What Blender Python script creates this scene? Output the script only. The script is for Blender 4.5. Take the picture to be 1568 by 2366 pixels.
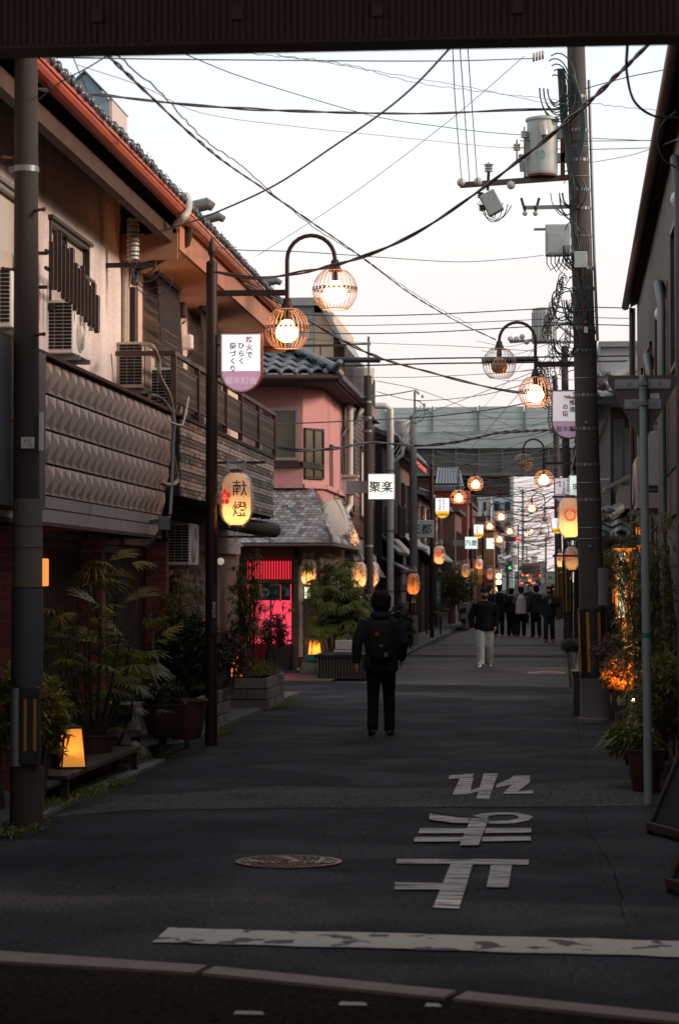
import bpy, bmesh, math, random
from mathutils import Vector, Matrix, noise
R = math.radians
rnd = random.Random(7)
sc = bpy.context.scene
for o in list(bpy.data.objects): bpy.data.objects.remove(o)
col = sc.collection

# ------------------------------------------------------------------ camera
F = 5586.0; CX = 784.0; CY = 1183.0; CAMH = 1.87
PITCH = math.atan(162.0 / F); YAW = math.atan(481.0 / F)
cam = bpy.data.cameras.new('camera'); camo = bpy.data.objects.new('camera', cam); col.objects.link(camo)
cam.sensor_fit = 'VERTICAL'; cam.sensor_height = 36.0; cam.lens = 36.0 * F / 2366.0
camo.location = (0, 0, CAMH); camo.rotation_euler = (math.pi/2 + PITCH, 0, YAW)
cam.clip_start = 0.2; cam.clip_end = 3000
cam.dof.use_dof = True; cam.dof.focus_distance = 34.0; cam.dof.aperture_fstop = 5.0
sc.camera = camo
sc.render.resolution_x = 678; sc.render.resolution_y = 1024
CM = (Matrix.Rotation(YAW, 3, 'Z') @ Matrix.Rotation(math.pi/2 + PITCH, 3, 'X'))
O = Vector((0, 0, CAMH))
def ray(u, v): return CM @ Vector(((u-CX)/F, -(v-CY)/F, -1.0))
def PX(u, v, X):
    d = ray(u, v); return O + d * (X / d.x)
def PY(u, v, Y):
    d = ray(u, v); return O + d * (Y / d.y)
def PZ(u, v, Z=0.0):
    d = ray(u, v); return O + d * ((Z - CAMH) / d.z)

# ------------------------------------------------------------------ world, sun, exposure
w = bpy.data.worlds.new('World'); sc.world = w; w.use_nodes = True
nt = w.node_tree; nt.nodes.clear()
out = nt.nodes.new('ShaderNodeOutputWorld')
SUN_EL, SUN_AZ = R(22), R(102)       # azimuth clockwise from +Y: the low sun stands to the right, a little behind
sky = nt.nodes.new('ShaderNodeTexSky'); sky.sky_type = 'NISHITA'; sky.sun_disc = False
sky.sun_elevation = R(6); sky.sun_rotation = SUN_AZ; sky.air_density = 1.4; sky.dust_density = 3.0
bg1 = nt.nodes.new('ShaderNodeBackground'); bg1.inputs[1].default_value = 0.05
nt.links.new(sky.outputs[0], bg1.inputs[0])
tc = nt.nodes.new('ShaderNodeTexCoord'); sx = nt.nodes.new('ShaderNodeSeparateXYZ')
nt.links.new(tc.outputs['Generated'], sx.inputs[0])
rp = nt.nodes.new('ShaderNodeValToRGB')
el = rp.color_ramp.elements
el[0].position = 0.0; el[0].color = (0.95, 0.79, 0.76, 1)
el[1].position = 1.0; el[1].color = (0.78, 0.80, 0.88, 1)
for p, c in ((0.04, (0.96, 0.84, 0.82)), (0.11, (0.93, 0.89, 0.91)), (0.21, (0.88, 0.92, 0.99)), (0.45, (0.88, 0.88, 0.93))):
    e = el.new(p); e.color = (*c, 1)
nt.links.new(sx.outputs[2], rp.inputs[0])
bg2 = nt.nodes.new('ShaderNodeBackground'); bg2.inputs[1].default_value = 0.93
wn_ = nt.nodes.new('ShaderNodeTexNoise'); wn_.inputs['Scale'].default_value = 2.2; wn_.inputs['Detail'].default_value = 5; wn_.inputs['Distortion'].default_value = .6
wmp = nt.nodes.new('ShaderNodeMapping'); wmp.inputs['Scale'].default_value = (1, 1, 5); nt.links.new(tc.outputs['Generated'], wmp.inputs[0]); nt.links.new(wmp.outputs[0], wn_.inputs['Vector'])
wmr = nt.nodes.new('ShaderNodeMapRange'); wmr.inputs[1].default_value = .3; wmr.inputs[2].default_value = .7; wmr.inputs[3].default_value = .955; wmr.inputs[4].default_value = 1.03
nt.links.new(wn_.outputs['Fac'], wmr.inputs[0])
whs = nt.nodes.new('ShaderNodeHueSaturation'); nt.links.new(rp.outputs[0], whs.inputs['Color']); nt.links.new(wmr.outputs[0], whs.inputs['Value'])
nt.links.new(whs.outputs[0], bg2.inputs[0])
add = nt.nodes.new('ShaderNodeAddShader')
nt.links.new(bg1.outputs[0], add.inputs[0]); nt.links.new(bg2.outputs[0], add.inputs[1]); nt.links.new(add.outputs[0], out.inputs[0])
sl = bpy.data.lights.new('sun', 'SUN'); sl.energy = 3.8; sl.color = (1.0, 0.80, 0.67); sl.angle = R(14)
so = bpy.data.objects.new('sun', sl); col.objects.link(so)
sd = Vector((math.sin(SUN_AZ)*math.cos(SUN_EL), math.cos(SUN_AZ)*math.cos(SUN_EL), math.sin(SUN_EL)))
so.rotation_euler = sd.to_track_quat('Z', 'Y').to_euler()
vs = sc.view_settings; vs.view_transform = 'Standard'; vs.look = 'None'; vs.exposure = 0.12; vs.gamma = 1.0; vs.use_curve_mapping = False
cy = sc.cycles; cy.max_bounces = 6; cy.diffuse_bounces = 3; cy.glossy_bounces = 3; cy.transmission_bounces = 4; cy.transparent_max_bounces = 10
cy.use_denoising = True; cy.sample_clamp_indirect = 2.5; cy.caustics_reflective = False; cy.caustics_refractive = False
try: cy.use_light_tree = True
except Exception: pass

# ------------------------------------------------------------------ materials
def lin(h):
    r = []
    for i in (0, 2, 4):
        c = int(h[i:i+2], 16) / 255.0
        r.append(c/12.92 if c <= .04045 else ((c+.055)/1.055)**2.4)
    return tuple(r)
MATS = {}
def mat(name, c, rough=.7, metal=0.0, var=.25, scale=3.0, c2=None, streak=False, bump=0.0, bscale=60.0, spec=.5,
        emit=None, es=0.0, trans=0.0, fine=None, dirt=None, dscale=1.2, dthr=.55, dw=.12):
    if name in MATS: return MATS[name]
    m = bpy.data.materials.new(name); m.use_nodes = True; t = m.node_tree; N = t.nodes; L = t.links
    b = N['Principled BSDF']
    if isinstance(c, str): c = lin(c)
    if c2 is None: c2 = tuple(x * (1 - var) for x in c)
    elif isinstance(c2, str): c2 = lin(c2)
    b.inputs['Roughness'].default_value = rough; b.inputs['Metallic'].default_value = metal
    b.inputs['Specular IOR Level'].default_value = spec
    co = N.new('ShaderNodeTexCoord'); mp = N.new('ShaderNodeMapping')
    L.new(co.outputs['Object'], mp.inputs[0])
    if streak: mp.inputs['Scale'].default_value = (1, 1, .12)
    n = N.new('ShaderNodeTexNoise'); n.inputs['Scale'].default_value = scale; n.inputs['Detail'].default_value = 6; n.inputs['Roughness'].default_value = .65
    L.new(mp.outputs[0], n.inputs['Vector'])
    r = N.new('ShaderNodeValToRGB'); r.color_ramp.elements[0].position = .32; r.color_ramp.elements[1].position = .68
    r.color_ramp.elements[0].color = (*c2, 1); r.color_ramp.elements[1].color = (*c, 1)
    L.new(n.outputs['Fac'], r.inputs[0]); cs = r.outputs[0]
    if dirt is not None:
        n2 = N.new('ShaderNodeTexNoise'); n2.inputs['Scale'].default_value = dscale; n2.inputs['Detail'].default_value = 8
        L.new(mp.outputs[0], n2.inputs['Vector'])
        r2 = N.new('ShaderNodeValToRGB'); r2.color_ramp.elements[0].position = dthr; r2.color_ramp.elements[1].position = dthr + dw
        r2.color_ramp.elements[0].color = (0, 0, 0, 1); r2.color_ramp.elements[1].color = (1, 1, 1, 1)
        L.new(n2.outputs['Fac'], r2.inputs[0])
        mx = N.new('ShaderNodeMixRGB'); L.new(r2.outputs[0], mx.inputs[0]); L.new(cs, mx.inputs[1])
        d = lin(dirt) if isinstance(dirt, str) else dirt
        mx.inputs[2].default_value = (*d, 1); cs = mx.outputs[0]
    if fine:
        n3 = N.new('ShaderNodeTexNoise'); n3.inputs['Scale'].default_value = fine[0]; n3.inputs['Detail'].default_value = 2
        L.new(co.outputs['Object'], n3.inputs['Vector'])
        mr = N.new('ShaderNodeMapRange'); mr.inputs[1].default_value = .3; mr.inputs[2].default_value = .7
        mr.inputs[3].default_value = 1 - fine[1]; mr.inputs[4].default_value = 1 + fine[1]
        L.new(n3.outputs['Fac'], mr.inputs[0])
        hs = N.new('ShaderNodeHueSaturation'); L.new(cs, hs.inputs['Color']); L.new(mr.outputs[0], hs.inputs['Value']); cs = hs.outputs[0]
    L.new(cs, b.inputs['Base Color'])
    if bump:
        nb = N.new('ShaderNodeTexNoise'); nb.inputs['Scale'].default_value = bscale; nb.inputs['Detail'].default_value = 4
        L.new(mp.outputs[0] if streak else co.outputs['Object'], nb.inputs['Vector'])
        bp = N.new('ShaderNodeBump'); bp.inputs['Strength'].default_value = bump; bp.inputs['Distance'].default_value = .01
        L.new(nb.outputs['Fac'], bp.inputs['Height']); L.new(bp.outputs[0], b.inputs['Normal'])
    if emit is not None:
        b.inputs['Emission Color'].default_value = (*(lin(emit) if isinstance(emit, str) else emit), 1); b.inputs['Emission Strength'].default_value = es
    if trans:
        tr = N.new('ShaderNodeBsdfTranslucent'); L.new(cs, tr.inputs[0])
        ms = N.new('ShaderNodeMixShader'); ms.inputs[0].default_value = trans
        L.new(b.outputs[0], ms.inputs[1]); L.new(tr.outputs[0], ms.inputs[2]); L.new(ms.outputs[0], N['Material Output'].inputs[0])
    MATS[name] = m; return m

# ------------------------------------------------------------------ mesh builder
class MB:
    def __init__(s): s.v = []; s.f = []; s.mi = []; s.m = 0
    def add(s, vs_, fs):
        k = len(s.v); s.v += [tuple(v) for v in vs_]; s.f += [tuple(i+k for i in f) for f in fs]; s.mi += [s.m]*len(fs); return s
    def box(s, a, b, rz=0, M=None):
        x0, y0, z0 = a; x1, y1, z1 = b
        x0, x1 = min(x0, x1), max(x0, x1); y0, y1 = min(y0, y1), max(y0, y1); z0, z1 = min(z0, z1), max(z0, z1)
        vv = [Vector(p) for p in ((x0,y0,z0),(x1,y0,z0),(x1,y1,z0),(x0,y1,z0),(x0,y0,z1),(x1,y0,z1),(x1,y1,z1),(x0,y1,z1))]
        if rz:
            c = Vector(((x0+x1)/2, (y0+y1)/2, 0)); Q = Matrix.Rotation(rz, 3, 'Z'); vv = [Q @ (p-c) + c for p in vv]
        if M is not None: vv = [M @ p for p in vv]
        return s.add(vv, [(0,3,2,1),(4,5,6,7),(0,1,5,4),(1,2,6,5),(2,3,7,6),(3,0,4,7)])
    def bar(s, p, q, wx, wy=None):
        p = Vector(p); q = Vector(q); d = (q-p).normalized(); wy = wy or wx
        u = d.cross(Vector((0,0,1)));
        if u.length < 1e-3: u = Vector((1,0,0))
        u.normalize(); t = u.cross(d).normalized()
        vv = []
        for e in (p, q):
            for a, b in ((-1,-1),(1,-1),(1,1),(-1,1)): vv.append(e + u*a*wx/2 + t*b*wy/2)
        return s.add(vv, [(0,3,2,1),(4,5,6,7),(0,1,5,4),(1,2,6,5),(2,3,7,6),(3,0,4,7)])
    def tube(s, pts, r, n=8, cap=True, closed=False, sq=1.0):
        pts = [Vector(p) for p in pts]; m = len(pts); rr = r if isinstance(r, (list, tuple)) else [r]*m
        vv = []; pu = None
        for i, p in enumerate(pts):
            a = pts[i-1] if (i > 0 or closed) else p; b = pts[(i+1) % m] if (i < m-1 or closed) else p
            d = (b-a).normalized() if (b-a).length > 1e-9 else Vector((0,0,1))
            if pu is None:
                u = d.orthogonal().normalized()
                if abs(d.z) > .9: u = (Vector((1,0,0)) - d*d.x).normalized()
            else:
                u = pu - d*pu.dot(d); u = u.normalized() if u.length > 1e-6 else d.orthogonal().normalized()
            pu = u; t = d.cross(u)
            for k in range(n):
                an = 2*math.pi*k/n; vv.append(p + (u*math.cos(an) + t*math.sin(an)*sq)*rr[i])
        fs = []
        for i in range(m if closed else m-1):
            j = (i+1) % m
            for k in range(n): fs.append((i*n+k, i*n+(k+1)%n, j*n+(k+1)%n, j*n+k))
        if cap and not closed: fs += [tuple(reversed(range(n))), tuple(range((m-1)*n, m*n))]
        return s.add(vv, fs)
    def lathe(s, prof, c=(0,0,0), n=16, sx=1, sy=1, cap=True):
        vv = []; c = Vector(c)
        for r, z in prof:
            for k in range(n):
                a = 2*math.pi*k/n; vv.append(c + Vector((r*math.cos(a)*sx, r*math.sin(a)*sy, z)))
        m = len(prof); fs = []
        for i in range(m-1):
            for k in range(n): fs.append((i*n+k, i*n+(k+1)%n, (i+1)*n+(k+1)%n, (i+1)*n+k))
        if cap: fs += [tuple(reversed(range(n))), tuple(range((m-1)*n, m*n))]
        return s.add(vv, fs)
    def sph(s, c, r, n=12, k=8):
        r = r if isinstance(r, (tuple, list)) else (r, r, r)
        pr = [(max(.001, math.sin(math.pi*i/k)), -math.cos(math.pi*i/k)) for i in range(k+1)]
        vv = []
        for a, z in pr:
            for j in range(n):
                t = 2*math.pi*j/n; vv.append((c[0]+a*math.cos(t)*r[0], c[1]+a*math.sin(t)*r[1], c[2]+z*r[2]))
        fs = []
        for i in range(k):
            for j in range(n): fs.append((i*n+j, i*n+(j+1)%n, (i+1)*n+(j+1)%n, (i+1)*n+j))
        return s.add(vv, fs)
    def poly(s, pts, thick=None, n=None):
        """a flat outline; with thick it becomes a slab of that thickness along n (or its own normal)"""
        pts = [Vector(p) for p in pts]; k = len(pts)
        if thick is None: return s.add(pts, [tuple(range(k))])
        if n is None:
            n = Vector((0,0,0))
            for i in range(k): n += (pts[i]-pts[0]).cross(pts[(i+1)%k]-pts[0])
            n.normalize()
        n = Vector(n)*thick
        vv = pts + [p+n for p in pts]
        return s.add(vv, [tuple(reversed(range(k))), tuple(range(k, 2*k))] + [(i, (i+1)%k, k+(i+1)%k, k+i) for i in range(k)])
    def mesh(s, name, mats, smooth=False, fixn=False):
        me = bpy.data.meshes.new(name); me.from_pydata(s.v, [], s.f)
        for m_ in (mats if isinstance(mats, (list, tuple)) else [mats]): me.materials.append(m_)
        if isinstance(mats, (list, tuple)) and len(mats) > 1: me.polygons.foreach_set('material_index', s.mi)
        if fixn:
            bm = bmesh.new(); bm.from_mesh(me); bmesh.ops.recalc_face_normals(bm, faces=bm.faces); bm.to_mesh(me); bm.free()
        if smooth: me.polygons.foreach_set('use_smooth', [True]*len(me.polygons))
        me.update(); return me

WB = {}
def meshobj(name, me, parent=None, loc=None, rot=None, M=None):
    o = bpy.data.objects.new(name, me); col.objects.link(o)
    if parent is not None:
        o.parent = parent
        if parent.name in WB: o.location = -Vector(WB[parent.name])
    if M is not None:
        if parent is not None and parent.name in WB: M = Matrix.Translation(-Vector(WB[parent.name])) @ M
        o.matrix_local = M
    if loc is not None: o.location = loc
    if rot is not None: o.rotation_euler = rot
    return o
def part(name, mb, m, parent=None, smooth=False, bevel=0, label=None, fixn=False, kind=None, auto=None, loc=None):
    me = mb.mesh(name, m, smooth or bool(auto), fixn)
    if auto:
        try: me.set_sharp_from_angle(angle=R(auto))
        except Exception: pass
    o = meshobj(name, me, parent)
    if loc is not None: o.location = loc
    if bevel:
        b = o.modifiers.new('bevel', 'BEVEL'); b.width = bevel; b.segments = 2; b.limit_method = 'ANGLE'
    if label: o['label'] = label
    if kind: o['kind'] = kind
    return o
def tag(o, label, cat, group=None):
    o['label'] = label; o['category'] = cat
    if group: o['group'] = group
    return o
def thing(name, label, cat, loc=(0,0,0), rz=0, group=None, world=False):
    o = bpy.data.objects.new(name, None); col.objects.link(o); o.location = loc; o.rotation_euler = (0,0,rz)
    o.empty_display_size = .2
    if world: WB[o.name] = tuple(loc)
    return tag(o, label, cat, group)
def struct(name, mb, m, smooth=False, fixn=False):
    o = part(name, mb, m, None, smooth, fixn=fixn); o['kind'] = 'structure'; return o
def copy_tree(o, loc=None, rz=None, label=None, parent=None):
    c = o.copy(); col.objects.link(c)
    if parent is not None: c.parent = parent
    if loc is not None: c.location = loc
    if rz is not None: c.rotation_euler = (0,0,rz)
    if label: c['label'] = label
    for ch in list(o.children): copy_tree(ch, parent=c)
    return c
def plight(parent, loc, energy, colr, rad=.05, name='bulb_light'):
    l = bpy.data.lights.new(name, 'POINT'); l.energy = energy; l.color = colr; l.shadow_soft_size = rad
    o = bpy.data.objects.new(name, l); col.objects.link(o)
    if parent is not None: o.parent = parent
    o.location = loc; return o

_TX = {}
def text_mesh(s, size, m, ext=.0015, bold=0.0):
    """lettering lies in the XZ plane facing -Y, centred on the origin"""
    k = (s, size, m.name, bold)
    if k in _TX: return _TX[k]
    cu = bpy.data.curves.new('lettering', 'FONT'); cu.body = s; cu.size = size; cu.align_x = 'CENTER'; cu.align_y = 'CENTER'
    cu.extrude = ext; cu.offset = bold; cu.resolution_u = 3; cu.space_line = .92
    t = bpy.data.objects.new('lettering', cu); col.objects.link(t)
    bpy.context.view_layer.update()
    me = bpy.data.meshes.new_from_object(t.evaluated_get(bpy.context.evaluated_depsgraph_get()))
    bpy.data.objects.remove(t); bpy.data.curves.remove(cu)
    xs = [v.co.x for v in me.vertices]; ys = [v.co.y for v in me.vertices]
    c = Vector(((min(xs)+max(xs))/2, (min(ys)+max(ys))/2, 0)) if xs else Vector()
    me.transform(Matrix.Rotation(math.pi/2, 4, 'X') @ Matrix.Translation(-c))
    me.materials.clear(); me.materials.append(m); _TX[k] = me; return me
def lettering(s, size, m, parent, loc, rz=0, bold=0.0, vertical=False, tilt=0):
    if vertical: s = '\n'.join(s)
    o = meshobj('lettering', text_mesh(s, size, m, bold=bold), parent)
    b = -Vector(WB[parent.name]) if parent.name in WB else Vector()
    o.location = Vector(loc) + b; o.rotation_euler = (0, tilt, rz); return o

def tiles(name, parent, P0, P1, P2, P3, rows, tw, mats, gap=.006, th=.012, bond=.5, limit=300, th_j=.004, start=0, skip=None, tilt=0.0):
    """rows of tiles on the quad P0-P1 (bottom) / P3-P2 (top); the first `limit` are single parts, the rest one part"""
    P0, P1, P2, P3 = map(Vector, (P0, P1, P2, P3))
    n = (P1-P0).cross(P3-P0).normalized()
    meshes = {}; cnt = 0; rest = MB(); items = []
    for r in range(rows):
        a, b = r/rows, (r+1)/rows
        A0 = P0.lerp(P3, a); A1 = P1.lerp(P2, a); B0 = P0.lerp(P3, b); B1 = P1.lerp(P2, b)
        Lr = (A1-A0).length; k = max(1, round(Lr/tw)); off = bond*(r % 2)
        edges = [0.0] + [(i+off)/k for i in range(0 if off else 1, k + 1) if 0 < (i+off)/k < .999] + [1.0]
        for i in range(len(edges)-1):
            if skip and skip(r, i, (edges[i]+edges[i+1])/2): continue
            items.append((A0, A1, B0, B1, edges[i], edges[i+1]))
    step = 1
    for q, (A0, A1, B0, B1, e0, e1) in enumerate(items):
        a = A0.lerp(A1, e0); b = A0.lerp(A1, e1); c = B0.lerp(B1, e1); d = B0.lerp(B1, e0)
        m_ = mats[rnd.randrange(len(mats))]
        u = (b-a); hh = (d-a)
        if cnt < limit:
            wq = round(u.length, 2); key = (m_.name, wq)
            if key not in meshes:
                t = MB(); t.box((gap/2, gap/2, 0), (max(wq, gap*1.5)-gap/2, hh.length-gap/2, th)); meshes[key] = t.mesh(name, m_)
            x = u.normalized(); y = (hh - x*hh.dot(x)).normalized(); z = x.cross(y)
            M = Matrix((x, y, z)).transposed().to_4x4(); M.translation = a + n*rnd.uniform(0, th_j)
            if wq > 0: M = M @ Matrix.Rotation(R(rnd.gauss(0,tilt)),4,'X') @ Matrix.Rotation(R(rnd.gauss(0,tilt)),4,'Y') @ Matrix.Diagonal((u.length/wq, 1, 1, 1))
            meshobj(name, meshes[key], parent, M=M); cnt += 1
        else:
            ux = u.normalized()*gap/2; hy = hh.normalized()*gap/2; o_ = n*rnd.uniform(0, th_j)
            rest.m = mats.index(m_)
            t1, t2 = n*rnd.gauss(0,1)*(d-a).length*math.tan(R(tilt+.001)), n*rnd.gauss(0,1)*u.length*math.tan(R(tilt+.001)); rest.poly([a+ux+hy+o_, b-ux+hy+o_+t2, c-ux-hy+o_+t1+t2, d+ux-hy+o_+t1], th, n)
    if rest.v: part(name + '_field', rest, list(mats), parent, kind='stuff')
# ------------------------------------------------------------------ shared materials
asph = mat('asphalt', (.040,.0405,.045), rough=.85, var=.5, scale=.9, bump=1.0, bscale=60, fine=(34,.5), spec=.03, dirt=(.049,.049,.052), dscale=.8, dthr=.5)
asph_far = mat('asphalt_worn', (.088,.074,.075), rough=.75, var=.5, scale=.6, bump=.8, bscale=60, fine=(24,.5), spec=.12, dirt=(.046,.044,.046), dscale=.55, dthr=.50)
conc_strip = mat('concrete_patch', (.092,.089,.085), rough=.85, var=.3, scale=1.6, bump=.6, bscale=80, fine=(26,.5), spec=.0)
brown_asph = mat('brown_asphalt', (.034,.025,.022), rough=.9, var=.3, scale=2, bump=.5, bscale=80, fine=(30,.5), spec=.0)
kerb_m = mat('kerb_stone', (.24,.17,.16), rough=.85, var=.25, scale=6, bump=.4, bscale=90, dirt=(.12,.1,.09), dscale=5, dthr=.6)
stucco = mat('tan_stucco', 'dccbc3', rough=.92, var=.36, scale=1.3, streak=True, bump=.8, bscale=55, fine=(38,.16), dirt='9c8072', dscale=1.0, dthr=.60)
stucco2 = mat('peach_stucco', 'd6b7a6', rough=.92, var=.22, scale=1.0, streak=True, bump=.6, bscale=60, fine=(45,.1), dirt='b08d7a', dscale=1.3, dthr=.62)
soffit_m = mat('soffit_boards', '6a574a', rough=.85, var=.3, scale=4)
darkwood = mat('dark_wood', '33241d', rough=.8, var=.4, scale=8, streak=True, bump=.3, bscale=40)
brownmetal = mat('brown_metal', '35221f', rough=.45, var=.25, scale=5, metal=.2, fine=(60,.15))
gut_red = mat('gutter_red', 'bb523b', rough=.5, var=.25, scale=3, dirt='7a3a2a', dscale=3, dthr=.6)
gut_salmon = mat('gutter_salmon', 'b47a64', rough=.5, var=.25, scale=4)
kawara = mat('kawara', '3d4247', rough=.42, var=.4, scale=7, fine=(30,.2), spec=.6)
kawara2 = mat('kawara_pale', '5b6062', rough=.48, var=.35, scale=6, fine=(30,.2), spec=.6)
kawara_b = mat('kawara_blue', '46535a', rough=.4, var=.35, scale=6)
alum = mat('aluminium', '8f877c', rough=.4, metal=.5, var=.15)
alum_d = mat('dark_aluminium', '3d3530', rough=.45, metal=.3, var=.2)
frost = mat('frosted_glass', 'b8aa9a', rough=.35, var=.2, scale=2.5, spec=.6)
glassd = mat('dark_glass', '2b2e30', rough=.06, var=.3, scale=1.5, spec=1.0)
curtain = mat('curtain_glass', '57503e', rough=.25, var=.35, scale=5, streak=True, spec=.8)
panel_m = mat('embossed_steel', 'd4bcb2', rough=.42, metal=.1, var=.22, scale=2.5, dirt='6e4a3a', dscale=1.7, dthr=.63)
panel_p = mat('plain_steel', 'bdb3b0', rough=.45, metal=.05, var=.2, scale=2.0, streak=True, dirt='5a3a2c', dscale=2.2, dthr=.62)
rust = mat('rust', '5a2f1c', rough=.9, var=.5, scale=12)
black = mat('black_gap', (.006,.006,.006), rough=.95, var=.1)
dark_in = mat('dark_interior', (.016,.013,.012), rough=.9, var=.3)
brick_r = [mat('brick_red_'+c, h, rough=.55, var=.3, scale=9) for c, h in (('a','93403a'),('b','7f3732'),('c','a04a42'))]
mortar_w = mat('mortar_pale', 'a39a92', rough=.9, var=.25, scale=12)
mortar = mat('mortar', 'a09890', rough=.95, var=.3, scale=12)
mortar_d = mat('mortar_dark', '2c2725', rough=.95, var=.3, scale=12)
tanstrip = [mat('strip_tile_'+c, h, rough=.8, var=.18, scale=14) for c, h in (('a','8a7a6d'),('b','cdb9ad'),('c','bfab9f'),('d','7f7063'))]
grey_tile = [mat('awning_tile_'+c, h, rough=rr, var=.15, scale=10, spec=.8) for c, h, rr in
             (('a','908e90',.30),('b','7a7678',.26),('c','9aa1a4',.28),('d','636468',.2),('e','857c7c',.3))]
glaze = [mat('glazed_tile_'+c, h, rough=.1, var=.3, scale=4, spec=1.0) for c, h in (('a','5a4b40'),('b','42383a'),('c','6a5a48'),('d','30323a'))]
brick_b = [mat('brown_brick_'+c, h, rough=.3, var=.3, scale=6, spec=.8) for c, h in (('a','4a231d'),('b','381c19'),('c','5c2a20'),('d','2b1917'))]
pink = mat('pink_stucco', 'bb8481', rough=.9, var=.18, scale=1.1, streak=True, bump=.7, bscale=60, fine=(40,.1), dirt='a06c69', dscale=1.4, dthr=.6)
white_paint = mat('white_paint', 'c9c4bc', rough=.5, var=.1)
pvc = mat('pvc_white', 'b5b0a8', rough=.4, var=.15, scale=4)
pvc_b = mat('beige_hose', 'a49285', rough=.6, var=.3, scale=8)
acm = mat('ac_case', 'dad2cb', rough=.4, var=.08, scale=3)
conc_pole = mat('concrete_pole', '4b4642', rough=.9, var=.3, scale=3, streak=True, bump=.5, bscale=80, dirt='5f4030', dscale=1.2, dthr=.66)
conc_pole_d = mat('concrete_pole_dark', '37302c', rough=.9, var=.35, scale=3, streak=True, bump=.5, bscale=80, dirt='54382a', dscale=1.0, dthr=.62)
conc_pole_l = mat('concrete_pole_pale', '77726d', rough=.85, var=.2, scale=3, streak=True, bump=.3, bscale=80)
galv = mat('galvanised', '7d8182', rough=.45, metal=.5, var=.2, scale=8)
blackm = mat('black_rubber', (.012,.012,.013), rough=.5, var=.2)
yel = mat('hazard_yellow', 'b07a1e', rough=.5, var=.25, scale=6)

# ------------------------------------------------------------------ ground
g = MB()
ys = [-30, 0, 6, 10, 14, 18, 22, 26, 30, 36, 44, 54, 66, 80, 100, 130, 160, 200, 250, 330, 500, 900]
def gz(y): return 0.0 if y < 130 else (min(y, 330)-130)/200*1.55 + (max(0, min(y, 600)-330))/270*.3
xs = [-300, -60, -20, -8, -6, -4, -3, -2, -1, 0, 1, 2, 4, 10, 30, 100, 300]
for y in ys:
    for x in xs: g.v.append((x, y, gz(y)))
for j in range(len(ys)-1):
    for i in range(len(xs)-1):
        a = j*len(xs)+i; g.f.append((a, a+1, a+len(xs)+1, a+len(xs))); g.mi.append(0)
struct('road', g, asph)
def gpoly(pts, z): return [PZ(u, v, z) for u, v in pts]
# paler repair strip across the street, worn darker and paler patches further up
g = MB(); g.poly(gpoly([(100,1889),(300,1872),(700,1866),(900,1866),(1280,1864),(1500,1862),(1500,1798),(1200,1812),(900,1822),(640,1816),(330,1838)], .004))
struct('concrete_strip', g, conc_strip)
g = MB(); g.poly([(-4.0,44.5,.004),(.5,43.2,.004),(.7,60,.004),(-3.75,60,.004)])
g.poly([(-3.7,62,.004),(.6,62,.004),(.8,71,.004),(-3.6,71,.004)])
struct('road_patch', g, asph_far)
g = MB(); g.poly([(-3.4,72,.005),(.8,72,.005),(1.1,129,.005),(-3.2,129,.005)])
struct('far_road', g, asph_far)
g = MB()
e = [PZ(0,2212), PZ(480,2242), PZ(1060,2300), PZ(1568,2355)]
g.poly([(e[0].x-6, e[0].y+.35,.004), (e[0].x,e[0].y,.004),(e[1].x,e[1].y,.004),(e[2].x,e[2].y,.004),(e[3].x,e[3].y,.004),(e[3].x+6,e[3].y-.4,.004),(8,-6,.004),(-10,-6,.004)])
struct('brown_pavement', g, brown_asph)
# pavement apron before the houses on the left, channel strip and red tiles
g = MB(); g.box((-9, 12, -.05), (-4.12, 40, .05)); struct('left_pavement', g, mat('pavement_concrete', (.075,.07,.066), rough=.9, var=.4, scale=3, bump=.5, bscale=80))
g = MB(); g.box((-4.11, 18.2, -.02), (-3.97, 25.0, .03)); struct('gutter_kerb', g, mat('old_kerb', (.17,.17,.165), rough=.85, var=.5, scale=9))
g = MB()
for k in range(9): g.box((-4.5, 21.9+k*.33, .05), (-4.13, 22.2+k*.33, .062))
struct('red_pavement_tiles', g, mat('red_floor_tile', '4c2620', rough=.6, var=.3, scale=7))
g = MB(); g.box((-9, 44.6, -.02), (-4.0, 70, .05)); struct('pink_house_pavement', g, mat('reddish_slab', (.11,.07,.066), rough=.55, var=.4, scale=3))
g = MB(); g.box((.55, 36, -.02), (3.0, 128, .06)); struct('right_pavement', g, MATS['pavement_concrete'])
g = MB(); g.box((-6.5, 57, -.02), (-3.55, 128, .07)); struct('left_far_pavement', g, MATS['pavement_concrete'])
# low kerb stones across the foot of the picture
kt = thing('kerb', 'row of worn pinkish kerb stones crossing the foot of the street', 'kerb', (0, 10.5, 0), world=True)
segs = [((-60,2192),(478,2230),(448,2246),(-60,2216)), ((498,2232),(1052,2288),(1022,2304),(466,2247)), ((1078,2290),(1700,2356),(1700,2374),(1046,2306))]
for s_ in segs:
    m_ = MB(); m_.poly([p for p in gpoly(list(reversed(s_)), .02)], -.018, (0,0,1)); part('kerb_stone', m_, kerb_m, kt, fixn=True)
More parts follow.
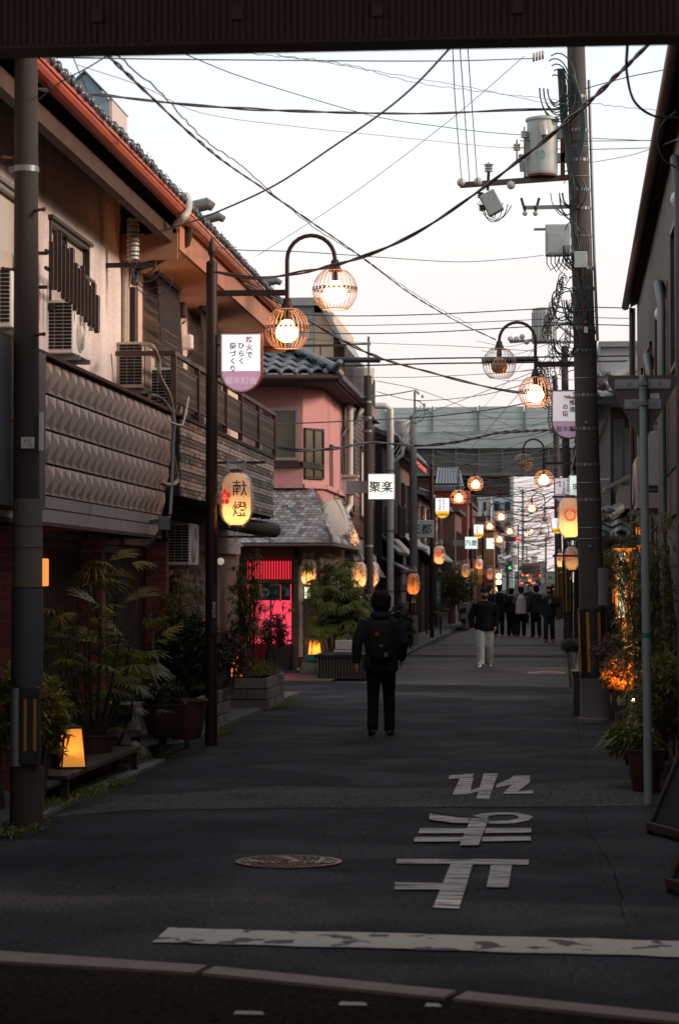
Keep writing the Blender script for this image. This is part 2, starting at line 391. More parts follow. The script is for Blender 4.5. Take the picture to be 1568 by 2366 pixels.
# cracks, tar seams and small stains in the asphalt
cr_ = MB(); rc = random.Random(77)
def crack(pts, w_):
    P_ = [PZ(u,v,.0062) for u,v in pts]; q = []
    for i in range(len(P_)-1):
        for k in range(6): q.append(P_[i].lerp(P_[i+1],k/6)+Vector((rc.gauss(0,.006),rc.gauss(0,.02),0)))
    q.append(P_[-1])
    for i in range(len(q)-1):
        d = (q[i+1]-q[i]).normalized(); n = Vector((-d.y,d.x,0))*w_*rc.uniform(.4,1.3); cr_.add([q[i]-n,q[i+1]-n,q[i+1]+n,q[i]+n],[(0,1,2,3)])
for pts, w_ in (([(1361,1800),(1347,1735),(1328,1667)],.0022),([(1340,1866),(1352,1890),(1362,1930),(1392,1975),(1415,2000),(1432,2075),(1440,2120)],.0022),([(1090,1608),(1200,1605),(1345,1610)],.014),
   ([(1000,1500),(1130,1496),(1290,1502)],.03),([(960,1530),(1100,1528),(1340,1533)],.025)): crack(pts, w_)
cro = part('road_cracks', cr_, mat('tar',(.008,.008,.009), rough=1, var=.2, spec=0), kind='structure')
# scattered pale grit
gr_ = MB()
for k in range(900):
    v = 1345+rc.uniform(60,860)**1.0; u = rc.uniform(-20,1560); p = PZ(u,v,.0045); s_ = rc.uniform(.003,.007)
    if p.x < -3.9 or p.x > 1.1: continue
    gr_.add([p+Vector((-s_,-s_,0)),p+Vector((s_,-s_*.6,0)),p+Vector((s_*.4,s_,0)),p+Vector((0,0,s_*.9))],[(0,1,3),(1,2,3),(2,0,3)])
gro = part('grit', gr_, mat('grit_grey',(.10,.098,.095), rough=.9, var=.4, scale=20), kind='stuff'); gro['label'] = 'pale grit scattered over the dark asphalt'; gro['category'] = 'grit'
# road paint
paint_nodes = mat('road_paint', (.42,.39,.38), rough=.8, var=.2, scale=3, bump=.3, bscale=120, dirt=(.036,.036,.04), dscale=8, dthr=.54, dw=.03)
mpn = [n for n in paint_nodes.node_tree.nodes if n.type == 'MAPPING'][0]; mpn.inputs['Scale'].default_value = (.35, 2.2, 1)
paint2 = mat('road_paint_line', (.40,.37,.32), rough=.8, var=.15, scale=3, bump=.3, bscale=120, dirt=(.036,.036,.04), dscale=4.2, dthr=.56, dw=.02)
zk = [0]
def Z3(pts):
    zk[0] += 1; return gpoly([(288.8+.8158*x+rnd.uniform(-.8,.8), 1703.7+.8158*y+rnd.uniform(-.8,.8)) for x, y in pts], .0085+.0007*(zk[0]%14))
st = thing('road_marking', 'white worn stop writing painted upside down on the dark asphalt', 'road marking', (.1,17.5,0), world=True)
for pts in ([(770,345),(1143,346),(1141,361),(768,356)], [(922,358.5),(985,359),(945,484),(872,482)], [(1035,361.5),(1095,361.5),(1083,426),(1022,424)], [(765,411),(908,413),(903,430),(762,430)]):
    m_ = MB(); m_.poly(list(reversed(Z3(pts)))); part('stroke', m_, paint_nodes, st)
for pts in ([(835,258),(972,258),(968,271),(830,271)], [(1020,257),(1148,256),(1150,269),(1018,270)], [(820,283),(960,283),(956,294),(818,295)], [(1012,282),(1146,279),(1148,292),(1010,294)],
            [(978,229),(1028,229),(1000,305),(948,305)], [(862,214),(895,221),(940,226),(976,228),(972,243),(930,241),(890,237),(860,231)]):
    m_ = MB(); m_.poly(list(reversed(Z3(pts)))); part('stroke', m_, paint_nodes, st)
zk[0] = 13
oc = [(985,222),(1010,215),(1060,211.5),(1110,213),(1145,220),(1154,227),(1140,236),(1100,243),(1050,245),(1030,245)]
ic = [(1022,230),(1030,222),(1060,218),(1095,219),(1113,223),(1116,227),(1108,231),(1085,235),(1050,236.5),(1026,236)]
m_ = MB(); OO = Z3(oc); II = Z3(ic)
for i in range(9): m_.poly([OO[i], II[i], II[i+1], OO[i+1]])
part('stroke', m_, paint_nodes, st, fixn=True)
for pts in ([(917,108),(988,103),(983,112),(917,117)], [(947,116),(986,114),(976,160),(925,162)], [(1015,102),(1056,103),(1030,176),(993,175)], [(980,149),(1013,140),(1009,151),(975,158)],
            [(1052,131),(1090,117),(1100,108),(1146,108),(1145,128),(1110,152),(1153,149),(1154,158),(1069,160),(1095,134),(1050,143)]):
    m_ = MB(); m_.poly(list(reversed(Z3(pts)))); part('stroke', m_, paint_nodes, st)
m_ = MB(); n_ = 24
top = [(390+i*(1700-390)/n_, 2143+i*(2177-2143)/n_+rnd.uniform(-1.2,1.2)) for i in range(n_+1)]
bot = [(352+i*(1700-352)/n_, 2176+i*(2214-2176)/n_+rnd.uniform(-1.2,1.2)) for i in range(n_+1)]
T_ = gpoly(top, .0085); B_ = gpoly(bot, .0085)
for i in range(n_): m_.poly([B_[i], B_[i+1], T_[i+1], T_[i]])
tag(part('stop_line', m_, paint2), 'broad cracked white stop line across the near road', 'road marking')
pmk = thing('road_marking', 'faint scraps of old white paint on the brown pavement', 'road marking', (0,9.5,0), world=True)
for u, v, w_ in ((815,2319,34),(1000,2322,20),(575,2340,36)):
    m_ = MB(); m_.poly([PZ(u-w_,v+3,.012), PZ(u+w_,v+4,.012), PZ(u+w_-6,v-3,.012), PZ(u-w_+6,v-5,.012)]); part('stroke', m_, paint2, pmk)

# manholes
def manhole(u, v, r, lab, m_):
    c = PZ(u, v, 0); t = thing('manhole_cover', lab, 'manhole cover', c)
    a = MB(); a.lathe([(r, .0), (r, .014), (r*.93, .014), (r*.93, .005)], n=40); a.lathe([(r*.92, .0), (r*.92, .011), (r*.02,.011)], n=40)
    part('rim', a, m_, t)
    b = MB()
    for k, rr in enumerate((.84,.74,.64,.54,.44,.34,.24,.14)):
        nn = 26 - k*3
        for i in range(nn):
            if (i + k) % 4 == 3: continue
            a0 = 2*math.pi*(i+.12)/nn; a1 = 2*math.pi*(i+.88)/nn
            b.poly([(math.cos(x)*r*q, math.sin(x)*r*q, .0112) for x, q in ((a0,rr),(a1,rr),(a1,rr+.045),(a0,rr+.045))], .007, (0,0,1))
    part('tread_pattern', b, m_, t, fixn=True)
rustc = mat('cast_iron_red', '5b3a34', rough=.5, metal=.35, var=.4, scale=9)
manhole(667, 1994, .355, 'rusty round manhole cover in the near road, left of the white writing', rustc)
manhole(1074, 1582, .33, 'small round manhole cover in front of the man in grey trousers', mat('cast_iron_warm', '8a6255', rough=.5, metal=.3, var=.3, scale=9))
t = thing('drain_grate', 'orange edged rectangular drain cover flush in the road on the right', 'drain cover', PZ(1262,1554), world=True)
a = MB(); 
for u0, u1, v0, v1 in ((1218,1247,1552,1556.5),(1280,1306,1552,1556.5),(1240,1290,1550.5,1553)): a.poly(list(reversed(gpoly([(u0,v1),(u1,v1),(u1,v0),(u0,v0)], .008)))) 
part('frame', a, mat('orange_steel', '8f4a30', rough=.6, var=.3), t, fixn=True)
a = MB(); a.poly(gpoly([(1242,1557),(1284,1557),(1284,1554),(1242,1554)], .009)); part('grate', a, kerb_m, t)

# ------------------------------------------------------------------ the elevated road over the camera
ov = thing('elevated_road', 'dark ribbed underside beam of an elevated road crossing the top of the picture', 'overpass', (0, 11, 4.3), world=True)
ribm = mat('overpass_brown', '74655d', rough=.85, var=.2, scale=2)
oL, oR = PY(0,136,11.22), PY(1568,104,11.22)
def oz(x): return oL.z + (oR.z-oL.z)*(x-oL.x)/(oR.x-oL.x)
a = MB()
for k in range(330):
    x = -6.2 + k*.03; a.box((x, 10.985, oz(x)+.012), (x+.016, 11.0, 5.69))
part('rib', a, ribm, ov, kind='stuff')
a = MB(); a.poly([(-9,11.0,oz(-9)),(9,11.0,oz(9)),(9,11.0,5.7),(-9,11.0,5.7)], .22, (0,1,0)); part('girder', a, ribm, ov, fixn=True)
a = MB(); a.box((-40, -30, 5.7), (40, 11.24, 6.0)); part('deck', a, ribm, ov)
for k in range(5):
    a = MB(); x = PY(480+k*330,140,10.95).x-1.2; a.box((x,10.94,oz(x)+.10),(x+.05,10.984,oz(x)+.16)); part('bracket', a, ribm, ov)
# ------------------------------------------------------------------ left house
XF, XW, XG = -4.15, -4.8, -4.85
H1 = thing('house', 'tan stucco house with red gutter and steel panelled front, nearest on the left', 'house', (-6, 26, 0), world=True)
a = MB()
# upper wall with window openings at Y 19.7-21.75 and 23-25, z 4.56-5.39
zt = 6.35
for y0, y1 in ((13,19.7),(21.75,23.0),(25.0,27.2)): a.box((-9, y0, 2.5), (XW, y1, zt))
for y0, y1 in ((19.7,21.75),(23.0,25.0)): a.box((-9, y0, 2.5), (XW, y1, 4.56)); a.box((-9, y0, 5.39), (XW, y1, zt)); a.box((-9,y0,4.56),(XW-.14,y1,5.39))
part('upper_wall', a, stucco, H1)
a = MB(); a.box((-9, 27.2, 2.3), (XW+.01, 37.6, zt)); part('wall', a, stucco2, H1, label='orange peach stucco wall under the second eave')
a = MB(); a.box((-9, 29.4, -.1), (XG, 37.9, 2.5)); part('lower_wall', a, mat('pale_peach_wall','a8816c', rough=.9, var=.25, scale=1.2, streak=True, bump=.5, bscale=60, dirt='6b5246', dscale=1.1, dthr=.66), H1)
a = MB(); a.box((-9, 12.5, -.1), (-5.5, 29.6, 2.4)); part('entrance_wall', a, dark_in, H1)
def window(parent, X, y0, y1, z0, z1, fm=alum, gm=frost, div=1, depth=.1, sill=True):
    fr = MB(); t_ = .045; xo = X-depth
    fr.box((xo, y0, z0), (X+.02, y0+t_, z1)); fr.box((xo, y1-t_, z0), (X+.02, y1, z1)); fr.box((xo, y0+t_, z0), (X+.02, y1-t_, z0+t_)); fr.box((xo, y0+t_, z1-t_), (X+.02, y1-t_, z1))
    if sill: fr.box((X-.02, y0-.05, z0-.05), (X+.06, y1+.05, z0)); fr.box((X-.02, y0-.05, z1), (X+.05, y1+.05, z1+.035))
    wn = part('window', fr, fm, parent)
    for k in range(div+1):
        a_ = y0+t_+(y1-y0-2*t_)*k/(div+1); b_ = y0+t_+(y1-y0-2*t_)*(k+1)/(div+1)
        p = MB(); xx = xo+.025+.02*(k % 2); p.box((xx, a_+.004, z0+t_), (xx+.012, b_-.004, z1-t_)); part('pane', p, gm, wn)
        s = MB()
        for yy in (a_, b_-.035): s.box((xx-.004, yy, z0+t_), (xx+.028, yy+.035, z1-t_))
        part('sash', s, fm, wn)
    return wn
window(H1, XW, 19.7, 21.75, 4.56, 5.39); window(H1, XW, 23.0, 25.0, 4.56, 5.39, alum_d)
# soffit (slopes up to the wall), eave beam, fascia, gutters, roof
a = MB(); a.poly([(-4.22,13,5.78),(-4.22,26.9,5.78),(-4.85,26.9,6.2),(-4.85,13,6.2)], .03, (0,0,1))
part('soffit', a, soffit_m, H1, fixn=True)
for k in range(46):
    if k == 0: sm = MB(); sm.poly([(-4.23,.0,5.785-.006),(-4.23,.012,5.785-.006),(-4.84,.012,6.19-.006),(-4.84,0,6.19-.006)], .006, (0,0,-1)); sme = sm.mesh('soffit_board_joint', darkwood, fixn=True)
    meshobj('soffit_joint', sme, H1, M=Matrix.Translation((0, 13.2+k*.3, 0)))
a = MB(); a.box((-4.30,13,5.70),(-4.20,26.9,5.86)); part('eave_beam', a, mat('eave_wood','4a2f22', rough=.8, var=.5, scale=3, streak=False), H1)
a = MB(); a.poly([(-4.17,26.9,5.62),(-4.17,37.9,5.62),(-4.95,37.4,5.50),(-4.95,26.9,5.50)], .04, (0,0,1)); part('boxed_soffit', a, stucco2, H1, fixn=True)
a = MB(); a.box((-4.16,26.9,5.62),(-4.12,37.9,5.95)); a.box((-4.95,37.9,5.5),(-4.12,37.94,5.95)); a.box((-4.95,26.86,5.50),(-4.14,26.9,5.80)); part('fascia', a, mat('fascia_peach','a5725a', rough=.85, var=.3, scale=2), H1)
def gutter(parent, X, y0, y1, z, m_, r=.075):
    a = MB(); n = 7; ys_ = [y0, y1]
    for i in range(n):
        a0 = math.pi + math.pi*i/n; a1 = math.pi + math.pi*(i+1)/n
        a.poly([(X+r*math.cos(a0), y0, z+r*math.sin(a0)), (X+r*math.cos(a1), y0, z+r*math.sin(a1)), (X+r*math.cos(a1), y1, z+r*math.sin(a1)), (X+r*math.cos(a0), y1, z+r*math.sin(a0))])
    a.box((X+r-.006, y0, z-.01), (X+r+.012, y1, z+.02))
    return part('gutter', a, m_, parent, smooth=False)
gutter(H1, -4.06, 12.5, 26.4, 6.0, gut_red, .085); gutter(H1, -4.06, 26.5, 38.0, 6.0, gut_salmon, .08)
a = MB(); a.poly([(-4.02,12.5,6.06),(-4.02,38.0,6.06),(-8.5,38.0,7.3),(-8.5,12.5,7.3)], .08, (0,0,1)); part('roof_slab', a, kawara, H1, fixn=True)
tm = MB(); tm.tube([(.03,0,.03),(-.32,0,.10)], [.050,.045], n=10); tm.sph((.035,0,.03), (.028,.052,.052), 10, 6)
tme = tm.mesh('eave_tile', kawara, smooth=True)
tp = MB(); tp.poly([(0,-.14,.0),(0,-.07,-.035),(0,.07,-.035),(0,.14,0)], .012, (1,0,0)); tp.poly([(0,-.14,0),(0,.14,0),(-.4,.14,.09),(-.4,-.14,.09)], .015,(0,0,1))
tpe = tp.mesh('eave_pan_tile', kawara2, fixn=True)
for k in range(88):
    y = 12.7+k*.288
    if y > 38: break
    meshobj('roof_tile', tme, H1, M=Matrix.Translation((-3.99+rnd.uniform(-.008,.008), y, 6.035+rnd.uniform(-.006,.006))))
    meshobj('pan_tile', tpe, H1, M=Matrix.Translation((-4.0, y+.144, 6.07)))
# ridge ends that stick up above the eave line
for y, s in ((28.6,.8),(29.6,.6),(36.0,.6)):
    a = MB(); a.tube([(-4.35,y,6.33),(-4.05,y,6.40),(-3.98,y,6.36)], [.1*s,.1*s,.07*s], n=10)
    part('ridge_end', a, kawara2, H1, auto=40)
# barbed loops of wire along the gutter
a = MB()
for k in range(66):
    y = 18.2+k*.3; r = rnd.uniform(.04,.085); ph = rnd.uniform(0,6)
    pts = [(-3.96+r*.5*math.cos(t_+ph), y+r*math.sin(t_*1.0)*1.3+t_*.03, 6.05+r*math.cos(t_)) for t_ in [q*.7 for q in range(10)]]
    a.tube(pts, .0035, n=3, cap=False)
part('bird_wire', a, blackm, H1, kind='stuff')
# embossed steel front (balcony skirt), leaning in towards its foot
sk0, sk1, Y0, Y1 = 3.74, 2.60, 14.0, 27.0
def skx(z): return -4.16 - (3.74-z)/(3.74-2.38)*.2
a = MB(); a.poly([(skx(3.74)-.03,Y0,3.74),(skx(3.74)-.03,Y1,3.74),(skx(2.38)-.03,Y1,2.38),(skx(2.38)-.03,Y0,2.38)], .05, (-1,0,0)); a.box((-5.4,Y0,2.36),(skx(2.38)-.04,Y1,2.40)); a.box((-4.85,Y0,3.70),(-4.18,Y1,3.74))
part('skirt_backing', a, mat('seam_brown','3a2a22', rough=.8, var=.4, scale=5), H1, fixn=True)
rows_ = [(3.72,3.45,'t'),(3.44,3.13,'e'),(3.12,2.84,'e'),(2.83,2.615,'e')]
rowsz = [(3.725,3.465),(3.455,3.175),(3.165,2.895),(2.885,2.625)]
pw = .36; pm = {}
for ri, (z1, z0) in enumerate(rowsz):
    h = z1-z0; e_ = MB(); d_ = .038
    # one panel: rows fold to a ridge on the upper right and a dimple at the foot
    c1 = (d_, pw*.62, h*.62); c2 = (-.004, pw*.35, h*.16)
    P = [(0,.008,.004),(0,pw-.008,.004),(0,pw-.008,h-.004),(0,.008,h-.004)]
    vv = P + [c1, c2, (0.012, pw*.5, h*.97)]
    e_.add(vv, [(0,1,5),(1,4,5),(0,5,4),(1,2,4),(2,6,4),(6,3,4),(3,0,4)])
    e_.add([(-.02,.004,.004),(-.02,pw-.004,.004),(-.02,pw-.004,h-.004),(-.02,.004,h-.004)]+P, [(0,4,5,1),(1,5,6,2),(2,6,7,3),(3,7,4,0)])
    me = e_.mesh('panel', panel_m, fixn=False)
    bm = bmesh.new(); bm.from_mesh(me); bmesh.ops.remove_doubles(bm, verts=bm.verts, dist=1e-5); bmesh.ops.recalc_face_normals(bm, faces=bm.faces); bm.to_mesh(me); bm.free()
    for f_ in me.polygons: pass
    for k in range(36):
        M = Matrix.Translation((skx(z0)-.002, Y0+k*pw, z0)) @ Matrix.Rotation(math.atan(.2/1.36), 4, 'Y') @ Matrix.Rotation(R(rnd.uniform(-.6,.6)), 4, 'Z')
        meshobj('panel', me, H1, M=M)
for z1, z0 in ((2.615,2.515),(2.505,2.395)):
    for k in range(5):
        a = MB(); y = Y0+k*2.6; a.poly([(skx(z0)+.005,y+.004,z0),(skx(z0)+.005,y+2.596,z0),(skx(z1)+.001,y+2.596,z1),(skx(z1)+.001,y+.004,z1)], .02, (-1,0,0)); part('plain_panel', a, panel_p, H1, fixn=True)
a = MB(); a.box((-4.24,Y0,3.735),(-4.10,Y1,3.765)); part('capping', a, rust, H1)
a = MB(); a.box((skx(2.38)-.05,Y0,2.36),(skx(2.38)+.02,Y1,2.392)); part('drip_edge', a, rust, H1)
# the darker shutter piece at the far left
a = MB(); a.box((-4.5,14,2.45),(-4.06,19.35,3.72)); part('grey_shutter_box', a, mat('shutter_grey','4c4d50', rough=.5, var=.25, scale=2), H1)
# strip tiled balcony skirt
YB0, YB1, zb0, zb1 = 26.95, 36.25, 2.84, 3.72
a = MB(); a.box((-4.95,YB0,zb0),(-4.135,YB1,zb1)); part('balcony_body', a, mortar_d, H1)
nr = 18
for r in range(nr):
    pass
_tl = [[tanstrip[0],tanstrip[3]],[tanstrip[1],tanstrip[2]]]
cnt = 0; restm = MB(); hh = (zb1-zb0)/nr
tmesh = {}
for m_ in tanstrip:
    q = MB(); q.box((0,.002,.003),(.022,.128,hh-.006)); tmesh[m_.name] = q.mesh('strip_tile', m_)
for r in range(nr):
    band = 0 if (r//2) % 2 == 0 else 1
    for k in range(71):
        y = YB0+.02+k*.13; m_ = rnd.choice(_tl[band] if rnd.random() > .07 else _tl[1-band])
        x_ = -4.135+.006*(1-(r%2))+rnd.uniform(0,.004); z_ = zb0+r*hh
        if rnd.random() < .004: continue
        if cnt < 300 and y > 29.5 and (r*71+k) % 3 != 0:
            meshobj('strip_tile', tmesh[m_.name], H1, M=Matrix.Translation((x_, y, z_))); cnt += 1
        else: restm.m = tanstrip.index(m_); restm.box((x_,y+.002,z_+.003),(x_+.022,y+.128,z_+hh-.006))
part('strip_tile_field', restm, tanstrip, H1, kind='stuff')
a = MB(); a.box((-4.2,YB0,3.72),(-4.09,YB1+.04,3.765)); part('balcony_capping', a, darkwood, H1)
a = MB(); a.tube([(-4.7,28.5,2.72),(-4.2,36.2,2.66),(-4.16,36.6,2.66)], [.07,.12,.12], n=9); part('round_log_beam', a, darkwood, H1, auto=40)
for y in (29.2,31.4,33.6,35.8):
    a = MB(); a.tube([(-4.25,y,2.86),(-4.12,y,2.86),(-4.115,y,2.86)], [.055,.055,.03], n=14); part('bracket_cap', a, kawara_b, H1, auto=40)
# balcony railing
rb = thing('balcony_railing', 'brown metal railing with wavy bars on the tiled balcony', 'railing', (-4.1, 31, 3.77), world=True)
railm = mat('railing_brown', '4a332b', rough=.5, var=.3, scale=4, metal=.2)
for z0, z1, w_ in ((4.37,4.42,.05),(4.26,4.285,.03),(3.86,3.89,.03)):
    a = MB(); a.box((-4.1-w_/2, 26.3, z0), (-4.1+w_/2, 36.2, z1)); part('rail', a, railm, rb)
posts = [26.35,28.15,29.35,30.6,32.15,34.1,36.17]
for y in posts:
    a = MB(); a.box((-4.13,y-.03,3.77),(-4.07,y+.03,4.37)); part('post', a, railm, rb)
q = MB()
for s_ in (0,):
    pts = []
    for i in range(9):
        z = 3.89+i*(4.26-3.89)/8; pts.append((-.0, .012*math.sin(i*math.pi/2), z))
    for i in range(8): 
        p_, q_ = Vector(pts[i]), Vector(pts[i+1]); w_ = .008+.012*abs(math.sin((i+.5)*math.pi/3))
        q.add([p_+Vector((0,-w_,0)), p_+Vector((0,w_,0)), q_+Vector((0,w_,0)), q_+Vector((0,-w_,0)), p_+Vector((.008,-w_,0)), p_+Vector((.008,w_,0)), q_+Vector((.008,w_,0)), q_+Vector((.008,-w_,0))], [(0,3,2,1),(4,5,6,7),(0,4,7,3),(1,2,6,5)])
bme = q.mesh('bar', mat('bar_bronze','6b5442', rough=.35, metal=.5, var=.3, scale=20))
for i in range(len(posts)-1):
    n_ = int((posts[i+1]-posts[i]-.1)/.062)
    for k in range(n_): meshobj('bar', bme, rb, M=Matrix.Translation((-4.1, posts[i]+.06+k*.062, 0)))
a = MB(); a.box((-4.75,26.33,4.37),(-4.1,26.39,4.42)); a.box((-4.75,36.14,4.37),(-4.1,36.2,4.42)); part('end_rail', a, railm, rb)
# window 1 grille
gr = thing('window_grille', 'brown vertical bar grille before the upper window of the tan house', 'window grille', (-4.5, 22.6, 4.5), world=True)
offs = [.0,.28,.42,.2,.2,.3,.06,.02,.16,-.08,-.12,.02,-.18]
for k in range(13):
    y = 21.55+k*.185; z0 = 4.56-.012*k+offs[k]*.12; z1 = z0+.40+offs[k]*.32
    a = MB(); a.box((-4.50,y,z0-.04),(-4.46,y+.035,z1)); a.box((-4.457,y+.03,z0-.03),(-4.449,y+.034,z1-.01)); part('bar', a, mat('grille_brown','3c2b24', rough=.4, metal=.3, var=.2), gr)
a = MB(); a.box((-4.53,21.5,4.70),(-4.505,23.85,4.73)); a.box((-4.53,21.5,4.86),(-4.505,23.85,4.885)); a.bar((-4.8,21.6,4.86),(-4.52,21.6,4.86),.03); a.bar((-4.8,21.6,4.55),(-4.52,21.6,4.55),.03); a.bar((-4.8,23.7,4.62),(-4.52,23.7,4.62),.06); part('bracket', a, brownmetal, gr)
# brick pillars, each its own bricks
def pillar(u_right, Y, base=.05, top=2.36):
    x1 = PY(u_right, 1400, Y).x; x0 = x1-.23; y0, y1 = Y, Y+.2
    pl = thing('brick_pillar', {20.8:'red brick pillar behind the near concrete pole, nearest of the three', 24.9:'red brick pillar between the two lattice doors', 29.1:'farthest red brick pillar, beside the wall mounted air conditioner'}[Y], 'pillar', (x1-.1, Y+.1, 0), world=True, group='red brick pillars of the tan house')
    a = MB(); a.box((x0,y0,base),(x1,y1,top)); part('core', a, mortar, pl); a = MB(); a.box((x0-.02,y0-.02,top),(x1+.03,y1+.02,top+.05)); part('cap', a, brownmetal, pl)
    n_ = 28; hb = (top-base)/n_
    mh = {}
    for r in range(n_):
        z = base+r*hb
        for m_ in brick_r:
            if m_.name not in mh:
                q = MB(); q.box((0,0,0),(1,1,1)); mh[m_.name] = q.mesh('brick', m_)
        def put(ax0, ax1, ay0, ay1):
            m_ = rnd.choice(brick_r); j = rnd.uniform(0,.003)
            meshobj('brick', mh[m_.name], pl, M=Matrix.Translation((ax0,ay0-j,z+.007)) @ Matrix.Diagonal((ax1-ax0, ay1-ay0, hb-.015, 1)))
        o_ = .115 if r % 2 else .06
        put(x0-.008, x0+o_-.007, y0-.012, y0); put(x0+o_+.007, x1+.001, y0-.012, y0)
        put(x1, x1+.012, y0-.004, y0+.092); put(x1, x1+.012, y0+.104, y1)
pillar(31, 20.8); pillar(234, 24.9); pillar(382, 29.1)
# lattice sliding doors
def lattice(y0, y1, X, lab, n_, lit=False):
    t_ = thing('lattice_door', lab, 'door', (X, (y0+y1)/2, 0), world=True, group='lattice doors of the tan house')
    a = MB(); a.box((X-.06,y0,2.2),(X+.03,y1,2.28)); a.box((X-.06,y0,.05),(X+.02,y0+.06,2.2)); a.box((X-.06,y1-.06,.05),(X+.02,y1,2.2)); a.box((X-.06,y0+.06,.05),(X+.02,y1-.06,.14)); part('frame', a, mat('door_frame','4a3934', rough=.5, var=.2), t_)
    a = MB(); a.box((X-.08,y0-.03,2.29),(X+.06,y1+.03,2.37)); part('header', a, mat('header_steel','75635e', rough=.5, var=.2), t_)
    q = MB(); q.box((0,0,.14),(.02,.03,2.2)); qm = q.mesh('lattice_bar', mat('lattice_brown','5a463d', rough=.5, var=.3, scale=6))
    for k in range(n_): meshobj('lattice_bar', qm, t_, M=Matrix.Translation((X-.02, y0+.06+(y1-y0-.14)*(k+.5)/n_, 0)))
    for z in (.75,1.3,1.78):
        a = MB(); a.box((X-.035,y0+.06,z),(X-.021,y1-.06,z+.03)); part('cross_rail', a, MATS['lattice_brown'], t_)
    a = MB(); a.box((X-.075,y0+.05,.13),(X-.065,y1-.05,2.21)); part('pane', a, glassd, t_)
    return t_
lattice(21.1, 24.82, -4.86, 'dark lattice sliding door between the first and second brick pillars', 34)
lattice(25.2, 29.0, -4.90, 'unlit lattice sliding door behind the potted palm', 30)
t = thing('wall_lamp', 'small orange lit lamp glowing behind the lattice door', 'lamp', (-4.8, 21.9, 1.95), world=True)
p0 = PX(93,1290,-4.8); p1 = PX(106,1354,-4.8)
a = MB(); a.box((-4.83,p0.y,p1.z),(-4.79,p1.y+.1,p0.z)); part('shade', a, mat('lamp_orange','e0702a', rough=.6, emit=(1,.26,.05), es=1.3), t, bevel=.01); a = MB(); a.box((-4.835,p0.y-.01,p1.z-.02),(-4.78,p1.y+.11,p1.z)); part('bracket', a, brownmetal, t)

# pipes down the house
def pipe(parent, pts, r, m_, name='pipe'): 
    a = MB(); a.tube(pts, r, n=10); return part(name, a, m_, parent, auto=50)
pw_ = PX(288,520,-4.77)
pipe(H1, [(-4.77,27.0,5.6),(-4.77,27.0,3.76)], .035, pvc_b); pipe(H1, [(-4.76,27.12,5.6),(-4.76,27.12,3.76)], .02, pvc_b)
pipe(H1, [(-4.72,27.35,5.25),(-4.72,27.35,3.8)], .05, brownmetal, 'downpipe')
pipe(H1, [(-4.06,27.3,5.93),(-4.1,27.3,5.75),(-4.5,27.45,5.55),(-4.7,27.5,5.5),(-4.72,27.4,5.3)], .05, alum_d, 'downpipe')
# ------------------------------------------------------------------ pink corner house
H2 = thing('house', 'pink stucco corner house with a tiled skirt roof over its red lit doorway', 'house', (-5.5, 51, 0), world=True)
FY = 49.0; SX = -4.6
a = MB(); a.poly([(-9.5,FY,2.4),(-4.97,FY,2.4),(-4.6,FY+.6,2.4),(-4.6,54,2.4),(-9.5,54,2.4)], 3.6, (0,0,1)); part('wall', a, pink, H2, fixn=True)
# big curtained window on the front, narrow one on the bevel side, slit window further along
def winY(parent, Y, x0, x1, z0, z1, fm, gm, div=0):
    fr = MB(); t_ = .06
    fr.box((x0,Y-.06,z0),(x0+t_,Y+.02,z1)); fr.box((x1-t_,Y-.06,z0),(x1,Y+.02,z1)); fr.box((x0+t_,Y-.06,z0),(x1-t_,Y+.02,z0+t_)); fr.box((x0+t_,Y-.06,z1-t_),(x1-t_,Y+.02,z1))
    w_ = part('window', fr, fm, parent); n_ = div+1
    for k in range(n_):
        a_ = x0+t_+(x1-x0-2*t_)*k/n_; b_ = x0+t_+(x1-x0-2*t_)*(k+1)/n_
        p = MB(); p.box((a_+.003,Y-.025,z0+t_),(b_-.003,Y-.01,z1-t_)); part('pane', p, gm, w_)
    return w_
wl = PY(600,943,FY); wr = PY(690,1064,FY)
winY(H2, FY-.01, wl.x, wr.x, wr.z, wl.z, alum, curtain)
a = MB(); a.box((wl.x-.1,FY-.09,wr.z-.14),(-5.02,FY-.005,wr.z-.02)); a.bar((-5.0,FY-.04,wr.z-.08),(-4.62,FY+.55,wr.z-.12),.1,.12); part('sill', a, darkwood, H2)
# window on the bevel
bv = (Vector((-4.6,FY+.6,0))-Vector((-4.97,FY,0))).normalized(); nb = Vector((bv.y,-bv.x,0))
z0_, z1_ = 3.98, 5.02
def bevbox(mb_, s0, s1, d0, d1, z0, z1):
    o_ = Vector((-4.97,FY,0)); pts = [o_+bv*s0+nb*d0, o_+bv*s1+nb*d0, o_+bv*s1+nb*d1, o_+bv*s0+nb*d1]
    mb_.poly([(p.x,p.y,z0) for p in pts], z1-z0, (0,0,1))
a = MB()
for s0,s1,q0,q1 in ((.03,.07,z0_,z1_),(.63,.67,z0_,z1_),(.33,.37,z0_,z1_),(.03,.67,z0_,z0_+.04),(.03,.67,z1_-.04,z1_)): bevbox(a, s0, s1, .0, .05+.001*s0, q0, q1)
wn = part('window', a, alum_d, H2, fixn=True)
for s0,s1 in ((.08,.32),(.38,.62)):
    a = MB(); bevbox(a, s0, s1, .01, .025, z0_+.05, z1_-.05); part('pane', a, curtain, wn, fixn=True)
window(H2, SX+.005, 51.0, 51.5, 3.85, 4.75, alum_d, glassd)
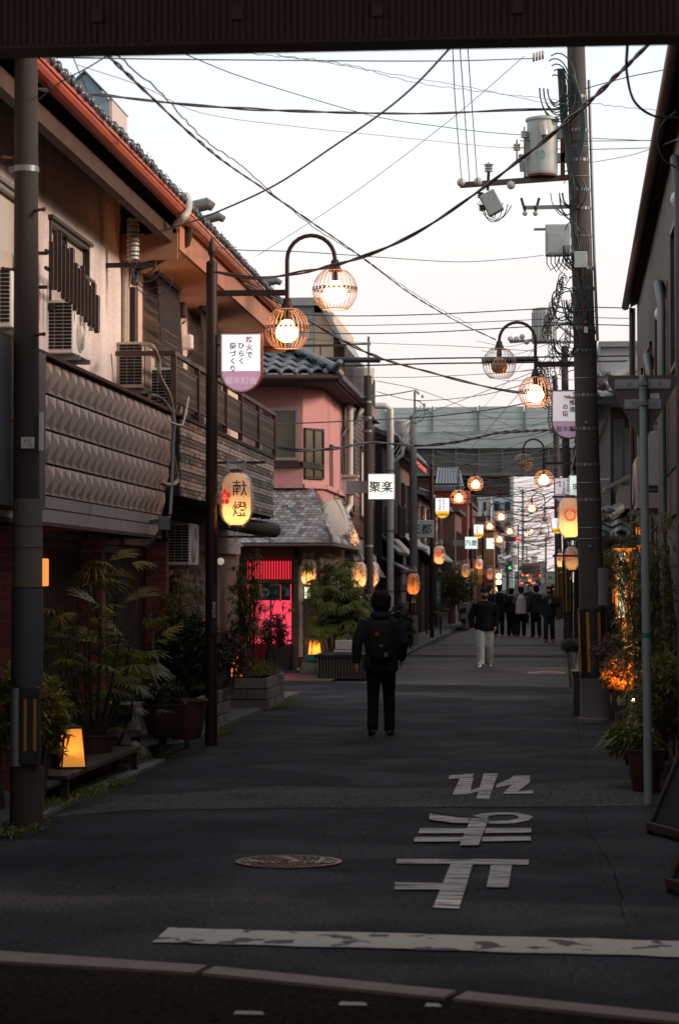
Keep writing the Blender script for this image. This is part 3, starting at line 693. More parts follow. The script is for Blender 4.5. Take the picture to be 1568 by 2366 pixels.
# roof: front gutter, side gutter, soffit, tiled slopes
gz_ = 5.93; cxn, cyn = -4.2, 47.9
a = MB(); a.poly([(-9.5,cyn-.5,5.86),(cxn,cyn,5.86),(cxn,55,5.86),(-9.5,55,5.86)], .05, (0,0,1)); part('soffit', a, mat('soffit_brown','3a2925', rough=.85, var=.3), H2, fixn=True)
a = MB(); a.bar((-9.5,cyn-.53,5.92),(cxn,cyn-.03,5.92),.05,.16); a.bar((cxn,cyn-.03,5.92),(cxn,55,5.92),.05,.16); part('fascia', a, mat('fascia_brown','4c3029', rough=.7, var=.3), H2)
a = MB(); a.tube([(-9.5,cyn-.62,gz_),(cxn+.06,cyn-.1,gz_)], .07, n=10); part('gutter', a, brownmetal, H2, auto=50)
a = MB(); a.tube([(cxn+.08,cyn-.1,gz_),(cxn+.08,55,gz_)], .07, n=10); part('gutter', a, brownmetal, H2, auto=50)
hip = Vector((-6.6, 51.0, 7.25)); Cn = Vector((cxn,cyn,6.03)); Cl = Vector((-10.5,cyn-.6,6.03)); Hl = Vector((-10.5,50.4,7.25)); Cb = Vector((cxn,55.2,6.03)); Hb = Vector((-6.6,55.2,7.25))
a = MB(); a.poly([Cl,Cn,hip,Hl]); a.poly([Cn,Cb,Hb,hip]); part('roof_bed', a, kawara, H2)
# kawara on the front slope: rows of single tiles, each a shallow wave with a lip
tq = MB(); n_ = 6; tw_, tl_ = .30, .30
for j, (yy, lift) in enumerate(((0,.035),(tl_*1.04,.0))):
    for i in range(n_+1):
        x = tw_*i/n_; h = .045*math.cos(2*math.pi*(i/n_)) if i < n_ else .045
        tq.v.append((x-tw_/2, yy, h*.75+lift))
for i in range(n_): tq.f.append((i, i+1, n_+2+i, n_+1+i)); tq.mi.append(0)
k0 = len(tq.v)
for i in range(n_+1): x,y_,z_ = tq.v[i]; tq.v.append((x,y_,z_-.028))
for i in range(n_): tq.f.append((i+1, i, k0+i, k0+i+1)); tq.mi.append(0)
tqm = [tq.mesh('roof_tile', m_) for m_ in (kawara_b, kawara, kawara2)]
def kawara_field(parent, A, B, Bt, At, rows, cols, limit=300):
    """tiles with frames along the eave A-B, rising to At-Bt"""
    A, B, Bt, At = map(Vector, (A,B,Bt,At)); rest = MB(); c_ = 0
    for r in range(rows):
        P = A.lerp(At, r/rows); Q = B.lerp(Bt, r/rows); P2 = A.lerp(At, (r+1)/rows)
        L_ = (Q-P).length; k_ = max(1, int(L_/tw_)); x = (Q-P).normalized(); n = x.cross(At-A).normalized(); y = n.cross(x)
        h_ = (P2-P).dot(y)
        for k in range(k_):
            o_ = P + x*(tw_*(k+.5)); sc_ = h_/tl_
            M = Matrix((x, y*sc_, n)).transposed().to_4x4(); M.translation = o_ + n*(.03+rnd.uniform(0,.01))
            if c_ < limit: meshobj('roof_tile', rnd.choice(tqm), parent, M=M); c_ += 1
            else:
                rest.add([M @ Vector(v) for v in tq.v], tq.f)
    if rest.v: part('roof_tile_field', rest, kawara, parent, kind='stuff')
kawara_field(H2, Cl+Vector((1.5,0,0)), Cn, hip, Hl+Vector((1.5,0,0)), 9, 0, 190)
kawara_field(H2, Cn, Cb, Hb, hip, 9, 0, 60)
em = MB(); em.sph((0,-.02,.03), (.06,.05,.065), 10, 7); em.tube([(0,0,.03),(0,.3,.06)], .055, n=8); eme = em.mesh('eave_tile', kawara2, smooth=True)
for k in range(20): meshobj('eave_tile', eme, H2, M=Matrix.Translation(Cn + (Cl-Cn).normalized()*(.2+k*.3) + Vector((0,-.03,.0))))
a = MB(); hd = (hip-Cn); a.tube([Cn+Vector((.12,-.25,.22)), Cn+Vector((0,-.05,.10)), Cn+hd*.2+Vector((0,0,.12)), Cn+hd+Vector((0,0,.14))], [.05,.10,.09,.09], n=9); part('hip_ridge', a, kawara2, H2, auto=40)
a = MB(); a.tube([hip+Vector((0,0,.1)), Hl+Vector((0,0,.1))], .11, n=9); part('ridge', a, kawara2, H2, auto=40)
# skirt roof (awning) of small tiles
A0 = Vector((-7.0,46.6,2.63)); A1 = Vector((-4.15,46.6,2.63)); A2 = Vector((-4.78,49.15,3.80)); A3 = Vector((-7.0,48.95,3.80)); A4 = Vector((-4.15,54.0,2.63)); A5 = Vector((-4.6,54.0,3.78)); A2b = Vector((-4.78,49.151,3.80))
a = MB(); a.poly([A0,A1,A2,A3]); a.poly([A1,A4,A5,A2b]); a.poly([A1,A2b,A2]); a.poly([A0,A3,A3+Vector((0,.1,-1.2)),A0+Vector((0,.1,-.02))]); part('awning_bed', a, mortar_w, H2)
tiles('awning_tile', H2, A0, A1, A2, A3, 21, .115, grey_tile, gap=.016, th=.014, limit=300, th_j=.002, tilt=.6, skip=lambda r,i,m: m < .22)
tiles('glazed_tile', H2, A1, A4, A5, A2b, 21, .115, glaze, gap=.018, th=.014, limit=300, th_j=.003, tilt=1.1)
a = MB(); a.poly([A0+Vector((0,.02,-.05)),A1+Vector((0,.02,-.05)),A4+Vector((0,0,-.05)),A4+Vector((-.5,0,-.05)),(-4.7,49.0,2.58),(-10,49,2.58)], .04, (0,0,1)); part('awning_soffit', a, mat('awning_soffit','7a6459', rough=.8, var=.2), H2, fixn=True)
a = MB(); a.bar((-9.5,FY-.07,3.83),(-4.97,FY-.07,3.83),.12,.09); a.bar((-4.97,FY-.06,3.83),(-4.58,FY+.6,3.83),.12,.09); a.bar((-4.57,FY+.6,3.83),(-4.57,54,3.83),.10,.09); part('ledge', a, pink, H2)
a = MB(); a.box((-5.05,FY-.02,.05),(-4.62,54,2.6)); a.box((-9.5,FY,.05),(-6.12,FY+.4,2.6)); a.box((-6.12,FY,2.36),(-5.05,FY+.3,2.6)); a.box((-9.5,FY+1.2,.0),(-5,FY+1.4,2.6)); part('lower_wall', a, mat('off_white_wall','7f7268', rough=.85, var=.25, scale=2, dirt='5a4f48', dscale=2, dthr=.62), H2)
a = MB(); a.tube([(-9.0,FY-.45,2.50),(-5.1,FY-.45,2.50)], .16, n=14); part('rolled_awning', a, mat('awning_cloth','6d4a3c', rough=.7, var=.3), H2, auto=50)
# red lit doorway
redm = mat('red_lit_panel', (.8,.12,.14), rough=.5, var=.12, scale=1.2, emit=(1.0,.045,.105), es=1.05)
redm2 = mat('red_lit_slats', (.8,.12,.14), rough=.5, emit=(1.0,.03,.06), es=.85)
D0 = PY(600,1510,FY-.1); D1 = PY(683,1510,FY-.1)
a = MB(); a.box((-6.1,FY+.02,.62),(-5.18,FY+.05,1.86)); part('door_panel', a, redm, H2)
a = MB(); a.box((-5.64,FY-.01,.62),(-5.61,FY+.02,1.86)); a.box((-5.2,FY-.01,.62),(-5.17,FY+.02,1.86)); part('door_stile', a, mat('stile_red','6a1420', rough=.4), H2)
a = MB(); a.box((-6.1,FY+.02,1.93),(-5.12,FY+.05,2.30)); part('transom_pane', a, redm2, H2)
q = MB(); q.box((0,0,1.93),(.022,.03,2.30)); qm = q.mesh('transom_bar', darkwood)
for k in range(17): meshobj('transom_bar', qm, H2, M=Matrix.Translation((-6.08+k*.056, FY-.03, 0)))
a = MB(); a.box((-6.12,FY-.06,1.84),(-5.08,FY+.06,1.93)); part('lintel', a, mat('orange_brown_wood','7a4a22', rough=.6, var=.3), H2)  # lintel in a plain orange brown wood colour
a = MB(); a.box((-5.14,FY-.12,.05),(-5.05,FY+.1,2.34)); a.box((-5.2,FY-.03,.05),(-5.14,FY+.1,2.34)); part('door_frame', a, mat('frame_brown','5b4238', rough=.45, var=.2), H2)
a = MB(); a.box((-5.05,FY-.08,.35),(-4.96,FY-.0,2.2)); part('white_post', a, white_paint, H2)
a = MB(); a.box((-5.7,FY-.25,.06),(-5.2,FY-.05,.6)); part('black_cabinet', a, mat('cabinet_black',(.01,.01,.011), rough=.3), H2, bevel=.01)
a = MB(); a.box((-6.4,FY+.05,-.02),(-5.0,FY+1.2,.08)); a.box((-6.3,FY-.05,.05),(-4.9,FY-.6,.09)); part('threshold', a, mat('threshold_red','4a2620', rough=.5, var=.4), H2)
nr_ = thing('noren_curtain', 'teal shop curtain with white lettering hanging in the red doorway', 'curtain', (-5.55, FY-.12, 1.8), world=True)
tealm = mat('noren_teal','0f4a4a', rough=.85, var=.2, scale=6, trans=.15)
for k in range(4):
    x0 = -6.02+k*.205; a = MB(); a.poly([(x0,FY-.12,1.50),(x0+.195,FY-.12+.01,1.50),(x0+.197,FY-.12,1.83),(x0,FY-.12,1.83)], .004, (0,-1,0)); part('cloth_panel', a, tealm, nr_, fixn=True)
a = MB(); a.tube([(-6.1,FY-.12,1.84),(-5.12,FY-.12,1.84)], .012, n=6); part('rod', a, darkwood, nr_)
wht = mat('white_print', (.6,.55,.5), rough=.8)
lettering('湘南', .085, wht, nr_, (-5.27,FY-.127,1.66), vertical=True); 
lettering('の', .2, wht, nr_, (-5.72,FY-.127,1.66))
# white downpipes at the joint with the brick house
pp = thing('rain_pipe', 'white rain pipe with square hopper beside the pink house', 'pipe', (-4.45, 54.05, 3.6), world=True)
a = MB(); a.tube([(-4.42,54.05,6.0),(-4.42,54.05,4.25)], .075, n=12); part('pipe', a, pvc, pp, auto=50)
a = MB(); a.poly([(-4.62,53.9,3.85),(-4.26,53.9,3.85),(-4.26,54.2,3.85),(-4.62,54.2,3.85)], .40, (0,0,1)); a.box((-4.66,53.86,4.22),(-4.22,54.24,4.27)); part('hopper', a, pvc, pp, fixn=True)
a = MB(); a.tube([(-4.42,54.05,3.86),(-4.42,54.05,3.62),(-4.5,53.95,3.45),(-4.72,53.7,3.36)], .085, n=12); part('elbow', a, pvc, pp, auto=50)
a = MB(); a.tube([(-4.3,55,5.85),(-4.35,54.6,5.5),(-4.5,53.9,5.3),(-4.62,53.85,5.1),(-4.58,53.85,4.3)], .05, n=8); part('downpipe', a, blackm, H2, auto=50)

# ------------------------------------------------------------------ brick building with roof fence
H3 = thing('building', 'dark red brick tiled building with a brown roof fence behind the pink house', 'building', (-5.5, 59, 0), world=True)
a = MB(); a.box((-9,54.1,0),(-4.56,63.6,6.05)); part('wall', a, mortar, H3)
wins = [(55.6,56.5),(58.6,60.0),(61.2,62.2)]
def skipw(r, i, m):
    y = 54.1+m*9.5; z = .9+(r+.5)/46*5.1
    return any(a_-.05 < y < b_+.05 for a_, b_ in wins) and 3.4 < z < 5.2
tiles('brick', H3, (-4.56,54.1,.9), (-4.56,63.6,.9), (-4.56,63.6,6.0), (-4.56,54.1,6.0), 46, .32, brick_b, gap=.016, th=.02, limit=300, th_j=.003, skip=skipw)
for y0, y1 in wins: window(H3, -4.53, y0, y1, 3.45, 5.15, brownmetal, frost, 0)
a = MB(); a.box((-4.75,54,6.05),(-4.4,63.7,6.32)); part('parapet', a, mat('grey_parapet','7d7a78', rough=.6, var=.35, scale=5, dirt='3c3a38', dscale=3, dthr=.6), H3)
a = MB(); a.poly([(-4.53,54.2,2.95),(-4.53,58.6,2.95),(-3.95,58.6,1.95),(-3.95,54.2,2.0)], .04, (1,0,.5)); a.box((-4.5,54.2,2.93),(-4.40,58.7,3.0)); part('lean_to_roof', a, mat('dark_sheet',(.02,.02,.022), rough=.6, var=.3), H3, fixn=True)
for i in range(10):
    a = MB(); z = 1.98+i*.1; a.box((-3.94-i*.058,54.3,z),(-3.925-i*.058,58.5,z+.01)); part('sheet_lap', a, black, H3)
rf = thing('roof_fence', 'tall brown slatted fence on the flat roof of the brick building', 'fence', (-4.55, 59, 6.3), world=True)
q = MB(); q.box((0,0,6.2),(.03,.06,7.2)); qm = q.mesh('slat', brownmetal)
for k in range(72): meshobj('slat', qm, rf, M=Matrix.Translation((-4.56, 54.1+k*.133, 0)))
for z in (6.28,7.17): 
    a = MB(); a.box((-4.575,54.1,z),(-4.562,63.7,z+.05)); part('rail', a, brownmetal, rf)
q = MB(); q.box((0,0,6.2),(.03,.03,7.17)); qm = q.mesh('baluster', brownmetal)
for k in range(12): meshobj('baluster', qm, rf, M=Matrix.Translation((-5.1-k*.46, 54.05, 0)))
a = MB(); a.box((-10,54.04,7.17),(-4.5,54.1,7.22)); a.box((-4.5,54.04,7.20),(-3.95,54.08,7.24)); part('rail', a, brownmetal, rf)
for k, (y, x, z) in enumerate(((56.3,-4.25,6.55),(66.5,-4.0,6.0))):
    t = thing('rain_hopper', ['large white plastic rain funnel on the roof edge beside the brown fence','smaller white rain funnel over the wooden houses'][k], 'rain hopper', (x,y,z))
    a = MB(); a.lathe([(.07,-.45),(.07,-.2),(.10,-.14),(.17,-.05),(.19,.0),(.22,.22),(.225,.24),(.23,.32),(.21,.33)], n=18); part('funnel', a, pvc, t, auto=50)
    a = MB(); a.tube([(0,0,-.44),(0,0,-.6),(-.25,0,-.8)], .07, n=10); part('elbow', a, pvc, t, auto=50)
p_ = thing('rain_pipe', 'long white rain pipe with a bent top at the far brick building corner', 'pipe', (-4.2,63.8,0), world=True)
a = MB(); a.tube([(-4.75,63.9,6.55),(-4.3,63.9,6.55),(-4.15,63.9,6.45),(-4.15,63.9,.1)], .09, n=10); part('pipe', a, pvc, p_, auto=50)
for z in (1.6,3.2,4.8):
    a = MB(); a.lathe([(.1,0),(.1,.05)], (-4.15,63.9,z), n=12); part('clamp', a, galv, p_)

# ------------------------------------------------------------------ pale house behind, blue gable behind the tan house
H4 = thing('building', 'pale boarded building standing behind the pink house roof', 'building', (-9, 76, 0), world=True)
xe = PY(770,700,76).x; xm = PY(726,700,76).x
boardm = mat('pale_green_board','939b96', rough=.6, var=.08, scale=2); creamm = mat('cream_wall','b9a48c', rough=.8, var=.1)
a = MB(); a.box((-12,76,0),(xm,84,10.6)); part('wall', a, boardm, H4)
a = MB(); a.box((xm+.002,76.0,0),(xe,84,10.4)); part('wall', a, creamm, H4, label='cream plastered wall strip')
for k in range(22):
    a = MB(); a.box((-12,75.97,6.0+k*.21),(xm-.02,75.995,6.19+k*.21)); part('board', a, boardm, H4)
a = MB(); a.box((-12,75.7,10.6),(xm+.2,84,10.85)); a.poly([(xm+.2,75.7,10.85),(xe+.5,75.7,9.2),(xe+.5,75.7,9.0),(xm+.2,75.7,10.55)], 8, (0,1,0)); part('roof', a, mat('pale_roof','7c7f7f', rough=.5, var=.2), H4, fixn=True)
H5 = thing('building', 'tall pale blue gabled building rising behind the tan house roof', 'building', (-13, 72, 0), world=True)
ap = PY(197,168,72); l_ = PY(150,215,72); r_ = PY(251,228,72)
bl = mat('blue_cladding','6f8c9a', rough=.5, var=.06, scale=1)
a = MB(); a.poly([(l_.x,72,0),(r_.x,72,0),(r_.x,72,r_.z),(ap.x,72,ap.z),(l_.x,72,l_.z)], .2, (0,1,0)); part('gable_wall', a, bl, H5, fixn=True)
for k in range(6):
    x = l_.x+.2+(r_.x-l_.x-.2)*k/6; a = MB(); a.box((x,71.985,8),(x+.02,71.999,14.8)); part('cladding_joint', a, mat('joint_blue','536c79', rough=.6), H5)
a = MB(); a.poly([(r_.x+.01,72,0),(r_.x+.01,74.6,0),(r_.x+.01,74.6,r_.z),(r_.x+.01,72,r_.z)], .1, (1,0,0)); part('side_wall', a, mat('pinkish_cladding','b5a39c', rough=.6, var=.06), H5, fixn=True)
a = MB(); a.poly([(ap.x,71.9,ap.z+.02),(r_.x+.12,71.9,r_.z-.05),(r_.x+.12,74.8,r_.z-.05),(ap.x,74.8,ap.z+.02)], .06, (0,0,1)); a.poly([(ap.x,71.9,ap.z+.02),(ap.x,74.8,ap.z+.02),(l_.x-.1,74.8,l_.z-.05),(l_.x-.1,71.9,l_.z-.05)], .06, (0,0,1)); part('roof', a, mat('thin_roof','5b6468', rough=.5, var=.2), H5, fixn=True)

# ------------------------------------------------------------------ wooden houses further along the left
def wood_house(lab, Y0, Y1, X, ze, wall, roofm, zr=1.5, lowz=3.0, ov=.34):
    h = thing('house', lab, 'house', (X-2, (Y0+Y1)/2, 0), world=True)
    a = MB(); a.box((X-6,Y0,0),(X,Y1,ze)); part('wall', a, wall, h)
    a = MB(); a.poly([(X+ov,Y0-.3,ze-.05),(X+ov,Y1+.3,ze-.05),(X-3,Y1+.3,ze+zr),(X-3,Y0-.3,ze+zr)], .12, (0,0,1)); a.poly([(X-3,Y0-.3,ze+zr),(X-3,Y1+.3,ze+zr),(X-6.6,Y1+.3,ze-.05),(X-6.6,Y0-.3,ze-.05)], .12, (0,0,1)); part('roof', a, roofm, h, fixn=True)
    for k in range(int((Y1-Y0)/.33)): meshobj('eave_tile', tme2, h, M=Matrix.Translation((X+ov+.02, Y0-.2+k*.33, ze+.07)))
    a = MB(); a.tube([(X+ov+.06,Y0-.3,ze),(X+ov+.06,Y1+.3,ze)], .06, n=8); part('gutter', a, brownmetal, h)
    a = MB(); a.poly([(X+ov+.1,Y0,lowz),(X+ov+.1,Y1,lowz),(X,Y1,lowz+.45),(X,Y0,lowz+.45)], .08, (0,0,1)); part('lower_roof', a, roofm, h, fixn=True)
    a = MB()
    n_ = int((Y1-Y0)/.45)
    for k in range(n_):
        y = Y0+.1+k*.45; a.box((X+.002,y,.1),(X+.05,y+.06,lowz))
    part('lattice', a, darkwood, h, kind='stuff')
    return h
tm2 = MB(); tm2.tube([(.03,0,.0),(-.32,0,.13)], [.07,.06], n=8); tm2.sph((.04,0,.0),(.03,.07,.07),8,5); tme2 = tm2.mesh('eave_tile', kawara2, smooth=True)
def add_windows(h, X, ys_, z0, z1, gm, w_=1.4):
    for y in ys_: window(h, X+.06, y, y+w_, z0, z1, darkwood, gm, 1, depth=.05, sill=False)
wallA = mat('weathered_wood','241c19', rough=.85, var=.5, scale=4, streak=True)
plaster = mat('grey_plaster','8b827a', rough=.85, var=.25, scale=1.5, streak=True)
brownb = mat('brown_boards','4b332b', rough=.7, var=.3, scale=3, streak=True)
orange_pane = mat('sunset_tinted_glass','4a2418', rough=.15, var=.4, scale=1.2, spec=1.0)  # orange sunset reflection put into the pane colour
h6 = wood_house('dark wooden two storey house with a lattice balcony left of the concrete poles', 64.4, 72, -4.4, 5.7, wallA, kawara, lowz=2.6)
a = MB(); a.box((-4.4,65.3,3.1),(-4.0,68,3.18)); a.box((-4.03,65.3,3.9),(-3.98,68,3.96)); part('balcony', a, darkwood, h6)
q = MB(); q.box((0,0,3.15),(.035,.045,3.92)); qm = q.mesh('baluster', darkwood)
for k in range(18): meshobj('baluster', qm, h6, M=Matrix.Translation((-4.02, 65.3+k*.152, 0)))
for k in range(4): meshobj('baluster', qm, h6, M=Matrix.Translation((-4.38+k*.11, 65.28, 0)))
a = MB(); a.box((-4.38,65,.2),(-4.30,67.6,2.3)); part('plaster_panel', a, plaster, h6, label='pale plaster wall with dark painted strokes')
for k, (dx, h_) in enumerate(((65.4,1.0),(66.2,1.3),(66.9,.9))):
    a = MB(); a.poly([(-4.29,dx,1.9),(-4.29,dx+.25,2.0),(-4.29,dx+.15,1.9-h_)], .01, (1,0,0)); part('painted_stroke', a, black, h6, fixn=True)
a = MB(); a.poly([(-4.4,63.9,2.5),(-4.4,66.2,2.5),(-3.75,66.2,2.15),(-3.75,63.9,2.15)], .06, (0,0,1)); part('canopy', a, kawara_b, h6, fixn=True)
h7 = wood_house('weathered town house with a red fascia behind the second concrete pole', 72.4, 81, -4.45, 5.75, mat('brown_plaster','5b4a40', rough=.85, var=.3, scale=2), kawara, lowz=2.9)
add_windows(h7, -4.45, (73.5,76.5), 3.6, 4.9, glassd)
a = MB(); a.box((-4.12,72.2,5.5),(-4.05,81,5.66)); part('fascia', a, gut_red, h7)
for k in range(4):
    a = MB(); z = .5+k*.55; a.box((-4.36,70.2,z),(-4.26,74.5,z+.22)); part('board_band', a, brownb, h7)
    a = MB(); a.box((-4.37,70.5+.4*k,z+.22),(-4.28,73.2,z+.52)); part('white_panel', a, plaster, h7)
h8 = wood_house('brown house with sliding windows tinted sunset orange and a grey blue tiled roof', 84, 104, -4.5, 4.9, brownb, kawara_b, zr=.9, lowz=2.7)
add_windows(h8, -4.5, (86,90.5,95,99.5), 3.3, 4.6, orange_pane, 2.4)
a = MB(); P_ = [PY(1004,1127,83.6), PY(1072,1127,83.6), PY(1062,1084,86.5), PY(1010,1084,86.5)]; a.poly(P_, .1, (0,0,-1)); part('gable_roof', a, kawara_b, h8, fixn=True)
for k in range(9):
    a = MB(); f = (k+.5)/9; a.tube([P_[0].lerp(P_[1],f)+Vector((0,0,.03)), P_[3].lerp(P_[2],f)+Vector((0,0,.03))], .045, n=6); part('tile_roll', a, kawara_b, h8)
a = MB(); a.box((P_[0].x,83.9,4.6),(P_[1].x+.2,84,5.05)); part('fascia', a, gut_red, h8)
h9 = thing('building', 'dull red rendered building beyond the wooden houses', 'building', (-5,120,0), world=True)
a = MB(); a.box((-12,113,0),(-3.75,128,5.6)); part('wall', a, mat('red_render','5a2724', rough=.8, var=.3, scale=1), h9); a = MB(); a.box((-12,112.9,5.6),(-3.65,128.1,5.75)); part('parapet', a, darkwood, h9)
add_windows(h9, -3.75, (115,119,123), 3.0, 4.4, glassd, 1.6)
h9b = thing('building', 'brown boarded building before the red one', 'building', (-5,108,0), world=True)
a = MB(); a.box((-10,104.5,0),(-4.0,112.6,4.9)); part('wall', a, brownb, h9b); a = MB(); a.box((-10,104.4,4.9),(-3.8,112.7,5.05)); part('roof', a, darkwood, h9b)
add_windows(h9b, -4.0, (106,109), 2.8, 4.1, glassd, 1.6)
h10 = thing('building', 'ochre walled shop building behind the security camera', 'building', (-5,140,0), world=True)
a = MB(); a.box((-12,130,0),(-2.9,150,4.9)); part('wall', a, mat('ochre_wall','7a5536', rough=.8, var=.25, scale=1), h10); a = MB(); a.box((-12,129.8,4.9),(-2.6,150,5.1)); part('roof', a, darkwood, h10)
add_windows(h10, -2.9, (133,138,143), 2.6, 3.9, glassd, 2)

# ------------------------------------------------------------------ the far end: elevated highway, far buildings
hw = thing('elevated_highway', 'grey elevated highway with panelled noise barrier crossing the far end of the street', 'overpass', (0, 212, 0), world=True)
barm = mat('barrier_panel','96a5a5', rough=.55, var=.12, scale=.5, dirt='9a8a78', dscale=.35, dthr=.66)  # distance haze put into the barrier's pale green-grey colour
barl = mat('barrier_frame','74807f', rough=.6, var=.15)
gird = mat('girder_green','4a4f4b', rough=.8, var=.25, scale=.3)
a = MB(); a.box((-70,210,15.0),(60,210.3,16.7)); part('barrier_backing', a, barl, hw)
pc = MB(); pc.box((.06,-.12,0),(3.94,0,.52)); pcm = pc.mesh('barrier_panel', barm); pr = MB(); pr.box((0,-.25,0),(.14,-.12,2.3)); prm = pr.mesh('barrier_post', barl)
for k in range(-9, 6):
    for j in range(4): meshobj('barrier_panel', pcm, hw, M=Matrix.Translation((k*4-2, 210, 14.9+j*.55+.01*(k*4+10)*.8)))
    meshobj('barrier_post', prm, hw, M=Matrix.Translation((k*4-2, 210, 14.85+.01*(k*4+10)*.8)))
a = MB(); a.box((-70,209.9,13.5),(60,210.6,14.95)); part('parapet', a, mat('parapet_grey','8a9696', rough=.7, var=.2, scale=.4, dirt='6f7570', dscale=.3, dthr=.6), hw)
a = MB(); a.box((-70,210.4,11.3),(60,211.0,13.55)); a.box((-70,209.6,11.1),(60,212,11.35)); a.box((-70,211,13.1),(60,228,13.5)); part('girder', a, gird, hw)
q = MB(); q.box((0,-.35,11.3),(.16,0,13.5)); qm = q.mesh('stiffener', gird)
for k in range(-22, 16): meshobj('stiffener', qm, hw, M=Matrix.Translation((k*2.0, 210.4, 0)))
a = MB(); a.box((-8.7,212,0),(-6.4,220,11.2)); a.box((-12,212,9.6),(-3.4,220,11.2)); part('pier', a, mat('pier_brown','5b4640', rough=.8, var=.2, scale=.5), hw)
def far_block(lab, u0, u1, v0, Y, h, dep=10, rows=4, cols=3, cat='building'):
    a0 = PY(u0,v0,Y); a1 = PY(u1,v0,Y); t_ = thing('building', lab, cat, ((a0.x+a1.x)/2, Y, 0), world=True)
    m_ = mat('far_'+h, h, rough=.7, var=.12, scale=.4)
    a = MB(); a.box((a0.x,Y,0),(a1.x,Y+dep,a0.z)); part('wall', a, m_, t_)
    a = MB(); a.box((a0.x-.15,Y-.15,a0.z),(a1.x+.15,Y+dep,a0.z+.25)); part('parapet', a, mat('far_roof','5d6468', rough=.7), t_)
    W_ = a1.x-a0.x
    for r in range(rows):
        for c in range(cols):
            x = a0.x+W_*(c+.25)/cols; z = 2.5+(a0.z-3.0)*(r+.2)/rows
            q = MB(); q.box((x,Y-.03,z),(x+W_*.5/cols,Y,z+(a0.z-3)*.45/rows)); part('window', q, glassd, t_)
    return t_
far_block('tall pale blue grey building seen under the far highway', 1085, 1184, 1085, 262, '8d989e', rows=5, cols=4)
far_block('small white block standing against the highway pier', 1122, 1133, 1106, 232, 'a9aaa6', rows=1, cols=1, dep=4)
far_block('low grey building left of the bus at the far end of the street', 1150, 1186, 1262, 300, '5d5b57', rows=2, cols=3)
far_block('low pale building at the far end of the street behind the bus', 1196, 1222, 1296, 520, '8f9694', rows=2, cols=2)
far_block('white low rise block in the far distance right of the bus', 1226, 1240, 1288, 560, 'a5aaa8', rows=2, cols=2)
far_block('greenish grey block in the far distance beside the pole', 1243, 1262, 1300, 480, '6c7a77', rows=2, cols=2)
far_block('long dim building closing the street in the far distance', 1186, 1290, 1322, 640, '5b6463', rows=1, cols=8)

# ------------------------------------------------------------------ right side
def rx(y): return 1.08+(y-20.3)*.0103
H11 = thing('building', 'grey corrugated metal building with long dark eave on the right edge', 'building', (1.9, 29, 0), world=True)
corr = mat('corrugated_grey','453f3d', rough=.5, var=.2, scale=2, metal=.2)
def rl(y, dx): return rx(y)+dx
a = MB(); a.poly([(rl(14,.14),14,2.55),(rl(37.6,.14),37.6,2.55),(6,37.6,2.55),(6,14,2.55)], 3.75, (0,0,1)); part('upper_wall', a, corr, H11, fixn=True)
q = MB(); q.box((-.02,0,3.0),(0,.05,6.2)); qm = q.mesh('corrugation', corr)
for k in range(230):
    y = 14.1+k*.102; meshobj('corrugation', qm, H11, M=Matrix.Translation((rl(y,.14),y,0)))
a = MB(); a.poly([(rl(14,.17),14,-.05),(rl(37.6,.17),37.6,-.05),(6,37.6,-.05),(6,14,-.05)], 2.6, (0,0,1)); part('lower_wall', a, mat('rough_pink_stucco','75645e', rough=.95, var=.35, scale=5, bump=1.0, bscale=25, fine=(30,.25)), H11, fixn=True)
a = MB(); a.poly([(rl(14,0),14,6.2),(rl(37.9,0),37.9,6.2),(6,37.9,7.4),(6,14,7.4)], .14, (0,0,1)); part('roof', a, mat('roof_dark_brown','2d221f', rough=.6, var=.3), H11, fixn=True)
a = MB(); a.tube([(rl(14,-.05),14,6.17),(rl(37.9,-.05),37.9,6.17)], .06, n=10); part('gutter', a, brownmetal, H11, auto=50)
a = MB(); a.poly([(rl(14,.02),14,6.16),(rl(37.8,.02),37.8,6.16),(rl(37.8,.14),37.8,6.22),(rl(14,.14),14,6.22)], .02, (0,0,-1)); part('soffit', a, darkwood, H11, fixn=True)
def rwin(y0, y1, z0, z1):
    a = MB(); x = rl(y0,.09); a.box((x,y0,z0),(x+.05,y0+.06,z1)); a.box((x,y1-.06,z0),(x+.05,y1,z1)); a.box((x,y0,z1-.05),(x+.05,y1,z1)); a.box((x,y0,z0),(x+.05,y1,z0+.05))
    w_ = part('window', a, brownmetal, H11); a = MB(); a.box((x+.03,y0+.06,z0+.05),(x+.045,y1-.06,z1-.05)); part('pane', a, glassd, w_)
rwin(22.6,23.8,3.9,5.3); rwin(26.6,28.2,3.7,5.0); rwin(30.6,32.4,3.7,4.9); rwin(34.4,35.8,3.7,4.9)
for k, (y, z) in enumerate(((21.2,5.55),(25.6,5.0),(29.6,4.6),(33.6,4.4))):
    pts = [(rl(y,.12),y+.35,z-.1),(rl(y,.06),y+.3,z+.06),(rl(y,.03),y+.12,z+.04),(rl(y,.06),y,z-.2),(rl(y,.06),y,z-1.4),(rl(y,.08),y,.3)]
    a = MB(); a.tube(pts, .045, n=9); part('duct_pipe', a, galv if k else mat('dark_duct','4d4a4a', rough=.5, var=.3), H11, auto=50)
    a = MB(); a.sph((rl(y,.08), y+.55, z-.25), (.07,.09,.08), 12, 8); part('vent_hood', a, acm, H11)
a = MB(); a.tube([(rl(37.8,.06),37.95,6.15),(rl(37.8,.06),37.95,2.6)], .05, n=8); part('downpipe', a, brownmetal, H11, auto=50)
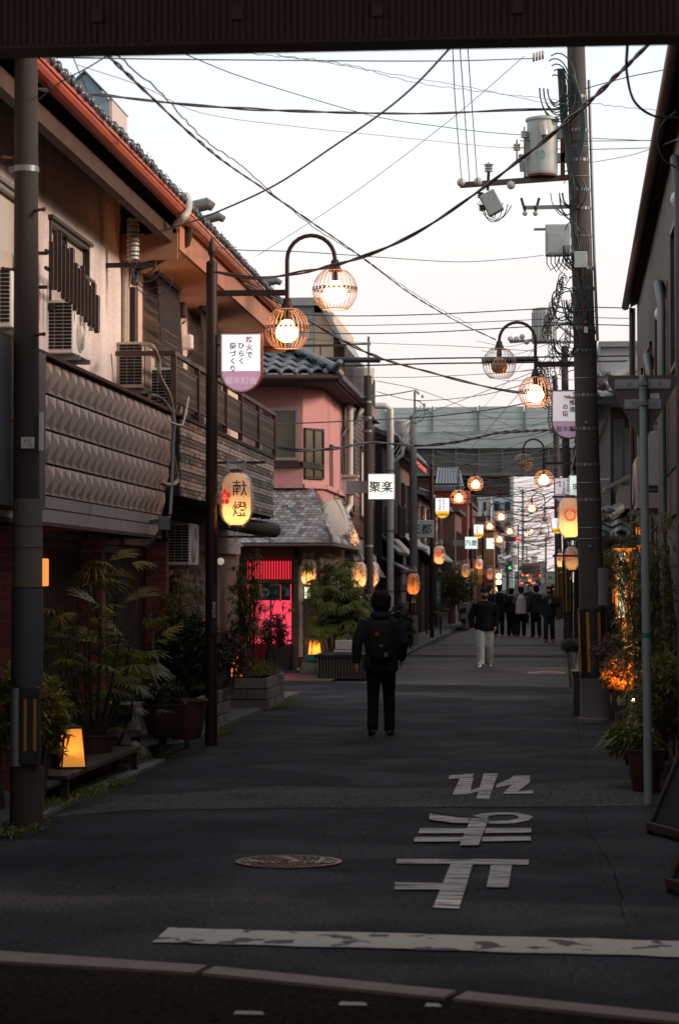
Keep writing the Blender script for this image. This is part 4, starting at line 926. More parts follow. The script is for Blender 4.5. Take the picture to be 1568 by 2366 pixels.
# kawara house beyond
H12 = thing('house', 'dark grey walled house with ornate tiled roof corners behind the big utility pole', 'house', (2, 44, 0), world=True)
xk = PY(1392,1000,40).x
a = MB(); a.box((xk+.12,40,2.7),(6,52,4.75)); part('upper_wall', a, mat('dark_slate_wall','23272b', rough=.7, var=.25, scale=2), H12)
a = MB(); a.box((1.08,39.97,2.75),(1.26,39.99,4.55)); a.box((1.26,39.96,2.75),(1.7,39.98,4.4)); part('blue_panel', a, mat('blue_grey_panel','3d4750', rough=.5, var=.15), H12)
a = MB(); a.poly([(xk-.2,39.6,4.78),(6,39.6,4.78),(6,46,6.4),(xk+2.5,46,6.4)], .12, (0,0,1)); a.poly([(xk-.2,39.6,4.78),(xk+2.5,46,6.4),(xk-.2,52,4.78)], .12, (0,0,1)); part('roof', a, kawara, H12, fixn=True)
kawara_field(H12, (xk+.0,39.5,4.93), (xk+2.4,39.5,4.93), (xk+2.4,42.5,5.7), (xk+1.2,42.5,5.7), 6, 0, 60)
for k in range(8): meshobj('eave_tile', eme, H12, M=Matrix.Translation((xk-.1+k*.3, 39.45, 4.92)))
def onigawara(parent, c, s=1.0):
    a = MB(); x, y, z = c
    a.tube([(x,y,z),(x+.25*s,y+.5*s,z+.16*s),(x+.8*s,y+1.6*s,z+.5*s)], [.10*s,.11*s,.10*s], n=10)
    a.sph((x-.02,y-.05,z), (.13*s,.06*s,.15*s), 12, 8); a.sph((x-.09*s,y-.08,z+.07*s), .05*s, 8, 6); a.sph((x+.07*s,y-.08,z+.08*s), .05*s, 8, 6); a.sph((x,y-.1,z-.05*s), .06*s, 8, 6); a.sph((x-.1*s,y-.06,z-.1*s), .05*s, 8, 6)
    for q in range(6):
        an = q*.9; a.tube([(x+.1*s*math.cos(an+t_)*(.4+t_*.25), y-.1, z+.1*s*math.sin(an+t_)*(.4+t_*.25)) for t_ in (0,.5,1,1.5)], .018*s, n=5)
    return part('ridge_end_tile', a, kawara2, parent, auto=50)
onigawara(H12, (xk+.02,39.5,5.15), 1.15)
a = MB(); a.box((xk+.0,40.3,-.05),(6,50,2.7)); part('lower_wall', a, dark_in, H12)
a = MB(); a.poly([(xk-.05,38.6,2.52),(1.62,38.6,2.52),(1.62,40,3.0),(xk-.05,40,3.0)], .08, (0,0,1)); part('lower_roof', a, kawara, H12, fixn=True)
kawara_field(H12, (xk-.05,38.5,2.60), (1.62,38.5,2.60), (1.62,39.95,3.08), (xk-.05,39.95,3.08), 4, 0, 40)
for k in range(3): meshobj('eave_tile', eme, H12, M=Matrix.Translation((xk+.12+k*.26, 38.42, 2.58)))
onigawara(H12, (xk+.06,38.7,2.95), .9)
a = MB(); a.poly([(xk+.0,38.9,3.35),(xk+.8,38.9,3.75),(xk+.8,39.9,3.75),(xk+.0,39.9,3.35)], .05, (0,0,1)); a.box((xk+.2,39.0,3.05),(xk+.95,39.9,3.42)); part('porch_roof', a, galv, H12, fixn=True)
# orange lit opening
a = MB(); a.box((1.04,39.4,.9),(1.50,39.44,2.42)); part('lit_wall', a, mat('orange_lit_wall','d97a2c', rough=.8, var=.15, scale=3, emit=(1.0,.28,.03), es=.75), H12)
a = MB(); a.box((1.12,39.36,1.3),(1.24,39.39,2.36)); part('lit_pane', a, mat('lit_pane','d8d0b0', rough=.5, emit=(1,.85,.5), es=.9), H12)
a = MB(); a.box((.98,39.3,.05),(1.04,39.4,2.5)); a.box((1.5,39.3,.05),(1.58,39.4,2.5)); a.box((.98,39.3,2.42),(1.58,39.4,2.52)); part('opening_frame', a, darkwood, H12)
H13 = thing('building', 'tall plain pale grey building behind the tiled house on the right', 'building', (5, 66, 0), world=True)
p0 = PY(1386,802,62); p1 = PY(1500,802,62)
a = MB(); a.box((p0.x,62,0),(p1.x+3,72,p0.z)); part('wall', a, mat('pale_grey_render','8a8d90', rough=.7, var=.08), H13); a = MB(); a.box((p0.x-.05,61.9,p0.z),(p1.x+3.1,72.1,p0.z+.14)); a.box((p0.x-.06,61.9,2),(p0.x,62,p0.z)); part('coping', a, galv, H13)
def rhouse(lab, Y0, Y1, X, ze, m_):
    h = thing('house', lab, 'house', (X+2,(Y0+Y1)/2,0), world=True)
    a = MB(); a.box((X,Y0,0),(X+6,Y1,ze)); part('wall', a, m_, h)
    a = MB(); a.poly([(X-.5,Y0-.2,ze),(X+3,Y0-.2,ze+1.4),(X+3,Y1+.2,ze+1.4),(X-.5,Y1+.2,ze)], .12, (0,0,1)); part('roof', a, kawara, h, fixn=True)
    for k in range(3):
        y = Y0+.8+k*(Y1-Y0)/3.2; a = MB(); a.box((X-.02,y,.9),(X+.0-.001,y+1.6,2.3)); part('window', a, glassd, h)
    return h
rhouse('dark house hidden behind the poles on the right side', 53, 66, 1.15, 4.9, wallA)
rhouse('brown two storey house far along the right side', 68, 84, 1.25, 5.2, brownb)
rhouse('reddish house far along the right side near the second striped pole', 86, 104, 1.35, 4.8, mat('rust_render','54332a', rough=.8, var=.3))
rhouse('grey house last on the right before the highway', 106, 130, 1.55, 4.6, plaster)
# ------------------------------------------------------------------ printing and lamp materials
ink = mat('black_ink', (.008,.008,.008), rough=.7, var=.05); ink_red = mat('red_ink', (.35,.03,.03), rough=.7, var=.05); ink_wine = mat('wine_ink', (.22,.035,.08), rough=.7, var=.05)
ink_grey = mat('grey_ink', (.12,.11,.11), rough=.7, var=.05); ink_pale = mat('pale_ink', (.55,.42,.50), rough=.6, var=.05, emit=(.9,.75,.8), es=.35)
crest = mat('crest_red', (.75,.015,.01), rough=.7, var=.05, emit=(.85,.012,.006), es=.75)  # emission stands in for lantern light shining through the red print
lampbrown = mat('lamp_post_brown', '2a1715', rough=.5, var=.3, scale=5, fine=(50,.15), spec=.3)
cagewire = mat('cage_wire', 'b09a88', rough=.4, metal=.0, var=.1)
glow = mat('lit_bulb', (.9,.8,.7), rough=.4, emit=(1.0,.36,.085), es=26)
dead = mat('unlit_globe', 'b58f6f', rough=.35, var=.1, trans=.3)
WARM = (1.0,.42,.12)

# ------------------------------------------------------------------ twin globe street lamps
def arc(c, r, a0, a1, n, ax='x'):
    return [(c[0]+r*math.cos(a0+(a1-a0)*i/n), c[1], c[2]+r*math.sin(a0+(a1-a0)*i/n)) for i in range(n+1)]
cg = MB()
R0 = .255
def cr(z): return R0*math.sqrt(max(.0, 1-(z/.262)**2))
zs = [.225,.20,.15,.09,.03,-.03,-.09,-.15,-.19,-.215]
for k in range(28):
    a_ = 2*math.pi*k/28; cg.tube([(cr(z)*math.cos(a_), cr(z)*math.sin(a_), z) for z in zs], .0036, n=4, cap=False)
for z in (.225,-.215): cg.tube([(cr(z)*math.cos(2*math.pi*i/24), cr(z)*math.sin(2*math.pi*i/24), z) for i in range(24)], .005, n=5, closed=True)
cage_me = cg.mesh('cage', cagewire)
cg2 = MB()
for k in range(20):
    a_ = 2*math.pi*k/20; cg2.tube([(cr(z)*math.cos(a_), cr(z)*math.sin(a_), z) for z in zs], .0075, n=4, cap=False)
for z in (.225,0,-.215): cg2.tube([(cr(z)*math.cos(2*math.pi*i/20), cr(z)*math.sin(2*math.pi*i/20), z) for i in range(20)], .009, n=5, closed=True)
cage_far = cg2.mesh('cage', cagewire)
bd = MB()
for k in range(28):
    a0 = 2*math.pi*k/28; a1 = a0+.11
    bd.poly([(.258*math.cos(a0),.258*math.sin(a0),-.0),(.258*math.cos(a1),.258*math.sin(a1),0),(.258*math.cos(a1),.258*math.sin(a1),.028),(.258*math.cos(a0),.258*math.sin(a0),.028)])
for z in (0,.028): bd.tube([(.258*math.cos(2*math.pi*i/28), .258*math.sin(2*math.pi*i/28), z) for i in range(28)], .004, n=4, closed=True)
band_me = bd.mesh('band', brownmetal)
sk = MB(); sk.lathe([(.022,.36),(.045,.34),(.05,.30),(.062,.275),(.075,.235),(.08,.222),(.03,.22),(.036,.19),(.036,.11),(.03,.10)], n=16); sock_me = sk.mesh('socket', lampbrown, smooth=True)
gb = MB(); gb.lathe([(.03,.11),(.06,.09),(.11,.03),(.128,-.03),(.122,-.08),(.09,-.125),(.05,-.145),(.002,-.15)], n=20, cap=False)
globe_on = gb.mesh('globe', glow, smooth=True); globe_off = gb.mesh('globe', dead, smooth=True)
def lamp_post(Y, X, side, lit, lab, hz=5.19, top=5.55, detail=True, power=7):
    t = thing('street_lamp', lab, 'street lamp', (X, Y, gz(Y)), group='brown twin globe street lamps')
    s = side; dz = 0
    a = MB(); a.tube([(0,0,0),(0,0,top-gz(Y)*0)], [.071,.066], n=14); part('pole', a, lampbrown, t, auto=50)
    a = MB(); a.lathe([(.063,top-.12),(.066,top-.03),(.066,top),(.03,top+.02),(.022,top+.05),(.045,top+.10),(.05,top+.14),(.02,top+.24),(.004,top+.30)], n=12); part('finial', a, lampbrown, t, auto=50)
    a = MB(); a.bar((0,0,hz),(s*.87,0,hz),.05,.065); part('arm', a, lampbrown, t)
    pts = [(s*.87,0,hz-.22),(s*.87,0,hz),(s*.87,0,hz+.38)]
    c = (s*(.87+.275), 0, hz+.38)
    for i in range(1,13):
        an = math.pi - math.pi*i/12; pts.append((c[0]+s*.275*math.cos(an), 0, c[2]+.275*math.sin(an)))
    pts.append((s*1.42,0,hz+.22)); a = MB(); a.tube(pts, .024, n=10); part('arch', a, lampbrown, t, auto=60)
    for q, (x, z) in enumerate(((s*.87, hz-.42), (s*1.42, hz+.02))):
        cgo = meshobj('cage', cage_me if Y < 50 else cage_far, t, loc=(x,0,z)); meshobj('band', band_me, cgo); meshobj('socket', sock_me, cgo)
        meshobj('globe', globe_on if lit[q] else globe_off, cgo)
        cgo['label'] = 'lit globe in its wire cage' if lit[q] else 'dark globe in its wire cage'
    return t
lamp_post(27.5, -3.84, 1, (1,1), 'nearest twin globe lamp post on the left, both globes lit')
lamp_post(78.6, -3.76, 1, (1,1), 'twin globe lamp post beside the yellow and white rounded sign', hz=5.05)
lamp_post(115, -3.62, 1, (1,1), 'lamp post rising behind the small lit two character sign, both globes lit', hz=4.97)
lamp_post(130, -3.46, 1, (1,1), 'farther lit lamp post just right of the plain white lit box sign', hz=4.6)
lamp_post(37, .685, -1, (1,0), 'right hand lamp post with one dark globe, hidden behind the big utility pole', hz=5.19)
lamp_post(65.7, .76, -1, (1,0), 'second lamp post on the right, outer globe dark, before the far highway', hz=5.09)
lamp_post(103, .74, -1, (0,1), 'third lamp post on the right, its globe nearest the pole dark', hz=5.0)
lamp_post(180, .9, -1, (0,0), 'unlit lamp post far along the right, seen against the pale sky', hz=5.2)
lamp_post(262, -3.2, 1, (1,1), 'tiny lit lamp post far down the street above the bus', hz=6.4, top=6.9, power=4)

# ------------------------------------------------------------------ shield signs
def shield(Y, X, z, side, face, foot, frame, lit, lab, rows, foot_t, foot_m, s=1.0, dirt=None, group='rounded neighbourhood signs'):
    """z = height of the upper edge; side +1: sign hangs to the right of its pole"""
    W_, H_ = .49*s, .69*s; x0 = .10 if side > 0 else -.10-W_; cx_ = x0+W_/2
    t = thing('hanging_sign', lab, 'sign', (X, Y, z), group=group)
    def outl(d, y):
        pts = [(x0+d, y, -d), (x0+W_-d, y, -d)]; r = W_/2-d; zc = -(H_-W_/2)
        for i in range(0, 15):
            an = -math.pi*i/14; pts.append((cx_+r*math.cos(an), y, zc+r*math.sin(an)*1.02))
        return pts
    a = MB(); a.poly(list(reversed(outl(0,-.05))), .1, (0,1,0)); part('frame', a, frame, t, fixn=True)
    a = MB(); a.poly(outl(.012,-.053), .004, (0,1,0)); part('trim', a, white_paint, t, fixn=True)
    split = -(H_*.64)
    o_ = outl(.026,-.056); up = [p for p in o_ if p[2] > split]; lo = [p for p in o_ if p[2] <= split]
    xl = min(p[0] for p in lo); xr = max(p[0] for p in lo)
    rr = [p for p in up if p[0] > cx_]; ll = [p for p in up if p[0] <= cx_]
    upper = [p for p in o_ if p[2] > split]; k = next(i for i, p in enumerate(o_) if p[2] <= split); k2 = max(i for i, p in enumerate(o_) if p[2] <= split)
    upper = o_[:k] + [(o_[k][0],-.056,split),(o_[k2][0],-.056,split)] + o_[k2+1:]
    lower = [(o_[k][0],-.0565,split-.001)] + [(p[0],-.0565,p[2]) for p in o_[k:k2+1]] + [(o_[k2][0],-.0565,split-.001)]
    a = MB(); a.poly(upper, .003, (0,1,0)); part('face', a, face, t, fixn=True)
    a = MB(); a.poly(lower, .003, (0,1,0)); part('lower_face', a, foot, t, fixn=True)
    a = MB()
    for zz in (-.14*s,-.50*s): a.bar((0,0,zz),(x0+.02 if side > 0 else x0+W_-.02,0,zz),.02,.03)
    part('bracket', a, brownmetal, t)
    for txt, fx, fz, sz, m_ in rows:
        for i, ch in enumerate(txt):
            if ch == ' ': continue
            mm = m_[i] if isinstance(m_, (list, tuple)) else m_
            lettering(ch, sz*s, mm, t, (x0+W_*fx, -.061, -H_*fz-i*sz*s*1.12), bold=.0015*s)
    lettering(foot_t, .092*s, foot_m, t, (cx_,-.061,-H_*.80), bold=.002*s)
    return t
f_lit = mat('sign_face_lit', (.85,.86,.87), rough=.4, var=.03, emit=(.88,.92,.98), es=.80); f_pink = mat('sign_pink_lit', (.55,.30,.42), rough=.4, var=.1, emit=(.62,.34,.48), es=.45)
f_weak = mat('sign_face_weak_glow', (.72,.68,.72), rough=.4, var=.06, emit=(.85,.8,.85), es=.42); f_pweak = mat('sign_pink_weak_glow', (.5,.32,.45), rough=.4, var=.1, emit=(.6,.38,.55), es=.28)  # faint emission added to brighten these two sign faces
f_yel = mat('sign_yellow', (.8,.45,.03), rough=.4, var=.05, emit=(1.0,.52,.03), es=.75)
fr_o = mat('sign_frame_orange', '8a3d1e', rough=.45, var=.3); fr_g = mat('sign_frame_dark', '2e2526', rough=.5, var=.2)
R_, K_ = ink_red, ink
s1 = shield(27.5, -3.84, 4.73, 1, f_lit, f_pink, fr_o, True, 'lit white and pink neighbourhood sign on the nearest lamp post', [('防火で',.70,.12,.078,[R_,R_,K_]), ('ひらく',.51,.22,.078,K_), ('街づくり',.31,.22,.078,K_)], '桜木町会', ink_pale)
s2 = shield(37, .685, 4.80, -1, f_weak, f_pweak, fr_g, False, 'faintly glowing white and pink neighbourhood sign half hidden by the big utility pole', [('防犯',.80,.17,.085,ink_wine), ('推進',.60,.26,.085,K_), ('の街',.40,.35,.085,[K_,ink_wine])], '桜木町会', mat('faint_print',(.42,.34,.42),rough=.6), s=1.08)
s3 = shield(78.6, -3.76, 4.62, 1, f_lit, f_yel, fr_g, True, 'lit white and yellow rounded sign beside the second left lamp post', [('広けよう',.60,.15,.082,K_), ('防火の輪',.36,.15,.082,[R_,R_,K_,K_])], '山吹町会', K_)
s4 = shield(65.7, .76, 4.70, -1, f_weak, f_pweak, fr_g, False, 'dim pink tinted sign with wine lettering on the second right lamp post', [('安全確認',.76,.12,.078,ink_wine), ('止まって',.54,.18,.078,ink_wine), ('右左',.32,.18,.078,ink_wine)], '', ink_wine, s=1.0)
s5 = shield(115, -3.62, 4.62, 1, f_lit, f_yel, fr_g, True, 'small lit yellow footed sign behind the two character box sign', [('ストップ',.62,.15,.085,ink_grey), ('違法駐車',.36,.15,.085,R_)], '山吹町会', K_, s=1.0)
s6 = shield(103, .74, 4.60, -1, f_lit, f_yel, fr_g, True, 'small lit yellow footed sign right behind the big paper lantern with the wreath', [('止まって',.62,.15,.085,R_), ('右左',.36,.15,.085,R_)], '山吹町会', K_, s=1.0)

# ------------------------------------------------------------------ box signs
f_box = mat('box_sign_lit', (.85,.86,.82), rough=.35, var=.03, emit=(.95,.97,.85), es=.85); f_box_off = mat('box_sign_dim', (.58,.57,.60), rough=.4, var=.05)
f_box_g = mat('box_sign_green', (.7,.8,.75), rough=.35, var=.03, emit=(.75,.92,.82), es=.75)
def boxsign(u0, u1, v0, v1, Y, txt, face, lab, armu=None, name='box_sign', th=.16, sz=None, body=white_paint):
    a0 = PY(u0,v0,Y); a1 = PY(u1,v1,Y); c = (a0+a1)/2; W_ = a1.x-a0.x; H_ = a0.z-a1.z
    t = thing(name, lab, 'sign', (c.x, Y, c.z))
    a = MB(); a.box((-W_/2,-th/2,-H_/2),(W_/2,th/2,H_/2)); part('case', a, body, t, bevel=.02)
    a = MB(); a.box((-W_/2+.02,-th/2-.006,-H_/2+.02),(W_/2-.02,-th/2-.001,H_/2-.02)); part('face', a, face, t, bevel=.002)
    if armu:
        p = PY(armu,(v0+v1)/2,Y); a = MB(); a.box((p.x-c.x,-.03,-.13),(-W_/2,.03,.13)); part('arm', a, mat('arm_grey','7c7678', rough=.5, var=.1), t)
    if txt: lettering(txt, sz or min(H_*.60,W_*.46), ink, t, (0,-th/2-.009,0), bold=.004)
    return t
boxsign(850,911,1095,1155,52,'聚楽',f_box,'lit white box sign with two brush characters on the brick building', 800)
boxsign(944,1002,1202,1243,70,'三都',f_box_off,'unlit white box sign with two brush characters behind the tall concrete pole', 918)
boxsign(1073,1103,1240,1269,104,'乃愛',f_box_g,'small greenish lit box sign with two brush characters', 1046)
boxsign(1122,1141,1243,1269,122,'',f_box_g,'plain white lit box sign, almost blank, left of the farther lamp post')
boxsign(1313,1345,1098,1152,60,'田',f_box_g,'lit rounded box sign cut off behind the big utility pole')
boxsign(1149,1161,1282,1297,128,'風',f_box_off,'little white plate with one character, above a second plate on a pole', th=.04)
boxsign(1149,1163,1298,1314,127.8,'桜子',f_box_off,'little white plate with two characters, below the other plate', th=.04, sz=.27)
boxsign(1152,1166,1250,1267,133,'',mat('pinkish_print_board',(.55,.42,.46), rough=.6, var=.5, scale=9),'small pinkish notice board on the ochre wall', th=.04)
t = boxsign(1184,1195,1281,1306,135,'',f_box_off,'narrow upright white sign with black columns of print in the distance', th=.06)
for k in range(4):
    lettering('町', .11, ink, t, (-.06,-.04,.18-k*.12)); lettering('会', .11, ink, t, (.06,-.04,.18-k*.12))
boxsign(1380,1428,1106,1140,41,'',mat('dim_box',(.26,.25,.26), rough=.5, var=.15),'plain grey unlit box sign right of the big utility pole', th=.12)
def plate(name, lab, cat, u, v, Y, W_, H_, m_, sub=None, txt=None, tm_=None, sz=.1, vert=False):
    c = PY(u, v, Y); t = thing(name, lab, cat, c); a = MB(); a.box((-W_/2,-.01,-H_/2),(W_/2,.01,H_/2)); part('plate', a, m_, t)
    if txt: lettering(txt, sz, tm_ or ink, t, (0,-.013,0), vertical=vert)
    return t
plate('street_name_plate','narrow green street plate with white characters on the far wooden wall','sign',1012,1368,73,.16,.95,mat('plate_green','134a45', rough=.5),txt='山王三丁目八',tm_=white_paint,sz=.12,vert=True)

# ------------------------------------------------------------------ paper lanterns
def paper(name, c, es_=0.0):
    m = mat(name, c, rough=.8, var=.06, scale=5); t = m.node_tree; N = t.nodes; L = t.links; b = N['Principled BSDF']
    src = b.inputs['Base Color'].links[0].from_socket
    tr = N.new('ShaderNodeBsdfTranslucent'); L.new(src, tr.inputs[0]); ms = N.new('ShaderNodeMixShader'); ms.inputs[0].default_value = .6
    L.new(b.outputs[0], ms.inputs[1]); L.new(tr.outputs[0], ms.inputs[2]); L.new(ms.outputs[0], N['Material Output'].inputs[0])
    return m
paperA = paper('lantern_paper', (.86,.76,.66)); paperB = paper('lantern_paper_flowered', (.80,.64,.52)); paperC = paper('lantern_paper_orange', (.78,.42,.16))
film = bpy.data.materials.new('plastic_film'); film.use_nodes = True; ft = film.node_tree; fb = ft.nodes['Principled BSDF']
fb.inputs['Base Color'].default_value = (.75,.72,.72,1); fb.inputs['Roughness'].default_value = .18
ftr = ft.nodes.new('ShaderNodeBsdfTransparent'); fms = ft.nodes.new('ShaderNodeMixShader')
fl = ft.nodes.new('ShaderNodeLayerWeight'); fl.inputs[0].default_value = .35; fmr = ft.nodes.new('ShaderNodeMapRange'); fmr.inputs[3].default_value = .10; fmr.inputs[4].default_value = .75
ft.links.new(fl.outputs['Facing'], fmr.inputs[0]); ft.links.new(fmr.outputs[0], fms.inputs[0])
ft.links.new(ftr.outputs[0], fms.inputs[1]); ft.links.new(fb.outputs[0], fms.inputs[2]); ft.links.new(fms.outputs[0], ft.nodes['Material Output'].inputs[0])
def lprof(R_, H_, n=44):
    out = []
    for i in range(n+1):
        t_ = i/n; z = -H_/2+H_*t_; s_ = abs(2*t_-1)
        r = R_*(1-.55*max(0,(s_-.35)/.65)**2.6); r *= 1+ (.012 if i % 2 else -.006); out.append((r, z))
    return out
lan_me = {}
def lantern(Y, X, z, lab, kind='crest', s=1.0, power=2.2, face=0.0, pm_=None, group='paper lanterns in plastic bags'):
    R1, H1_ = .165*s, .60*s; t = thing('paper_lantern', lab, 'lantern', (X, Y, z), group=group)
    pm_ = pm_ or paperA; key = (pm_.name, round(s,2))
    if key not in lan_me:
        a = MB(); a.lathe(lprof(R1,H1_), n=28, cap=False); lan_me[key] = a.mesh('paper_shell', pm_, smooth=True)
    meshobj('paper_shell', lan_me[key], t)
    for zz, h_ in ((H1_/2,.045*s),(-H1_/2-.04*s,.045*s)):
        a = MB(); a.lathe([(.078*s,0),(.078*s,h_),(.07*s,h_),(.07*s,0)], (0,0,zz-.003), n=18); part('rim', a, blackm, t, auto=50)
    a = MB(); prof = [(r*1.10+.012*s, zz) for r, zz in lprof(R1,H1_,10)]
    prof = [(.02*s,-H1_/2-.20*s),(.035*s,-H1_/2-.10*s),(.028*s,-H1_/2-.07*s),(.10*s,-H1_/2-.02)] + prof + [(.12*s,H1_/2+.07*s),(.10*s,H1_/2+.13*s)]
    r2 = random.Random(int(abs(X*100+Y*7))); n_ = 18
    for r, zz in prof:
        for k in range(n_):
            an = 2*math.pi*k/n_; j = 1+r2.uniform(-.05,.06)+(.10*math.sin(3*an+zz*9) if zz > H1_/2 else 0); a.v.append((r*j*math.cos(an), r*j*math.sin(an), zz+(r2.uniform(-.03,.05)*s if zz > H1_/2 else 0)))
    for i in range(len(prof)-1):
        for k in range(n_): a.f.append((i*n_+k, i*n_+(k+1)%n_, (i+1)*n_+(k+1)%n_, (i+1)*n_+k)); a.mi.append(0)
    m0 = (len(prof)-1)*n_
    for k in range(0, n_, 5):
        v0 = Vector(a.v[m0+k]); a.v += [tuple(v0+Vector((.05*math.cos(k),.05*math.sin(k),.07))*s)]; a.f.append((m0+k, m0+(k+2)%n_, len(a.v)-1)); a.mi.append(0)
    for k in range(7):
        an = k*.9; a.add([(0,0,-H1_/2-.16*s),(.09*s*math.cos(an),.09*s*math.sin(an),-H1_/2-.25*s),(.09*s*math.cos(an+.8),.09*s*math.sin(an+.8),-H1_/2-.24*s)], [(0,1,2)])
    part('plastic_bag', a, film, t)
    def on_surface(mb, pts2, cz, ang, off=.004):
        """wrap a flat outline (x along the girth, z up) onto the shell facing the camera"""
        rr = R1*1.0+off*s; vv = []
        for x, zz in pts2:
            th = ang + x/rr; r = rr*(1-.55*max(0,(abs((cz+zz)/(H1_/2))-.35)/.65)**2.6)/1.0; vv.append((r*math.sin(th), -r*math.cos(th)-.002, cz+zz))
        mb.v += vv; k = len(mb.v)-len(vv); mb.f.append(tuple(range(k, k+len(vv)))); mb.mi.append(0)
    def txt_wrap(ch, size, m_, cz, ang):
        me = text_mesh(ch, size, m_, ext=.0005, bold=.0016*s).copy(); rr = R1+.005*s
        for v in me.vertices:
            x, zz = v.co.x, v.co.z; th = ang+x/rr; r = rr*(1-.55*max(0,(abs((cz+zz)/(H1_/2))-.35)/.65)**2.6); v.co = (r*math.sin(th), -r*math.cos(th)-.003, cz+zz)
        meshobj('lettering', me, t)
    if kind == 'plum':
        a = MB(); ca, cz = face-.78, .02*s
        for k in range(5):
            an = math.pi/2+2*math.pi*k/5; on_surface(a, [(.060*s*math.cos(an)+.034*s*math.cos(q*2*math.pi/12), .060*s*math.sin(an)+.034*s*math.sin(q*2*math.pi/12)) for q in range(12)], cz, ca)
        on_surface(a, [(.016*s*math.cos(q*2*math.pi/10), .016*s*math.sin(q*2*math.pi/10)) for q in range(10)], cz, ca, .006)
        part('plum_blossom_crest', a, crest, t)
        txt_wrap('献', .19*s, ink, .12*s, face+.40); txt_wrap('燈', .19*s, ink, -.12*s, face+.40)
    elif kind == 'wreath':
        a = MB(); ca, cz = face, .04*s
        for k in range(22):
            an = 2*math.pi*k/22+.14
            if abs(math.sin(an)-1) < .02: continue
            for rr_ in (.092,.072): on_surface(a, [(rr_*s*math.cos(an)+.012*s*math.cos(q*2*math.pi/6), rr_*s*math.sin(an)+.010*s*math.sin(q*2*math.pi/6)) for q in range(6)], cz, ca)
        for sg in (-1,1):
            for i in range(9):
                z0 = -.036+i*.009; x0 = sg*.016*math.sin(i*.9); x1 = sg*.016*math.sin((i+1)*.9)
                on_surface(a, [(x0*s,z0*s),((x0+.004)*s,z0*s),((x1+.004)*s,(z0+.009)*s),(x1*s,(z0+.009)*s)], cz, ca)
        part('wreath_crest', a, crest, t)
    elif kind == 'flower':
        for k, ch in enumerate('花まつり'): txt_wrap(ch, .115*s, ink, .20*s-k*.125*s, face+.75)
        for k, ch in enumerate('飛田新地料理組合'): txt_wrap(ch, .058*s, ink, .18*s-k*.058*s, face-.15)
        a = MB(); r3 = random.Random(3)
        for k in range(9):
            ca = face+r3.uniform(-1.2,1.3); cz = r3.uniform(-.18,.2)*s
            for j in range(5):
                an = 2*math.pi*j/5; on_surface(a, [(.015*s*math.cos(an)+.009*s*math.cos(q*2*math.pi/6), .015*s*math.sin(an)+.009*s*math.sin(q*2*math.pi/6)) for q in range(6)], cz, ca)
        part('blossom_print', a, mat('blossom_pink',(.75,.16,.10), rough=.8, var=.2), t)
    if power: plight(t, (0,.0,-.17*s), power*.74, (1.0,.50,.155), .045*s, 'lantern_bulb'); 
    return t
def lant_px(u, v, Y, lab, **k): p = PY(u, v, Y); return lantern(Y, p.x, p.z, lab, **k)
lant_px(546,1153,27.5,'large lit paper lantern with red plum blossom on the nearest lamp post', kind='plum', s=1.0, power=6.5)
lant_px(1316,1196,37,'large lit paper lantern with red wreath left of the big utility pole', kind='wreath', s=1.0, power=6.5)
lant_px(1014,1282,78.6,'lit plum blossom lantern under the yellow footed sign on the left', kind='plum', s=1.0, power=3.6, face=.7)
lant_px(1106,1306,115,'small plum blossom lantern left of the plain white box sign', kind='plum', s=1.0, power=3.6, face=1.1)
lant_px(1131,1326,130,'small plum blossom lantern in front of the red stop sign', kind='plum', s=1.0, power=3.2, face=.8)
lant_px(1152,1322,150,'tiny unlit plum blossom lantern below the two little plates', kind='plum', s=.9, power=0, face=.8)
lant_px(1320,1290,63,'dim wreath lantern hanging behind the dark lamp pole on the right', kind='wreath', s=1.0, power=1.6, face=-.5)
lant_px(1295,1294,101,'small lit lantern with pale round crest on the dark pole', kind='wreath', s=1.0, power=4.6)
lant_px(1223,1337,230,'tiny glowing orange lantern beside the bus', kind='', s=1.0, power=5, pm_=paperC)
lant_px(712,1322,47.9,'flowered paper lantern beside the red doorway', kind='flower', s=.86, power=5.2, pm_=paperB, group='flowered paper lanterns under the eaves')
lant_px(829,1328,49.5,'flowered paper lantern between the palm and the grey utility pole', kind='flower', s=.86, power=5.6, pm_=paperB, face=-.35, group='flowered paper lanterns under the eaves')
lant_px(858,1326,54.2,'flowered lantern mostly hidden behind the grey utility pole', kind='flower', s=.9, power=3.6, pm_=paperB, face=.6, group='flowered paper lanterns under the eaves')
lant_px(954,1349,66,'deep orange flowered lantern behind the striped concrete pole', kind='flower', s=.95, power=3.0, pm_=paperC, face=.2, group='flowered paper lanterns under the eaves')
lant_px(1075,1318,96,'faint printed lantern in the far left row of houses', kind='flower', s=.9, power=1.5, pm_=paperB, group='flowered paper lanterns under the eaves')
# brackets that hold the pole lanterns
def lbr(X, Y, side, zs, lab):
    t = thing('lantern_bracket', lab, 'bracket', (X, Y, 0)); 
    for z in zs:
        a = MB(); a.bar((0,0,z),(side*.62,0,z),.022,.028); part('rod', a, blackm, t)
lbr(-3.84,27.5,1,(3.24,2.39),'black rods holding the large lantern on the nearest lamp post'); lbr(.685,37,-1,(3.17,2.27),'black rods holding the large wreath lantern'); lbr(-3.76,78.6,1,(3.06,2.24),'thin rods holding the plum blossom lantern by the second lamp post')

